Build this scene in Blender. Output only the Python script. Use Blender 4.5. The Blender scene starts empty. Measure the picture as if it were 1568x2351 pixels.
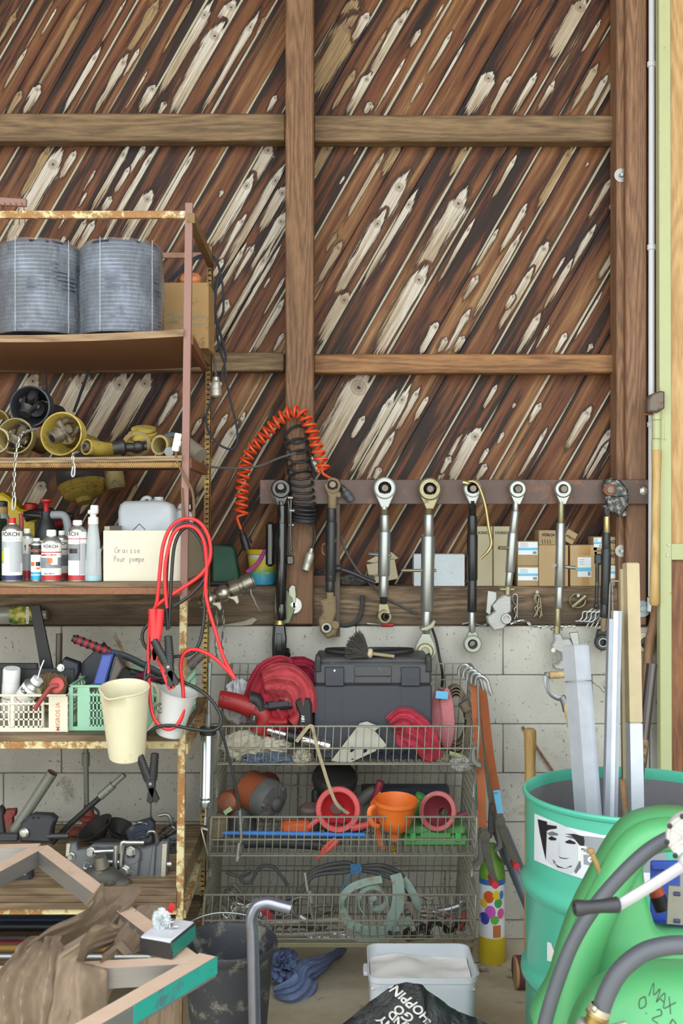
import bpy, bmesh, math, random
from mathutils import Vector, Matrix, noise
from math import sin, cos, pi, radians, sqrt, atan2
random.seed(7)
SC=bpy.context.scene; COL=SC.collection
F=2650.0; CX=784.0; CY=1175.0; EYE=1.63
def P(x,y,d): return Vector(((x-CX)*d/F, d, EYE-(y-CY)*d/F))
def YB(z,d): return CY+(EYE-z)*F/d
def PX(d):
    k=d/F   # plane frame: x right, y down, z towards the viewer, one unit = k metres
    return Matrix(((k,0,0,-CX*k),(0,0,-k,d),(0,-k,0,EYE+CY*k),(0,0,0,1)))
def catmull(pts,n=6,closed=False):
    pts=[Vector(p) for p in pts]
    if len(pts)<3: return pts
    out=[]; m=len(pts); rng=m if closed else m-1
    for i in range(rng):
        if closed: a,b,c,d=pts[(i-1)%m],pts[i],pts[(i+1)%m],pts[(i+2)%m]
        else: a,b,c,d=pts[max(i-1,0)],pts[i],pts[i+1],pts[min(i+2,m-1)]
        for j in range(n):
            t=j/n; t2=t*t; t3=t2*t
            out.append(.5*((2*b)+(c-a)*t+(2*a-5*b+4*c-d)*t2+(3*b-a-3*c+d)*t3))
    if not closed: out.append(pts[-1])
    return out
class MB:
    def __init__(s,d=None,M=None):
        s.bm=bmesh.new(); s.M=M if M is not None else (PX(d) if d else Matrix()); s.mi=0
    def v(s,co): return s.bm.verts.new(s.M@Vector(co))
    def f(s,vs):
        try:
            f=s.bm.faces.new(vs); f.material_index=s.mi; f.smooth=True; return f
        except ValueError: return None
    def box(s,c,sz,R=None,b=0,tap=None):
        h=[abs(q)/2 for q in sz]; b=min(b,min(h)*.9); c=Vector(c); V={}
        def pos(p):
            p=Vector(p)
            if tap: 
                t=(p.z/h[2]+1)/2; q=1+(tap-1)*t; p.x*=q; p.y*=q
            if R: p=R@p
            return c+p
        S3=[(x,y,z) for x in(-1,1) for y in(-1,1) for z in(-1,1)]
        if b<=0:
            for q in S3: V[q]=s.v(pos([q[i]*h[i] for i in range(3)]))
            for a in range(3):
                o,p=[i for i in range(3) if i!=a]
                for sg in(-1,1):
                    L=[]
                    for u,w in((-1,-1),(1,-1),(1,1),(-1,1)):
                        q=[0,0,0]; q[a]=sg;q[o]=u;q[p]=w; L.append(V[tuple(q)])
                    s.f(L)
            return
        for q in S3:
            for a in range(3):
                V[q,a]=s.v(pos([q[i]*(h[i]-(0 if i==a else b)) for i in range(3)]))
        for a in range(3):
            o,p=[i for i in range(3) if i!=a]
            for sg in(-1,1):
                L=[]
                for u,w in((-1,-1),(1,-1),(1,1),(-1,1)):
                    q=[0,0,0]; q[a]=sg;q[o]=u;q[p]=w; L.append(V[tuple(q),a])
                s.f(L)
            for u in(-1,1):
                for w in(-1,1):
                    q0=[0,0,0];q0[a]=-1;q0[o]=u;q0[p]=w;q1=list(q0);q1[a]=1;q0=tuple(q0);q1=tuple(q1)
                    s.f([V[q0,o],V[q0,p],V[q1,p],V[q1,o]])
        for q in S3: s.f([V[q,0],V[q,1],V[q,2]])
    def ring(s,c,u,w,r,n): return [s.v(c+u*(r*cos(2*pi*i/n))+w*(r*sin(2*pi*i/n))) for i in range(n)]
    def skin(s,a,b):
        n=len(a)
        for i in range(n): s.f([a[i],a[(i+1)%n],b[(i+1)%n],b[i]])
    def cyl(s,p0,p1,r0,r1=None,n=16,caps=True):
        p0=Vector(p0);p1=Vector(p1); r1=r0 if r1 is None else r1
        u,w=s.fr(p1-p0); a=s.ring(p0,u,w,r0,n); b=s.ring(p1,u,w,r1,n); s.skin(a,b)
        if caps: s.f(a); s.f(b[::-1])
    def fr(s,ax):
        ax=ax.normalized(); t=Vector((0,0,1)) if abs(ax.z)<.8 else Vector((1,0,0))
        u=ax.cross(t).normalized(); return u,ax.cross(u)
    def tube(s,pts,r,n=8,k=5,closed=False,flat=None,caps=True):
        L=catmull(pts,k,closed); m=len(L); R=r if callable(r) else (lambda t:r)
        T=[]
        for i in range(m):
            a=L[(i-1)%m] if closed or i>0 else L[0]; b=L[(i+1)%m] if closed or i<m-1 else L[-1]
            T.append((b-a).normalized())
        u,_=s.fr(T[0]); rings=[]
        if flat is not None: u=Vector(flat)
        for i in range(m):
            t=T[i]
            if flat is not None: u=Vector(flat)
            u=(u-t*u.dot(t)); u=u.normalized() if u.length>1e-6 else s.fr(t)[0]
            w=t.cross(u); rr=R(i/max(m-1,1))
            ru,rw=rr if isinstance(rr,tuple) else (rr,rr)
            rings.append([s.v(L[i]+u*(ru*cos(2*pi*j/n+pi/n))+w*(rw*sin(2*pi*j/n+pi/n))) for j in range(n)])
        for i in range(m-1): s.skin(rings[i],rings[i+1])
        if closed: s.skin(rings[-1],rings[0])
        elif caps: s.f(rings[0]); s.f(rings[-1][::-1])
    def lathe(s,prof,o,ax=(0,-1,0),n=24,closed=False,sx=1,a0=0,a1=None,mats=None):
        o=Vector(o);ax=Vector(ax).normalized();u,w=s.fr(ax);rings=[]; part=a1 is not None
        m=n+1 if part else n; A1=a1 if part else 2*pi
        for r,h in prof:
            c=o+ax*h
            rings.append([s.v(c+u*(r*sx*cos(a0+(A1-a0)*i/n if part else 2*pi*i/n))+w*(r*sin(a0+(A1-a0)*i/n if part else 2*pi*i/n))) for i in range(m)] if r>1e-7 else [s.v(c)])
        prs=list(zip(range(len(rings)-1),range(1,len(rings))))
        if closed: prs.append((len(rings)-1,0))
        for a,b in prs:
            if mats: s.mi=mats[a]
            A,B=rings[a],rings[b]; q=m-1 if part else m
            if len(A)==1 and len(B)==1: continue
            for i in range(q):
                j=(i+1)%m
                if len(A)==1: s.f([A[0],B[j],B[i]])
                elif len(B)==1: s.f([A[i],A[j],B[0]])
                else: s.f([A[i],A[j],B[j],B[i]])
    def eye(s,c,R,r,t,ax=(0,0,1),n=28,b=None):
        b=b if b is not None else min(t*.25,(R-r)*.3); h=t/2
        s.lathe([(r,-h),(R-b,-h),(R,-h+b),(R,h-b),(R-b,h),(r,h)],c,ax,n,True)
    def prism(s,poly,z0,z1,M=None,b=0):
        n=len(poly); M=M or Matrix()
        def off(q):
            if not q: return poly
            ar=sum(poly[i][0]*poly[(i+1)%n][1]-poly[(i+1)%n][0]*poly[i][1] for i in range(n)); sg=1 if ar>0 else -1
            out=[]
            for i in range(n):
                p=Vector(poly[i][:2]);a=Vector(poly[i-1][:2]);c=Vector(poly[(i+1)%n][:2])
                d1=(p-a).normalized();d2=(c-p).normalized(); n1=Vector((-d1.y,d1.x));n2=Vector((-d2.y,d2.x)); m=n1+n2
                m=m/max(m.length_squared/2,.35) if m.length>1e-6 else n1
                out.append(p+m*q*sg)
            return out
        lay=[(off(b),z0),(poly,z0+b),(poly,z1-b),(off(b),z1)] if b else [(poly,z0),(poly,z1)]
        rs=[[s.v(M@Vector((q[0],q[1],z))) for q in pl] for pl,z in lay]
        for i in range(len(rs)-1): s.skin(rs[i],rs[i+1])
        s.f(rs[0]); s.f(rs[-1][::-1])
    def ball(s,c,r,n=16,m=10,R=None):
        c=Vector(c); r=r if isinstance(r,(tuple,list)) else (r,r,r); rows=[]
        for i in range(m+1):
            th=pi*i/m
            def q(ph): 
                p=Vector((r[0]*sin(th)*cos(ph),r[1]*sin(th)*sin(ph),r[2]*cos(th)))
                return s.v(c+(R@p if R else p))
            rows.append([q(0)] if i in(0,m) else [q(2*pi*j/n) for j in range(n)])
        for i in range(m):
            A,B=rows[i],rows[i+1]
            for j in range(n):
                k=(j+1)%n
                if len(A)==1: s.f([A[0],B[j],B[k]])
                elif len(B)==1: s.f([A[j],B[0],A[k]])
                else: s.f([A[j],B[j],B[k],A[k]])
    def grid(s,fn,nu,nv):
        V=[[s.v(fn(i/nu,j/nv)) for j in range(nv+1)] for i in range(nu+1)]
        for i in range(nu):
            for j in range(nv): s.f([V[i][j],V[i+1][j],V[i+1][j+1],V[i][j+1]])
    def sheet(s,fn,nu,nv,t):
        # closed thin sheet of thickness t along local normal estimate
        def nrm(u,v):
            e=1e-3; a=Vector(fn(min(u+e,1),v))-Vector(fn(max(u-e,0),v)); b=Vector(fn(u,min(v+e,1)))-Vector(fn(u,max(v-e,0)))
            q=a.cross(b); return q.normalized() if q.length>1e-12 else Vector((0,0,1))
        A=[[None]*(nv+1) for _ in range(nu+1)];B=[[None]*(nv+1) for _ in range(nu+1)]
        for i in range(nu+1):
            for j in range(nv+1):
                p=Vector(fn(i/nu,j/nv)); q=nrm(i/nu,j/nv)*t
                A[i][j]=s.v(p);B[i][j]=s.v(p-q)
        for i in range(nu):
            for j in range(nv):
                s.f([A[i][j],A[i+1][j],A[i+1][j+1],A[i][j+1]]); s.f([B[i][j],B[i][j+1],B[i+1][j+1],B[i+1][j]])
        for i in range(nu):
            s.f([A[i][0],B[i][0],B[i+1][0],A[i+1][0]]); s.f([A[i][nv],A[i+1][nv],B[i+1][nv],B[i][nv]])
        for j in range(nv):
            s.f([A[0][j],A[0][j+1],B[0][j+1],B[0][j]]); s.f([A[nu][j],B[nu][j],B[nu][j+1],A[nu][j+1]])
    def build(s,name,mats,parent=None,ang=38,norm=True,weld=False):
        bm=s.bm
        if weld: bmesh.ops.remove_doubles(bm,verts=bm.verts[:],dist=1e-5)
        if norm: bmesh.ops.recalc_face_normals(bm,faces=bm.faces[:])
        me=bpy.data.meshes.new(name); o=bpy.data.objects.new(name,me); COL.objects.link(o)
        if parent is not None:
            off=ROOT[parent]; o.parent=parent; ROOT[o]=off
        else:
            vs=[v.co for v in bm.verts]
            off=Vector(((min(v.x for v in vs)+max(v.x for v in vs))/2,(min(v.y for v in vs)+max(v.y for v in vs))/2,min(v.z for v in vs)))
            o.location=off; ROOT[o]=off
        bmesh.ops.translate(bm,verts=bm.verts[:],vec=-off)
        bm.to_mesh(me); bm.free()
        for m in (mats if isinstance(mats,(list,tuple)) else [mats]): me.materials.append(m)
        me.set_sharp_from_angle(angle=radians(ang))
        return o
ROOT={}
def tag(o,label,cat,group=None):
    o['label']=label;o['category']=cat
    if group:o['group']=group
    return o
def thing(name,label,cat,base,group=None):
    o=bpy.data.objects.new(name,None);COL.objects.link(o);o.empty_display_size=.05
    o.location=P(*base) if not isinstance(base,Vector) else base; ROOT[o]=Vector(o.location)
    return tag(o,label,cat,group)
def struct(o): o['kind']='structure'; return o
def dup(root,dloc,label=None,rz=0):
    r=root.copy();COL.objects.link(r);r.location=Vector(root.location)+Vector(dloc);r.rotation_euler.z=root.rotation_euler.z+rz
    if label:r['label']=label
    ROOT[r]=Vector(r.location)
    for ch in list(root.children):
        c=ch.copy();COL.objects.link(c);c.parent=r
        for g in list(ch.children):
            q=g.copy();COL.objects.link(q);q.parent=c
    return r
def text(st,size,mat,parent,M,name='lettering',fn=None,bold=0,ax='CENTER',th=.02,sp=1.0):
    cu=bpy.data.curves.new('t','FONT');cu.body=st;cu.size=size;cu.align_x=ax;cu.align_y='CENTER';cu.offset=bold*size;cu.space_character=sp
    cu.resolution_u=3
    ob=bpy.data.objects.new('t',cu);COL.objects.link(ob);bpy.context.view_layer.update()
    me=bpy.data.meshes.new_from_object(ob.evaluated_get(bpy.context.evaluated_depsgraph_get()))
    bpy.data.objects.remove(ob);bpy.data.curves.remove(cu)
    bm=bmesh.new();bm.from_mesh(me);bpy.data.meshes.remove(me)
    if fn: bmesh.ops.subdivide_edges(bm,edges=[e for e in bm.edges if e.calc_length()>size*.25],cuts=2)
    g=bmesh.ops.extrude_face_region(bm,geom=bm.faces[:])
    for v in g['geom']:
        if isinstance(v,bmesh.types.BMVert): v.co.z+=th*size
    q=MB(M=Matrix());q.bm.free();q.bm=bm
    for v in bm.verts: v.co=(fn(v.co) if fn else M@v.co)
    return q.build(name,mat,parent)
def TM(x,y,d,rot=0,sk=0):  # text frame on a plane facing the viewer, metres
    return Matrix.Translation(P(x,y,d))@Matrix(((1,0,0,0),(0,0,-1,0),(0,1,0,0),(0,0,0,1)))@Matrix.Rotation(rot,4,'Z')
# ---------- materials
MATS={}
class NT:
    def __init__(s,name):
        s.m=bpy.data.materials.new(name);s.m.use_nodes=True;s.t=s.m.node_tree;s.t.nodes.clear()
        s.out=s.n('ShaderNodeOutputMaterial');s.b=s.n('ShaderNodeBsdfPrincipled');s.l(s.b.outputs[0],s.out.inputs[0])
    def n(s,k,**kw):
        n=s.t.nodes.new(k)
        for a,b in kw.items(): setattr(n,a,b)
        return n
    def l(s,a,b): s.t.links.new(a,b)
    def set(s,inp,val):
        if isinstance(val,bpy.types.NodeSocket): s.l(val,inp)
        else: inp.default_value=val
    def obj(s,scale=(1,1,1),rot=(0,0,0)):
        tc=s.n('ShaderNodeTexCoord');mp=s.n('ShaderNodeMapping');mp.inputs['Scale'].default_value=scale;mp.inputs['Rotation'].default_value=rot
        s.l(tc.outputs['Object'],mp.inputs[0]);return mp.outputs[0]
    def noise(s,vec,sc,det=4,rough=.55,dist=0):
        n=s.n('ShaderNodeTexNoise');s.set(n.inputs['Vector'],vec);n.inputs['Scale'].default_value=sc;n.inputs['Detail'].default_value=det;n.inputs['Roughness'].default_value=rough;n.inputs['Distortion'].default_value=dist
        return n.outputs[0]
    def math(s,op,a,b=0.5,c=None,clamp=False):
        n=s.n('ShaderNodeMath',operation=op,use_clamp=clamp);s.set(n.inputs[0],a);s.set(n.inputs[1],b)
        if c is not None:s.set(n.inputs[2],c)
        return n.outputs[0]
    def step(s,x,a,b):
        n=s.n('ShaderNodeMapRange',interpolation_type='SMOOTHSTEP');s.set(n.inputs[0],x);n.inputs[1].default_value=a;n.inputs[2].default_value=b
        return n.outputs[0]
    def ramp(s,x,st):
        n=s.n('ShaderNodeValToRGB');e=n.color_ramp.elements
        while len(e)<len(st):e.new(.5)
        for q,(p,c) in zip(e,st):q.position=p;q.color=(*c,1)
        s.l(x,n.inputs[0]);return n.outputs[0]
    def mix(s,f,a,b,mode='MIX'):
        n=s.n('ShaderNodeMix',data_type='RGBA',blend_type=mode);s.set(n.inputs[0],f)
        for i,q in((6,a),(7,b)):
            if isinstance(q,tuple):q=(*q[:3],1)
            s.set(n.inputs[i],q)
        return n.outputs[2]
    def bump(s,h,st=.3,dist=.01):
        n=s.n('ShaderNodeBump');n.inputs['Strength'].default_value=st;n.inputs['Distance'].default_value=dist;s.l(h,n.inputs['Height']);s.l(n.outputs[0],s.b.inputs['Normal'])
def lin(r,g,b):
    f=lambda c:(c/255/12.92 if c<=10 else ((c/255+.055)/1.055)**2.4)
    return (f(r),f(g),f(b))
def mul(c,k): return tuple(min(1,q*k) for q in c[:3])
def mat(name,col,rough=.5,metal=0,var=.15,vs=12,bump=0,bs=60,dirt=None,da=.5,ds=9,st=(1,1,1),coat=0,trans=0,alpha=1,spec=.5,sub=0):
    """col is sRGB 0-255"""
    if name in MATS:return MATS[name]
    c=lin(*col);N=NT(name);v=N.obj(st)
    col_=N.mix(N.noise(v,vs*2,5),mul(c,1-var),mul(c,1+var)); r_=rough
    if dirt:
        m=N.step(N.noise(v,ds*3,8,.65),1-da-.06,1-da+.1);col_=N.mix(m,col_,lin(*dirt))
        mm=N.n('ShaderNodeMapRange');N.l(m,mm.inputs[0]);mm.inputs[3].default_value=rough;mm.inputs[4].default_value=max(rough,.75);r_=mm.outputs[0]
        if metal:
            N.set(N.b.inputs['Metallic'],N.math('MULTIPLY',N.math('SUBTRACT',1,m),metal))
    if not(dirt and metal):N.b.inputs['Metallic'].default_value=metal
    N.set(N.b.inputs['Base Color'],col_);N.set(N.b.inputs['Roughness'],r_)
    N.b.inputs['Coat Weight'].default_value=coat;N.b.inputs['Coat Roughness'].default_value=.15
    N.b.inputs['Specular IOR Level'].default_value=spec
    if trans:N.b.inputs['Transmission Weight'].default_value=trans
    if alpha<1:N.b.inputs['Alpha'].default_value=alpha
    if sub:
        N.b.inputs['Subsurface Weight'].default_value=sub;N.b.inputs['Subsurface Scale'].default_value=.01;N.b.inputs['Subsurface Radius'].default_value=(1,1,1)
    if bump:N.bump(N.noise(v,bs,6,.6),bump,.004)
    MATS[name]=N.m;return N.m
def wood(name,c1,c2,axis='Z',ring=26,rough=.7,c3=None,bump=.25,dirt=.45):
    if name in MATS:return MATS[name]
    N=NT(name);sc={'X':(.9,9,9),'Z':(9,9,.9),'Y':(9,.9,9)}[axis];v=N.obj(sc)
    g=N.noise(v,.55,2,.5,.3);w=N.math('SINE',N.math('MULTIPLY',g,ring*6.28));w=N.math('MULTIPLY_ADD',w,.5,.5)
    fine=N.noise(N.obj(tuple(q*14 for q in sc)),1.2,3)
    t=N.math('MULTIPLY_ADD',fine,.75,N.math('MULTIPLY',w,.25))
    c=N.ramp(t,[(.3,lin(*c1)),(.7,lin(*c2))])
    if c3: c=N.mix(N.step(N.noise(v,.4,3,.6),1-dirt-.1,1-dirt+.15),c,lin(*c3))
    N.l(c,N.b.inputs['Base Color']);N.b.inputs['Roughness'].default_value=rough;N.bump(t,bump,.003)
    MATS[name]=N.m;return N.m
def rusty(name,paint,rust=(112,62,38),amt=.5,sc=30,rough=.6,metal=0,rust2=(150,98,52)):
    if name in MATS:return MATS[name]
    N=NT(name);v=N.obj()
    n1=N.noise(v,sc,8,.7);n2=N.noise(v,4,3)
    m=N.step(N.math('MULTIPLY_ADD',n2,.5,N.math('MULTIPLY',n1,.75)),1.0-amt*.75-.03,1.0-amt*.75+.06)
    r=N.mix(N.noise(v,sc*3,4),lin(*rust),lin(*rust2));p=N.mix(N.noise(v,6,4),mul(lin(*paint),.8),mul(lin(*paint),1.1))
    N.l(N.mix(m,p,r),N.b.inputs['Base Color']);N.b.inputs['Roughness'].default_value=rough
    if metal:N.set(N.b.inputs['Metallic'],N.math('MULTIPLY',N.math('SUBTRACT',1,m),metal))
    N.bump(n1,.15,.003);MATS[name]=N.m;return N.m
# ---------- camera, world, shell
cam=bpy.data.objects.new('camera',bpy.data.cameras.new('camera'));COL.objects.link(cam);SC.camera=cam
cam.location=(0,0,EYE);cam.rotation_euler=(pi/2,0,0)
cam.data.sensor_fit='VERTICAL';cam.data.sensor_height=36;cam.data.sensor_width=24;cam.data.lens=36*F/2351;cam.data.shift_y=0
cam.data.dof.use_dof=True;cam.data.dof.focus_distance=4.1;cam.data.dof.aperture_fstop=8
SC.view_settings.view_transform='Standard';SC.view_settings.look='None';SC.view_settings.gamma=1;SC.view_settings.exposure=-0.25
SC.view_settings.use_curve_mapping=False
w=bpy.data.worlds.new('sky');SC.world=w;w.use_nodes=True;t=w.node_tree;t.nodes.clear()
o=t.nodes.new('ShaderNodeOutputWorld');b=t.nodes.new('ShaderNodeBackground');t.links.new(b.outputs[0],o.inputs[0])
g=t.nodes.new('ShaderNodeTexCoord');sx=t.nodes.new('ShaderNodeSeparateXYZ');t.links.new(g.outputs['Generated'],sx.inputs[0])
cr=t.nodes.new('ShaderNodeValToRGB');t.links.new(sx.outputs[2],cr.inputs[0])
for q,c in ((.0,(.62,.64,.56)),(.07,(.70,.73,.68)),(.15,(.97,.99,1.0)),(.8,(.74,.87,1))):
    e=cr.color_ramp.elements[0] if q==0 else (cr.color_ramp.elements[1] if q==.8 else cr.color_ramp.elements.new(q))
    e.position=q;e.color=(*c,1)
t.links.new(cr.outputs[0],b.inputs[0]);b.inputs[1].default_value=5.6
DW=4.40;DS=4.42;DPL=4.56;DPO=4.38
# floor
def concrete():
    N=NT('concrete_floor');v=N.obj()
    n1=N.noise(v,1.6,6,.6);n2=N.noise(v,30,6,.65)
    c=N.ramp(n1,[(.3,lin(176,160,132)),(.5,lin(206,192,164)),(.7,lin(220,208,184))]);c=N.mix(N.math('MULTIPLY',n2,.5),c,lin(120,106,84))
    c=N.mix(N.step(N.noise(v,5,8,.7),.6,.72),c,lin(70,60,48))
    N.l(c,N.b.inputs['Base Color']);N.b.inputs['Roughness'].default_value=.8;N.bump(n2,.2,.004);return N.m
m=MB();m.box((-.5,1.0,-.06),(12,7.4,.12));struct(m.build('floor',concrete()))
m=MB();m.box((-.5,-10.7,-.07),(26,16,.12));struct(m.build('bounce_ground',mat('bounce_gravel',(204,204,204),.9,bump=.3)))  # unseen pale gravel, added outside to bounce daylight up under the shelves
sl=bpy.data.lights.new('sun','SUN');so=bpy.data.objects.new('sun',sl);COL.objects.link(so);sl.energy=4.0;sl.angle=.02;sl.color=(1,.98,.95);so.rotation_euler=(radians(-22),radians(6),0)
def blockmat():
    N=NT('concrete_block');v=N.obj()
    n1=N.noise(v,2.2,5,.6);n2=N.noise(v,70,5,.7);n3=N.noise(v,9,6,.65)
    c=N.ramp(n1,[(.3,lin(158,154,146)),(.55,lin(186,182,173)),(.75,lin(200,196,187))])
    c=N.mix(N.step(n3,.58,.75),c,lin(150,143,128));c=N.mix(N.step(n2,.60,.68),c,lin(104,98,90))
    N.l(c,N.b.inputs['Base Color']);N.b.inputs['Roughness'].default_value=.88
    N.bump(N.math('ADD',n2,N.math('MULTIPLY',n3,.6)),.45,.005);return N.m
m=MB();ch=.187;zt=EYE-(1437-CY)*DW/F;L=338*DW/F;g=.0022
xs0=[(1155-CX)*DW/F,(1360-CX)*DW/F]
r_=random.Random(3)
for c in range(7):
    z1=zt-ch*c;z0=max(z1-ch,0.0)
    if z1<=0.01:break
    for i in range(-7,5):
        x=xs0[c%2]+i*L; y=DW+r_.uniform(0,.0025)
        if c==2 and i==0: pass
        m.box((x+L/2,y+.08,(z0+z1)/2),(L-g,.16,z1-z0-g),b=.004)
m.mi=1;m.box((-.9,DW+.09,zt/2),(7,.155,zt-.004))
struct(m.build('wall_back',[blockmat(),mat('mortar',(120,114,104),.95,bump=.4)]))
# ---------- diagonal boards
def boards():
    N=NT('stained_boards')
    def uv(nm):
        a=N.n('ShaderNodeUVMap',uv_map=nm);s=N.n('ShaderNodeSeparateXYZ');N.l(a.outputs[0],s.inputs[0]);return s.outputs[0],s.outputs[1]
    def at(nm): return N.n('ShaderNodeAttribute',attribute_name=nm).outputs['Fac']
    u,v=uv('plk');s,t=uv('stk');pid=at('pid');tone=at('tone');asp=at('asp')
    def vec(a,b,c=None):
        n=N.n('ShaderNodeCombineXYZ');N.set(n.inputs[0],a);N.set(n.inputs[1],b);N.set(n.inputs[2],c if c is not None else pid);return n.outputs[0]
    M=N.math
    base=N.noise(vec(M('MULTIPLY',u,1.5),M('MULTIPLY',v,3.0)),1.0,6,.6,.35)
    grain=N.noise(vec(M('MULTIPLY',u,7),M('MULTIPLY',v,46)),1.0,4,.6,.4)
    fine=N.noise(vec(M('MULTIPLY',u,16),M('MULTIPLY',v,110)),1.0,2,.5)
    pl=N.n('ShaderNodeTexWhiteNoise',noise_dimensions='1D');N.l(pid,pl.inputs['W']);pr=pl.outputs['Value']
    x=M('ADD',base,M('MULTIPLY_ADD',grain,.16,-.08));x=M('ADD',x,M('MULTIPLY_ADD',pr,.14,-.05))
    ed=M('ABSOLUTE',M('SUBTRACT',v,.5))
    x=M('SUBTRACT',x,M('MULTIPLY',N.step(ed,.33,.5),.13))
    c=N.ramp(x,[(.36,lin(34,26,26)),(.43,lin(58,32,24)),(.49,lin(108,62,36)),(.58,lin(122,78,47)),(.68,lin(152,110,70)),(.8,lin(186,150,110))])
    c=N.mix(M('MULTIPLY',fine,.5),c,mul(lin(70,42,26),.6),'MIX')
    # bleached fields
    bl=N.noise(vec(M('MULTIPLY',u,.8),M('MULTIPLY',v,2.6),M('ADD',pid,31.7)),1.0,5,.6,.2)
    bx=M('ADD',bl,M('MULTIPLY_ADD',grain,.10,-.05))
    m1=N.step(bx,.66,.70);h1=N.step(bx,.55,.66)
    # tongue strip
    tn=N.noise(vec(M('MULTIPLY',u,1.0),0.3,M('ADD',pid,77)),1.0,3)
    m2=M('MULTIPLY',N.step(M('ADD',v,M('MULTIPLY_ADD',tn,.16,-.08)),.925,.94),N.step(tn,.43,.49))
    # streaks
    w=M('MULTIPLY',M('POWER',M('MAXIMUM',M('MINIMUM',M('DIVIDE',s,.16),1.0),0),.8),M('POWER',M('MAXIMUM',M('SUBTRACT',1.0,s),0),.55))
    j=N.noise(vec(M('MULTIPLY',u,2.2),M('MULTIPLY',v,26),M('ADD',pid,5)),1.0,5,.65);j2=N.noise(vec(M('MULTIPLY',u,9),M('MULTIPLY',v,9),M('ADD',pid,15)),1.0,4,.6)
    d=M('ADD',M('SUBTRACT',w,M('ABSOLUTE',t)),M('MULTIPLY_ADD',j,M('MULTIPLY_ADD',s,2.6,.9),M('MULTIPLY_ADD',s,-1.25,-.50)))
    d=M('ADD',d,M('MULTIPLY_ADD',j2,.9,-.45))
    d=M('SUBTRACT',d,M('MULTIPLY',N.step(M('ABSOLUTE',t),1.3,1.8),2));d=M('SUBTRACT',d,M('MULTIPLY',N.step(s,.62,1.0),1.5)) 
    inr=M('MULTIPLY',N.step(s,-.03,0.0),M('SUBTRACT',1,N.step(s,.97,1.03)))
    m3=M('MULTIPLY',N.step(d,0.0,.12),inr);h3=M('MULTIPLY',N.step(d,-.75,0.0),inr)
    halo=M('MAXIMUM',h1,h3);c=N.mix(M('MULTIPLY',halo,.8),c,lin(34,22,18))
    white=N.ramp(M('MULTIPLY_ADD',grain,.7,M('MULTIPLY',fine,.3)),[(.3,lin(132,116,100)),(.46,lin(190,180,166)),(.66,lin(222,217,210))])
    tan=N.ramp(grain,[(.3,lin(112,86,58)),(.7,lin(178,152,116))])
    tl=N.noise(vec(M('MULTIPLY',u,2.5),M('MULTIPLY',v,9),M('ADD',pid,51)),1.0,4,.6)
    tf=M('MULTIPLY',N.step(M('ADD',M('MULTIPLY',s,.45),tl),.52,.86),.8)
    white=N.mix(M('MAXIMUM',tone,tf),white,tan)
    kd=M('SQRT',M('ADD',M('POWER',M('MULTIPLY',M('SUBTRACT',s,.13),asp),2.0),M('POWER',M('MULTIPLY',t,.9),2.0)))
    rings=M('MULTIPLY_ADD',M('SINE',M('MULTIPLY',kd,34)),.5,.5)
    kn=M('MULTIPLY',M('SUBTRACT',1,N.step(kd,.35,.55)),M('MULTIPLY_ADD',rings,.4,.25))
    white=N.mix(kn,white,lin(112,92,76))
    white=N.mix(M('SUBTRACT',1,N.step(kd,.08,.16)),white,lin(80,62,50))
    gm=N.ramp(fine,[(.3,lin(150,142,122)),(.7,lin(196,190,170))])
    c=N.mix(m1,c,N.mix(pr,white,tan));c=N.mix(m2,c,gm);c=N.mix(m3,c,white)
    N.set(N.b.inputs['Alpha'],M('MAXIMUM',M('GREATER_THAN',t,5.0),N.step(h3,.0,.4)))
    N.l(c,N.b.inputs['Base Color'])
    mm=M('MAXIMUM',m1,M('MAXIMUM',m2,m3));N.set(N.b.inputs['Roughness'],M('MULTIPLY_ADD',mm,.2,.55));N.b.inputs['Specular IOR Level'].default_value=.3
    N.bump(M('MULTIPLY_ADD',fine,.5,grain),.35,.003);return N.m
ANG=radians(60.2);DIR=Vector((cos(ANG),sin(ANG)));NRM=Vector((sin(ANG),-cos(ANG)))   # along / across (x,z)
PW=80*DPL/F*sin(ANG)
p0=P(1128,263,DPL);OFF=Vector((p0.x,p0.z)).dot(NRM)
def clip(poly,x0,x1,z0,z1):
    for ax,lim,sg in((0,x0,1),(0,x1,-1),(1,z0,1),(1,z1,-1)):
        out=[]
        for i in range(len(poly)):
            a,b=poly[i-1],poly[i];da=(a[ax]-lim)*sg;db=(b[ax]-lim)*sg
            if (da<0)!=(db<0):
                q=da/(da-db);out.append(a+(b-a)*q)
            if db>=0:out.append(b)
        poly=out
        if not poly:break
    return poly
bm=bmesh.new();L1=bm.loops.layers.uv.new('plk');L2=bm.loops.layers.uv.new('stk')
fp=bm.faces.layers.float.new('pid');ft=bm.faces.layers.float.new('tone');fa=bm.faces.layers.float.new('asp')
X0,X1,Z0,Z1=-3.2,1.42,P(0,1440,DPL).z,3.95
def addf(pts3,k,st=None,tn=0,asp=1):
    f=bm.faces.new([bm.verts.new(p) for p in pts3]);f[fp]=k*1.37+.5;f[ft]=tn;f[fa]=asp
    for i,lp in enumerate(f.loops):
        q=Vector((lp.vert.co.x,lp.vert.co.z));lp[L1].uv=(q.dot(DIR),(q.dot(NRM)-OFF)/PW-k)
        lp[L2].uv=st[i] if st else (9,9)
    return f
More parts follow.
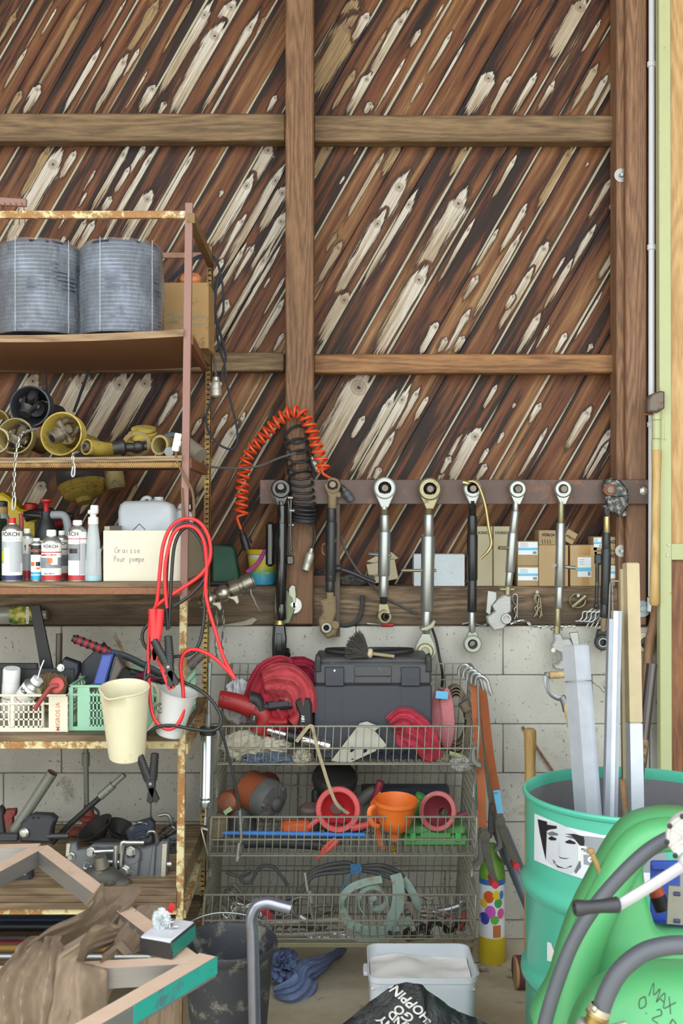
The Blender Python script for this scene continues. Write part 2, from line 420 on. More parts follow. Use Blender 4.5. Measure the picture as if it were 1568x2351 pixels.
for k in range(-45,20):
    a=OFF+k*PW;e=.0014
    def qd(lo,hi): return [DIR*-5+NRM*lo,DIR*7+NRM*lo,DIR*7+NRM*hi,DIR*-5+NRM*hi]
    A=clip(qd(a+e,a+PW-e),X0,X1,Z0,Z1)
    if len(A)<3:continue
    yy=DPL+((k*7)%5)*.0006
    addf([(q.x,yy,q.y) for q in A],k)
    for lo,hi,ya,yb in((a-.0005,a+e,yy+.012,yy),(a+PW-e,a+PW+.0005,yy,yy+.012)):
        B=clip(qd(lo,hi),X0,X1,Z0,Z1)
        if len(B)>2:
            mid=(lo+hi)/2
            addf([(q.x,(ya if q.dot(NRM)<mid else yb),q.y) for q in B],k)
RG={1:(0,0,2.376),2:(720,0,2.208),3:(0,320,2.376),4:(720,320,2.208),5:(460,560,5.227),6:(720,850,2.208),7:(400,850,4.356),8:(0,800,2.8)}
ST="""1:90,70,0,210,40,1;300,40,235,190,14;290,0,130,280,14,1;150,265,20,480,24;470,10,190,500,34,1;225,470,120,610,60;690,0,560,220,16;545,255,350,610,34;880,0,690,280,60,1;700,285,520,610,50;760,265,680,400,26;1060,0,890,260,24,1;805,380,690,590,14;1170,0,870,480,70;870,480,780,610,80;910,560,860,620,50;1290,0,1130,250,90;1200,100,960,610,110;1420,55,1110,590,46;1450,90,1400,180,30,1;1505,520,1460,610,36;120,500,20,610,60,1
2:230,0,0,340,130,1;200,60,20,480,150,1;280,70,200,200,60;490,60,290,400,60;370,150,200,450,24,1;290,370,170,575,60;205,350,110,550,40,1;540,150,490,240,26;455,290,330,550,20;655,20,610,110,10;695,155,590,370,26;760,210,560,570,22;545,415,500,520,18;290,520,260,575,50;900,360,790,575,90;1010,390,900,570,40;1135,370,1010,575,36;1400,0,1210,280,110,.6;1215,410,1140,560,34;1445,95,1370,270,22;1440,320,1320,540,40,.7;1490,380,1380,575,40;1530,370,1430,580,26;1140,30,1090,110,6,1
3:370,60,10,560,110;415,65,330,200,44;520,170,450,290,14;470,290,430,370,18;800,30,700,180,40;700,150,630,290,30;600,310,560,400,40;845,285,650,560,80;465,430,370,590,46;510,440,430,600,40;355,530,325,580,30;720,30,480,370,50;870,30,560,560,40;1080,30,770,560,36;350,430,320,490,12;1215,280,1190,320,24;1500,30,1330,250,100;1390,190,1130,560,80;1335,395,1200,680,40;1568,130,1240,700,60;1568,260,1420,480,80;1568,400,1380,700,70;1390,580,1300,713,50;280,30,120,310,50,1
4:100,33,0,190,70,1;220,40,205,80,14;330,40,210,400,30,.6;155,190,130,230,14;440,33,350,170,60,1;460,150,230,640,90;340,340,150,790,70;200,790,30,1000,90,.6;525,250,260,700,56;770,33,700,180,40,1;780,250,520,690,110;590,640,310,1075,100;810,400,640,720,30;1025,80,920,280,26;930,450,830,640,30;1075,320,960,560,36;1060,460,830,860,34;835,690,760,810,40;790,855,680,1075,36;635,930,540,1075,56;675,1010,630,1075,40;765,1000,710,1075,40;1190,520,1060,740,60;1100,640,950,960,40;1020,790,970,860,30;1155,880,1030,1080,44;1330,33,1130,330,50,1;1390,120,1380,135,14;1510,195,1400,390,36;1425,430,1290,680,36;1310,600,1180,850,30;1275,600,1210,700,18;1285,985,1220,1080,40;1410,1040,1385,1080,30;1560,250,1500,360,30;1550,540,1440,700,40,.5;1465,770,1330,1000,16;150,520,20,720,50,.8;120,480,60,560,24,1;1190,940,1130,1060,20
5:660,20,400,420,60;900,0,160,1200,90;345,690,200,870,120;830,410,755,540,30;1000,390,770,850,40;1000,640,660,1280,80;970,0,300,1180,60;560,0,160,640,80;260,180,160,400,70;1000,1080,870,1280,60
6:320,30,30,500,170,.4;260,235,190,340,40;415,100,200,500,50;535,85,420,300,36;580,135,510,250,30;410,310,270,550,50;345,500,300,550,40;480,60,230,540,60;930,75,860,190,28;790,320,620,550,60;855,300,690,550,90;695,440,640,520,40;965,320,930,370,22;885,400,840,470,30;880,480,820,550,40;1155,170,1090,260,36;1180,290,1050,530,30;1410,185,1280,390,50;1510,280,1380,530,40;1490,360,1390,550,30;1020,170,1010,190,20
7:520,430,390,680,50;260,480,170,640,50;710,420,540,700,60;630,560,230,1280,90;900,60,600,500,30,1
8:250,170,60,440,150,.5;600,170,350,560,200,.4;850,170,500,620,150,.4;1000,170,700,560,120,.6;1160,290,1000,480,60;1285,450,1240,560,40;1450,420,1370,600,40;1550,480,1260,900,70;300,870,130,1000,120,.5;640,880,500,1050,60,.6;900,880,820,1000,40,1"""
i_=0
for line in ST.split('\n'):
    rg,ls=line.split(':');ox,oy,sc=RG[int(rg)]
    for e in ls.split(';'):
        q=[float(z) for z in e.split(',')];tn=q[5] if len(q)>5 else 0
        a=P(ox+q[0]/sc,oy+q[1]/sc,DPL);b=P(ox+q[2]/sc,oy+q[3]/sc,DPL)
        a2=Vector((a.x,a.z));b2=Vector((b.x,b.z));ln=max((a2-b2).dot(DIR)*1.4,.03);w_=q[4]/sc*DPL/F*.5;mid=(a2+b2)/2
        k=math.floor((a2.dot(NRM)*.5+b2.dot(NRM)*.5-OFF)/PW)
        cv=mid.dot(NRM);lo=OFF+k*PW+.0016;hi=OFF+(k+1)*PW-.0016
        cv=min(max(cv,lo+w_*.55),hi-w_*.55) if hi-lo>w_*1.1 else (lo+hi)/2
        cu=a2.dot(DIR)+.004-ln/2;i_+=1;y=DPL-.0003-.000006*i_
        t0=max(-1.8,(lo-cv)/w_);t1=min(1.8,(hi-cv)/w_)
        cs=[(-.04,t0),(-.04,t1),(1.04,t1),(1.04,t0)]
        pts=[];ok=True
        for s_,t_ in cs:
            g2=DIR*(cu+ln/2-s_*ln)+NRM*(cv+t_*w_)
            pts.append((g2.x,y,g2.y));ok=ok and X0<g2.x<X1 and Z0<g2.y<Z1
        if ok:addf(pts,k,cs,tn,min(ln/w_,14))
me=bpy.data.meshes.new('wall_back_boards');bm.to_mesh(me);bm.free();ob=bpy.data.objects.new('wall_back_boards',me);COL.objects.link(ob);me.materials.append(boards());struct(ob)
for p in me.polygons:
    pass
m=MB();m.box(((X0+X1)/2,DPL+.04,(Z0+Z1)/2),(X1-X0,.04,Z1-Z0));struct(m.build('wall_back_sheathing',mat('dark_gap',(20,15,12),.9)))
# ---------- timbers
WP=wood('post_wood',(98,68,46),(138,102,72),'Z',34,c3=(112,80,56),dirt=.4)
WR=wood('rail_wood',(94,72,50),(136,110,78),'X',16,c3=(84,62,42),dirt=.4)
WR2=wood('rail_wood_red',(110,72,44),(160,116,74),'X',16,c3=(90,60,38),dirt=.4)
WS=wood('sill_wood',(84,66,48),(142,118,92),'X',20,c3=(70,54,40),dirt=.45,bump=.5)
WQ=wood('right_post_wood',(108,76,56),(150,112,84),'Z',36,c3=(118,88,68),dirt=.45)
def bar(nm,x0,x1,y0,y1,d,dep,mt,b=3.5):
    m=MB(d);k=F/d;m.box(((x0+x1)/2,(y0+y1)/2,-dep*k/2),(x1-x0,y1-y0,dep*k),b=b);return struct(m.build(nm,mt))
bar('trim_1',655,720,-330,1434,DPO,.16,WP)
bar('trim_2',-900,655,259,323,4.485,.075,WR);bar('trim_3',720,1440,263,324,4.485,.075,WR)
bar('trim_4',-900,653,808,852,4.485,.075,WR);bar('trim_5',720,1440,812,856,4.485,.075,WR2)
bar('trim_6',-900,640,1346,1437,DS,.15,WS,5);bar('trim_7',712,1432,1346,1437,DS,.15,WS,5)
m=MB(DPO);m.prism([(1421,60),(1437,0),(1488,0),(1488,-95),(1421,-95)],0,1,Matrix(((1,0,0,0),(0,0,1,0),(0,1,0,0),(0,0,0,1)))) if 0 else None
kk=F/DPO
for a,b,z0,z1 in((1437,1486,0,-90),(1421,1441,-22,-90)):
    m.box(((a+b)/2,550,(z0+z1)/2),(b-a,1774,z0-z1),b=4)
struct(m.build('trim_8',WQ))
bar('trim_9',1484,1530,-330,1437,4.46,.1,WQ)
bar('trim_10',1484,1620,-330,2160,4.50,.05,WQ)
# ---------- green framed door
gp=mat('door_green_paint',(182,186,140),.45,var=.06,dirt=(150,112,62),da=.33,ds=14)
WD1=wood('door_pine',(176,132,78),(206,166,110),'Z',24,rough=.45);WD2=wood('door_pine_red',(104,60,38),(150,98,62),'Z',24,rough=.5)
D=thing('door_1','x','x',(1560,2150,4.3));del D['label'];del D['category'];D['kind']='structure'
m=MB(4.3);R=Matrix.Rotation(-.002,3,'Z')
m.box((1524,900,0),(28,2550,28),R=R,b=2);m.box((1600,1266,2),(130,38,20),b=2);m.box((1650,2160,0),(250,30,28),b=2);m.box((1776,900,0),(28,2550,28),b=2)
m.build('green_frame',gp,D)
for i,(x,w_) in enumerate(((1556,38),(1598,44),(1643,44),(1688,44),(1733,44))):
    m=MB(4.3);m.box((x,450,-6),(w_,1604,10),b=1.5);m.build('upper_board',WD1,D)
    m=MB(4.3);m.box((x-4 if i else x-6,1720,-6),(w_,870,10),b=1.5);m.build('lower_board',WD2,D)
for y,x in((1250,1531),(1274,1528),):
    m=MB(4.3);m.cyl((x,y,14),(x,y,17),3.4,n=10);m.build('rivet',mat('zinc_dull',(170,168,160),.4,.8),D)
m=MB(4.3);m.cyl((1503,935,16),(1503,965,16),11);m.cyl((1503,966,16),(1503,1008,16),10.5);m.cyl((1502,1009,16),(1502,1036,16),11);m.box((1515,985,10),(14,50,10),b=1)
m.build('hinge_barrel',gp,D)
# ---------- unseen roof and walls, added to shape the incoming daylight
bw=mat('unseen_boards',(120,92,66),.8)
m=MB();m.box((-.6,2.5,5.5),(10.4,4.5,.12));struct(m.build('unseen_ceiling',bw))  # unseen roof, its front edge set back to let more sky reach the floor
m=MB();m.box((4.1,2.5,2.75),(.12,4.3,5.5));struct(m.build('unseen_wall_right',bw))
m=MB();m.box((-5.6,2.6,2.75),(.12,4.2,5.5));struct(m.build('unseen_wall_left',bw))
m=MB();m.box((-4.4,4.66,2.75),(2.5,.1,5.5));m.box((2.85,4.66,2.75),(2.6,.1,5.5));m.box((-.8,4.70,4.7),(4.8,.06,1.6));struct(m.build('wall_back_ends',bw))
def one(m,name,mt,label,cat,group=None,**k): return tag(m.build(name,mt,**k),label,cat,group)
def sq(m,p0,p1,w,h=None,u=(1,0,0)):
    h=h or w;m.tube([p0,p1],lambda t:(w*.7071,h*.7071),n=4,flat=u)
PINK=rusty('pink_rust_paint',(146,108,98),(112,70,54),.38,rust2=(168,130,106))
CREAM=rusty('cream_rust_paint',(208,194,148),(128,82,44),.53,sc=38,rust2=(172,126,70))
YEL=rusty('yellow_rust_zinc',(190,160,92),(110,74,40),.55,sc=60,rust2=(150,112,60))
RUSTB=rusty('brown_rust',(130,84,54),(104,60,36),.6,rust2=(150,100,66))
RUSTY=rusty('rust_steel',(98,72,56),(104,64,42),.6,metal=.4,rust2=(140,92,60))
BLK=mat('black_plastic',(34,34,36),.45,var=.1);BLKD=mat('black_dusty',(42,41,42),.6,dirt=(96,88,76),da=.36)
DARK=mat('dark_hole',(14,13,12),.9)
STEEL=mat('bright_steel',(190,190,188),.28,.9,dirt=(120,112,100),da=.25);ZINC=mat('zinc_plate',(196,196,190),.34,.85,dirt=(134,128,112),da=.33,ds=14)
GSTEEL=mat('grey_steel',(150,150,148),.4,.8,dirt=(96,90,80),da=.36);DSTEEL=mat('dark_steel',(62,60,58),.45,.7,dirt=(84,74,60),da=.4)
WHITE=mat('white_plastic',(226,226,220),.4,var=.04,dirt=(178,170,150),da=.25)
RED=mat('red_plastic',(186,34,34),.42,var=.08);REDD=mat('red_dusty',(150,52,46),.6,dirt=(136,104,88),da=.4)
BOARD=mat('fibreboard',(128,88,54),.75,var=.12,bump=.15);BEDGE=wood('board_edge',(112,84,58),(158,130,98),'X',14)
SHW=wood('shelf_plank',(104,82,58),(160,136,102),'X',18,c3=(84,64,46))
RK=thing('storage_rack','rusty steel storage rack of wooden shelves along the left of the wall','rack',Vector((-1.05,3.85,0)))
m=MB(3.5);sq(m,(433.5,465,-9),(421,1380,-9),16.5);m.build('front_post',PINK,RK)
m=MB(3.5);sq(m,(421,1380,-9),(408,2409,-9),16.5);m.build('front_post',CREAM,RK)
m=MB(3.5);sq(m,(-260,465,-9),(-260,2409,-9),16.5);m.build('front_post',PINK,RK)
for x0,x1 in((482,463),(-60,-60)):
    m=MB(4.2);yb=YB(0,4.2);f=lambda y:x0+(x1-x0)*(y-565)/(yb-565)
    m.box(((x0+x1)/2,(565+yb)/2,-1),(13.5,yb-565,2),R=Matrix.Rotation(-atan2(x1-x0,yb-565),3,'Z'))
    m.box(((x0+x1)/2+6,(565+yb)/2,-7),(2,yb-565,14),R=Matrix.Rotation(-atan2(x1-x0,yb-565),3,'Z'))
    m.mi=1;y=575
    while y<yb-10: m.box((f(y),y,.2),(6.6,2.8,.8));y+=11.4
    m.build('slotted_post',[YEL,DARK],RK)
def fx(y): return 433.5+(408-433.5)*(y-465)/1944
m=MB(3.5);m.box((80,491.5,-6),(690,17,12),b=1);m.build('top_rail',CREAM,RK)
m=MB(3.5);m.cyl((417,490,0),(417,490,3),4.5,n=10);m.build('bolt',ZINC,RK)
m=MB(4.2);m.box((160,585,-4),(650,13,6),b=1);m.build('back_rail',PINK,RK)
m=MB();sq(m,P(438,500,3.5),P(484,603,4.2),.024,.03);m.build('side_rail',rusty('olive_rust',(126,104,64),(92,66,40),.5),RK)
SZ={}
def shelf(y0,tb,rail,z_name,rt,sag=0,board=BOARD,edge=BEDGE,n=1,ov=0):
    z=EYE-(y0-CY)*3.5/F;SZ[z_name]=z
    k=3.5/F
    m=MB();xl=P(-330,0,3.5).x;xr=P(fx(y0)-7+ov,0,3.5).x
    def pt(u,q,dz): 
        x=xl+(xr-xl)*u;sg=sag*k*max(0,1-((u-.45)/.55)**2)
        return (x,3.49+.72*q,z-sg-dz)
    T=tb*k/n
    for j in range(n):
        e=.002*j
        for dz,ww in((T*j+.0004,0),):
            NU=14;V=[[[m.v(pt(i/NU,q,dz+w*(T-.001))) for w in(0,1)] for q in(-.004*j,1)] for i in range(NU+1)]
            for i in range(NU):
                a,b=V[i],V[i+1]
                m.mi=0;m.f([a[0][0],b[0][0],b[1][0],a[1][0]]);m.f([a[0][1],a[1][1],b[1][1],b[0][1]]);m.f([a[1][0],b[1][0],b[1][1],a[1][1]])
                m.mi=1;m.f([a[0][0],a[0][1],b[0][1],b[0][0]])
            for i in(0,NU): m.f([V[i][0][0],V[i][1][0],V[i][1][1],V[i][0][1]])
    m.build('shelf_board',[board,edge],RK)
    if rail:
        m=MB(3.5);a,b=rail
        m.box((60,(a+b)/2,3),(2*(fx(a)-60)-12,b-a,4),b=1)
        m.box((60,b-2,-4),(2*(fx(a)-60)-12,4,14));m.build('shelf_rail',rt,RK)
    zr=EYE-((rail[1] if rail else y0+tb)+4-CY)*k
    m=MB();a=P(fx(y0)+4,0,3.5);c=P(471,0,4.2);sq(m,(a.x,3.52,zr),(c.x,4.19,zr),.02,.03);m.build('side_rail',rt,RK)
    return z
Z1=shelf(756,17,None,1,RUSTB,sag=14);Z2=shelf(1045,13,None,2,RUSTB,sag=5,n=2,edge=SHW)
Z3=shelf(1336,11,(1347,1364),3,RUSTB,board=SHW,edge=SHW);Z4=shelf(1686,14,(1700,1718),4,CREAM,board=SHW,edge=SHW)
Z5=shelf(2036,48,(2083,2098),5,CREAM,n=3,board=SHW,edge=SHW);Z6=shelf(2232,12,(2245,2260),6,CREAM,board=SHW,edge=SHW)
# ribbed rusty bar under shelf two
m=MB(3.5);m.tube([(-330,1067,0),(415,1067,0)],7,n=10,k=1)
for i in range(100):
    x=-60+i*4.75;m.tube([(x-3,1061,7),(x,1067,8.5),(x+3,1073,7)],1.1,n=5,k=2,caps=False)
m.build('reinforcing_bar',rusty('rebar_rust',(176,136,82),(120,84,48),.45,rust2=(160,118,70)),RK)
m=MB(3.5);m.tube([(405,1030,8),(408,1060,6),(428,1100,6),(443,1130,6),(446,1180,5),(441,1195,5)],3.2,n=7);m.tube([(418,1120,2),(420,1160,2),(424,1198,8),(424,1202,60),(428,1216,66),(436,1206,50),(434,1196,10)],3.0,n=7);m.build('tie_rope',mat('hemp_rope',(120,92,68),.9,bump=.8,bs=300),RK)
# ---------- top shelf
def wrapmat(name,blue):
    N=NT(name);v=N.obj((1,1,1));n1=N.noise(v,9,5,.6,.6);n2=N.noise(v,40,4)
    N.l(N.mix(N.step(n1,.45,.85),lin(*blue),lin(140,152,178)),N.b.inputs['Base Color']);N.b.inputs['Roughness'].default_value=.35
    N.b.inputs['Coat Weight'].default_value=1;N.b.inputs['Coat Roughness'].default_value=.12;N.b.inputs['Metallic'].default_value=.25
    N.bump(N.math('ADD',n1,N.math('MULTIPLY',n2,.3)),.4,.012);return N.m
FILM=NT('clear_film');FILM.b.inputs['Base Color'].default_value=(.8,.84,.9,1);FILM.b.inputs['Roughness'].default_value=.12;FILM.b.inputs['Alpha'].default_value=0.16;FILM.b.inputs['Specular IOR Level'].default_value=.8
FILM.bump(FILM.noise(FILM.obj((1,1,.4)),26,5,.6,1.0),.8,.02);FILM=FILM.m
def coil(x,r,ytop,d,label,seed,blue):
    k=d/F;R_=r*k;H=.288;c=P(x,0,d);c.z=Z1
    T=thing('wire_rope_coil',label,'rope coil',Vector((c.x,c.y,Z1)),'plastic wrapped rope coils on the top shelf')
    m=MB();pr=[(R_*.25,.004),(R_*.93,.002)];nr=22
    rr=random.Random(seed)
    for i in range(nr):
        z=.004+(H-.012)*i/nr;dz=(H-.012)/nr;w=R_*(.95+.02*sin(pi*i/nr)+rr.uniform(-.006,.006)+(.012 if 8<i<17 else 0))
        for q in range(5): pr.append((w+.0062*sin(pi*(q+.01)/5),z+dz*q/5))
    pr+=[(R_*.94,H-.004),(R_*.3,H-.002),(R_*.25,.004)]
    m.lathe(pr,(c.x,c.y,Z1-.001),(0,0,1),48);m.build('rope_winding',wrapmat('rope_blue%d'%seed,blue),T,ang=60)
    m=MB()
    def fn(u,v):
        a=2*pi*u;z=.0+H*1.012*v;q=noise.noise(Vector((cos(a)*2.2+seed,sin(a)*2.2,v*3)))*.006+noise.noise(Vector((cos(a)*9,sin(a)*9+seed,v*5)))*.0025
        rr_=R_*1.035+q
        if v>.93: rr_-=(v-.93)*R_*2.2
        return (c.x+rr_*cos(a),c.y+rr_*sin(a),Z1+z+(.006*noise.noise(Vector((a*3,seed,0))) if v>.9 else 0))
    m.grid(fn,72,26);m.build('plastic_wrap',FILM,T)
    for a in (-1.9,-.62):
        m=MB();m.tube([(c.x+R_*1.04*cos(a),c.y+R_*1.04*sin(a),Z1+.002+H*q/6) for q in range(7)],.0022,n=4,k=1);m.build('strap',FILM,T)
    return T
coil(92,93,558,3.66,'plastic wrapped wire rope coil with torn film, at the left end of the top shelf',3,(50,58,80))
coil(280,93,556,3.66,'plastic wrapped wire rope coil beside the brown carton on the top shelf',5,(56,66,92))
CARD=mat('old_cardboard',(166,132,88),.85,var=.12,dirt=(120,92,60),da=.4,ds=7)
T=thing('carton','old brown carton behind the rope coils on the top shelf','box',Vector((P(425,0,3.95).x,3.95,Z1)))
d=3.9;m=MB(d);yb=YB(Z1,d);m.box((427,(648+yb)/2,-60),(104,yb-648,120),b=1.5);m.build('body',CARD,T)
inkb=mat('blue_ink',(96,140,150),.8)
for s_,x,y in(('CAP',390,722),('LIFT',392,742)): text(s_,.016,inkb,T,TM(x,y,d-.0006),ax='CENTER')
m=MB(d);m.box((436,726,.4),(70,1,.5));m.box((436,744,.4),(70,1,.5));m.build('printed_line',inkb,T)
m=MB(4.08);m.lathe([(0,0),(14,0),(24,6),(25,14),(20,22),(0,24)],(437,650,-10),(0,-1,.5),20);one(m,'float_ball',mat('orange_dull',(214,132,88),.5),'orange plastic float peeking over the carton on the top shelf','float')
R_=thing('hay_rake','pinkish rusty rake head with wire tines on top of the rack','rake',(20,470,3.62))
m=MB(3.62);m.box((0,462,0),(124,19,8),R=Matrix.Rotation(.06,3,'Z'),b=2);m.build('rake_bar',PINK,R_)
for i in range(9):
    x=-50+i*13;m=MB(3.62);m.tube([(x-4,466,4),(x+3,480,7),(x+5,500,6),(x+4,517,4)],1.3,n=6);m.build('tine',RUSTY,R_)
m=MB();m.cyl(P(-60,462,3.62),P(-300,760,3.66),.014,n=10);m.build('handle',SHW,R_)
# black rope over the rear post, plug, cable
ROPE=mat('black_rope',(52,56,66),.7,bump=.9,bs=260,st=(1,1,1))
m=MB(4.14);m.tube([(386,646,0),(420,612,6),(455,590,10),(484,588,14),(500,604,14),(511,650,8),(514,690,8),(512,720,8),(500,742,8),(494,700,8),(500,650,10),(505,620,12),(488,594,16),(452,597,12),(416,622,6),(394,646,2)],2.8,n=7)
m.tube([(500,735,8),(508,770,8),(518,812,6),(517,832,4),(508,812,8),(499,768,8),(498,740,8),(476,756,10)],3,n=7)
m.tube([(515,825,6),(522,880,4),(530,920,4),(542,970,4),(546,1005,4),(540,1026,4),(526,1031,4),(500,1018,4),(480,992,6),(474,958,8),(482,930,8),(494,906,6),(506,880,8),(514,840,8)],2.7,n=7)
one(m,'rope',ROPE,'thin black rope looped over the slotted rear post of the rack','rope')
PLUGM=mat('cast_alloy',(184,180,170),.42,.55,dirt=(120,116,108),da=.3)
def plug(cx,cy,dx,dy,d,L,r,label,cable,cmat,body=PLUGM,cr=3.2,group=None,z=0):
    T=thing('trailer_plug',label,'plug',(cx,cy,d),group);m=MB(d);A=Vector((dx,dy,0)).normalized();o=Vector((cx,cy,z))
    m.lathe([(0,0),(r*.55,0),(r*.6,L*.18),(r*.78,L*.22),(r*.95,L*.3),(r*1.0,L*.5),(r*.92,L*.62),(r*.98,L*.64),(r*.98,L*.97),(r*.8,L),(r*.78,L*.9),(0,L*.9)],o,A,20);m.build('body',body,T)
    n=Vector((-A.y,A.x,0))
    for sg in(-1,1):
        q=o+n*(sg*r*.9)+A*(L*.36);m=MB(d);m.box(q,(r*.5,r*.35,r*.5),R=Matrix.Rotation(atan2(A.y,A.x),3,'Z'),b=.5);m.build('latch',body,T)
    m=MB(d);pts=[Vector(p) if len(p)==3 else Vector((*p,z)) for p in cable];m.tube(pts,cr,n=8);m.build('cable',cmat,T)
    m=MB(d);m.lathe([(r*.5,-L*.22),(r*.62,-L*.02),(r*.62,0),(0,0)],o,A,12);m.build('grommet',BLK,T)
    return T
GREYC=mat('grey_cable',(82,82,80),.65);BLKC=mat('black_cable',(38,38,40),.5,dirt=(84,78,70),da=.3)
plug(496,866,.02,1,4.12,44,13,'pale alloy trailer plug hanging beside the slotted rear post','476,790;488,815;495,845;496,864' and [(466,772),(480,792),(492,822),(496,864)],GREYC,z=6)
m=MB(4.22);m.tube([(452,1058,4),(475,1070,2),(520,1074,0),(560,1074,0),(600,1068,0),(640,1052,10),(680,1040,14)],2.6,n=7);one(m,'cable',GREYC,'thin grey cable strung from the second shelf to the coiled cable','cable')
for pts,r,nm,lb in(([(94,826,0),(104,850,0),(107,880,0),(107,905,0)],1.8,'wire','thin dark wire dangling behind the second shelf cones'),([(205,826,0),(200,860,0),(186,900,0),(168,945,-6)],3.4,'rope','short dark rope hanging behind the yellow cone guards')):
    m=MB(4.15);m.tube(pts,r,n=7);one(m,nm,ROPE,lb,nm)
# ---------- second shelf: drive shafts
YCONE=mat('yellow_guard',(172,148,66),.5,var=.12,dirt=(124,106,72),da=.45,ds=12);YDUST=mat('yellow_dusty',(150,132,82),.6,dirt=(112,98,72),da=.45)
KCONE=mat('black_guard',(50,50,56),.45,dirt=(120,114,104),da=.36);CAST=mat('greasy_cast',(118,106,90),.5,.45,dirt=(70,60,48),da=.45,ds=14);CASTK=mat('dark_cast',(58,56,56),.45,.5,dirt=(96,90,82),da=.33)
YIN=mat('cone_inside',(96,84,48),.7)
def cone(T,x,y,R,L,d,mt,tilt=(0,0,-1),ribs=3,z=0):
    m=MB(d);pr=[(R*.93,0),(R,1),(R*1.0,4)]
    for i in range(ribs): q=6+i*9;pr+=[(R*.985,q),(R*.95,q+2),(R*.95,q+6),(R*.97,q+8)]
    pr+=[(R*.8,L*.6),(R*.55,L*.8),(R*.5,L),(R*.44,L),(R*.5,L*.78),(R*.74,L*.58),(R*.9,4)]
    m.lathe(pr,(x,y,z),tilt,36,True);m.build('guard_cone',mt,T)
def yoke(T,x,y,s,d,mt,ang=0,z=0,hub=(-1,.7)):
    # splined hub, fork arms and cross bearing
    A=Vector((hub[0],hub[1],1.1)).normalized();u=Vector((cos(ang),sin(ang),0));o=Vector((x,y,z))
    m=MB(d);h0=o+A*s*1.25
    m.lathe([(s*.34,0),(s*.5,0),(s*.56,s*.06),(s*.56,s*.55),(s*.7,s*.75),(s*.5,s*.95),(0,s*.95),(0,s*.5),(s*.34,s*.5)],h0,-A,22)
    w=A.cross(u).normalized();u2=w.cross(A)
    for sg in(-1,1):
        m.tube([h0-A*s*.75+u2*sg*s*.2,h0-A*s*1.0+u2*sg*s*.55,o+u2*sg*s*.62,o-A*s*.35+u2*sg*s*.6],lambda t:(s*.42-.06*s*t,s*.24),n=10,k=4,flat=w)
        m.cyl(o+u2*sg*s*.45,o+u2*sg*s*.95,s*.33,s*.3,16)
    for sg in(-1,1):
        m.tube([o-A*s*.2+w*sg*s*.62,o-A*s*.8+w*sg*s*.6,o-A*s*1.3+w*sg*s*.3],lambda t:(s*.24,s*.42),n=10,k=4,flat=w)
        m.cyl(o-A*s*.1+w*sg*s*.35,o-A*s*.1+w*sg*s*.98,s*.3,s*.28,16)
    m.build('universal_joint',mt,T)
    m=MB(d);m.cyl(h0+A*s*.01-A*s*.3,h0+A*s*.02,s*.34,n=8);m.build('spline_bore',DARK,T)
G2='drive shafts lying on the second shelf'
def shaft(x,y,R,L,d,cm,label,jx,jy,s,jm,ang,hub,tilt=(0,0,-1),zc=0):
    T=thing('drive_shaft',label,'drive shaft',(x,YB(Z2,d),d),G2)
    cone(T,x,y,R,L,d,cm,tilt);yoke(T,jx,jy,s,d,jm,ang,-10,hub);
    m=MB(d);m.cyl((x,y,-L*.7),(x+tilt[0]*150,y+tilt[1]*150,-L*.7-150),R*.42,n=20);m.build('guard_tube',cm,T)
    return T
shaft(140,995,51,90,3.6,YCONE,'drive shaft in a bright yellow cone guard with pale yoke, mid shelf',143,990,28,CAST,-.5,(-1.0,.85),(.18,.1,-1))
shaft(68,932,48,80,3.66,KCONE,'drive shaft with black cone guard stacked above the yellow ones',66,926,25,CASTK,.5,(-.5,1.6),(.1,.0,-1))
shaft(34,1000,42,80,3.64,YDUST,'drive shaft with dusty yellow cone below the black cone',38,1003,24,CAST,.8,(-.4,1.0),(.05,.1,-1))
T=thing('drive_shaft','drive shaft with pale ring guard cut off at the far left edge','drive shaft',(-8,1045,3.7),G2);cone(T,-12,972,34,60,3.7,YDUST);cone(T,-10,1010,30,60,3.62,mat('pale_guard',(190,180,140),.6))
T=thing('drive_shaft','thin yellow guard tube with a grey inner tube on the shelf','drive shaft',(215,1045,3.55),G2)
m=MB(3.55);A=Vector((.75,.10,-1));m.lathe([(15.5,0),(18.5,0),(19,2),(18.5,4),(18,95),(15,95)],(200,1026,10),A,26,True);m.build('guard_tube',YCONE,T)
m=MB(3.55);m.lathe([(6.5,0),(10,0),(10.5,1.5),(10.5,60),(6.5,60)],(196,1026,14),A,14,True);m.build('inner_tube',CAST,T)
T=thing('drive_shaft','drive shaft with stacked dusty yellow discs and a clevis end','drive shaft',(310,1045,3.6),G2)
m=MB(3.62)
for i,(y,r,h) in enumerate(((1018,34,10),(1004,31,10),(996,33,8),(986,29,8))): m.lathe([(0,0),(r*.9,0),(r,2),(r,h-2),(r*.85,h),(0,h)],(318+i*1.5,y,-34-i*3),(0.05,-1,.35),28)
m.build('disc_guard',YCONE,T)
m=MB(3.6);m.lathe([(26,-8),(31,0),(33,4),(30,6),(24,0),(24,-8)],(312,1019,-14),(.15,-.45,1),26,True);m.build('guard_cone',YDUST,T)
m=MB(3.56);m.lathe([(7,0),(14,0),(15,2),(15,14),(18,18),(18,26),(12,30),(7,30)],(262,1030,14),(1,-.15,-.2),18,True)
m.cyl((290,1027,4),(336,1024,-6),11,9,14);m.ball((318,1025,0),(15,14,14));m.build('clevis',CASTK,T)
T=thing('drive_shaft','short grey-yellow guard tube with an open bore lying near the post','drive shaft',(372,1045,3.56),G2)
m=MB(3.56);m.lathe([(18,0),(23,0),(24,3),(23,6),(21,70),(17,70)],(368,1022,12),(.45,.04,-1),26,True);m.build('guard_tube',YDUST,T)
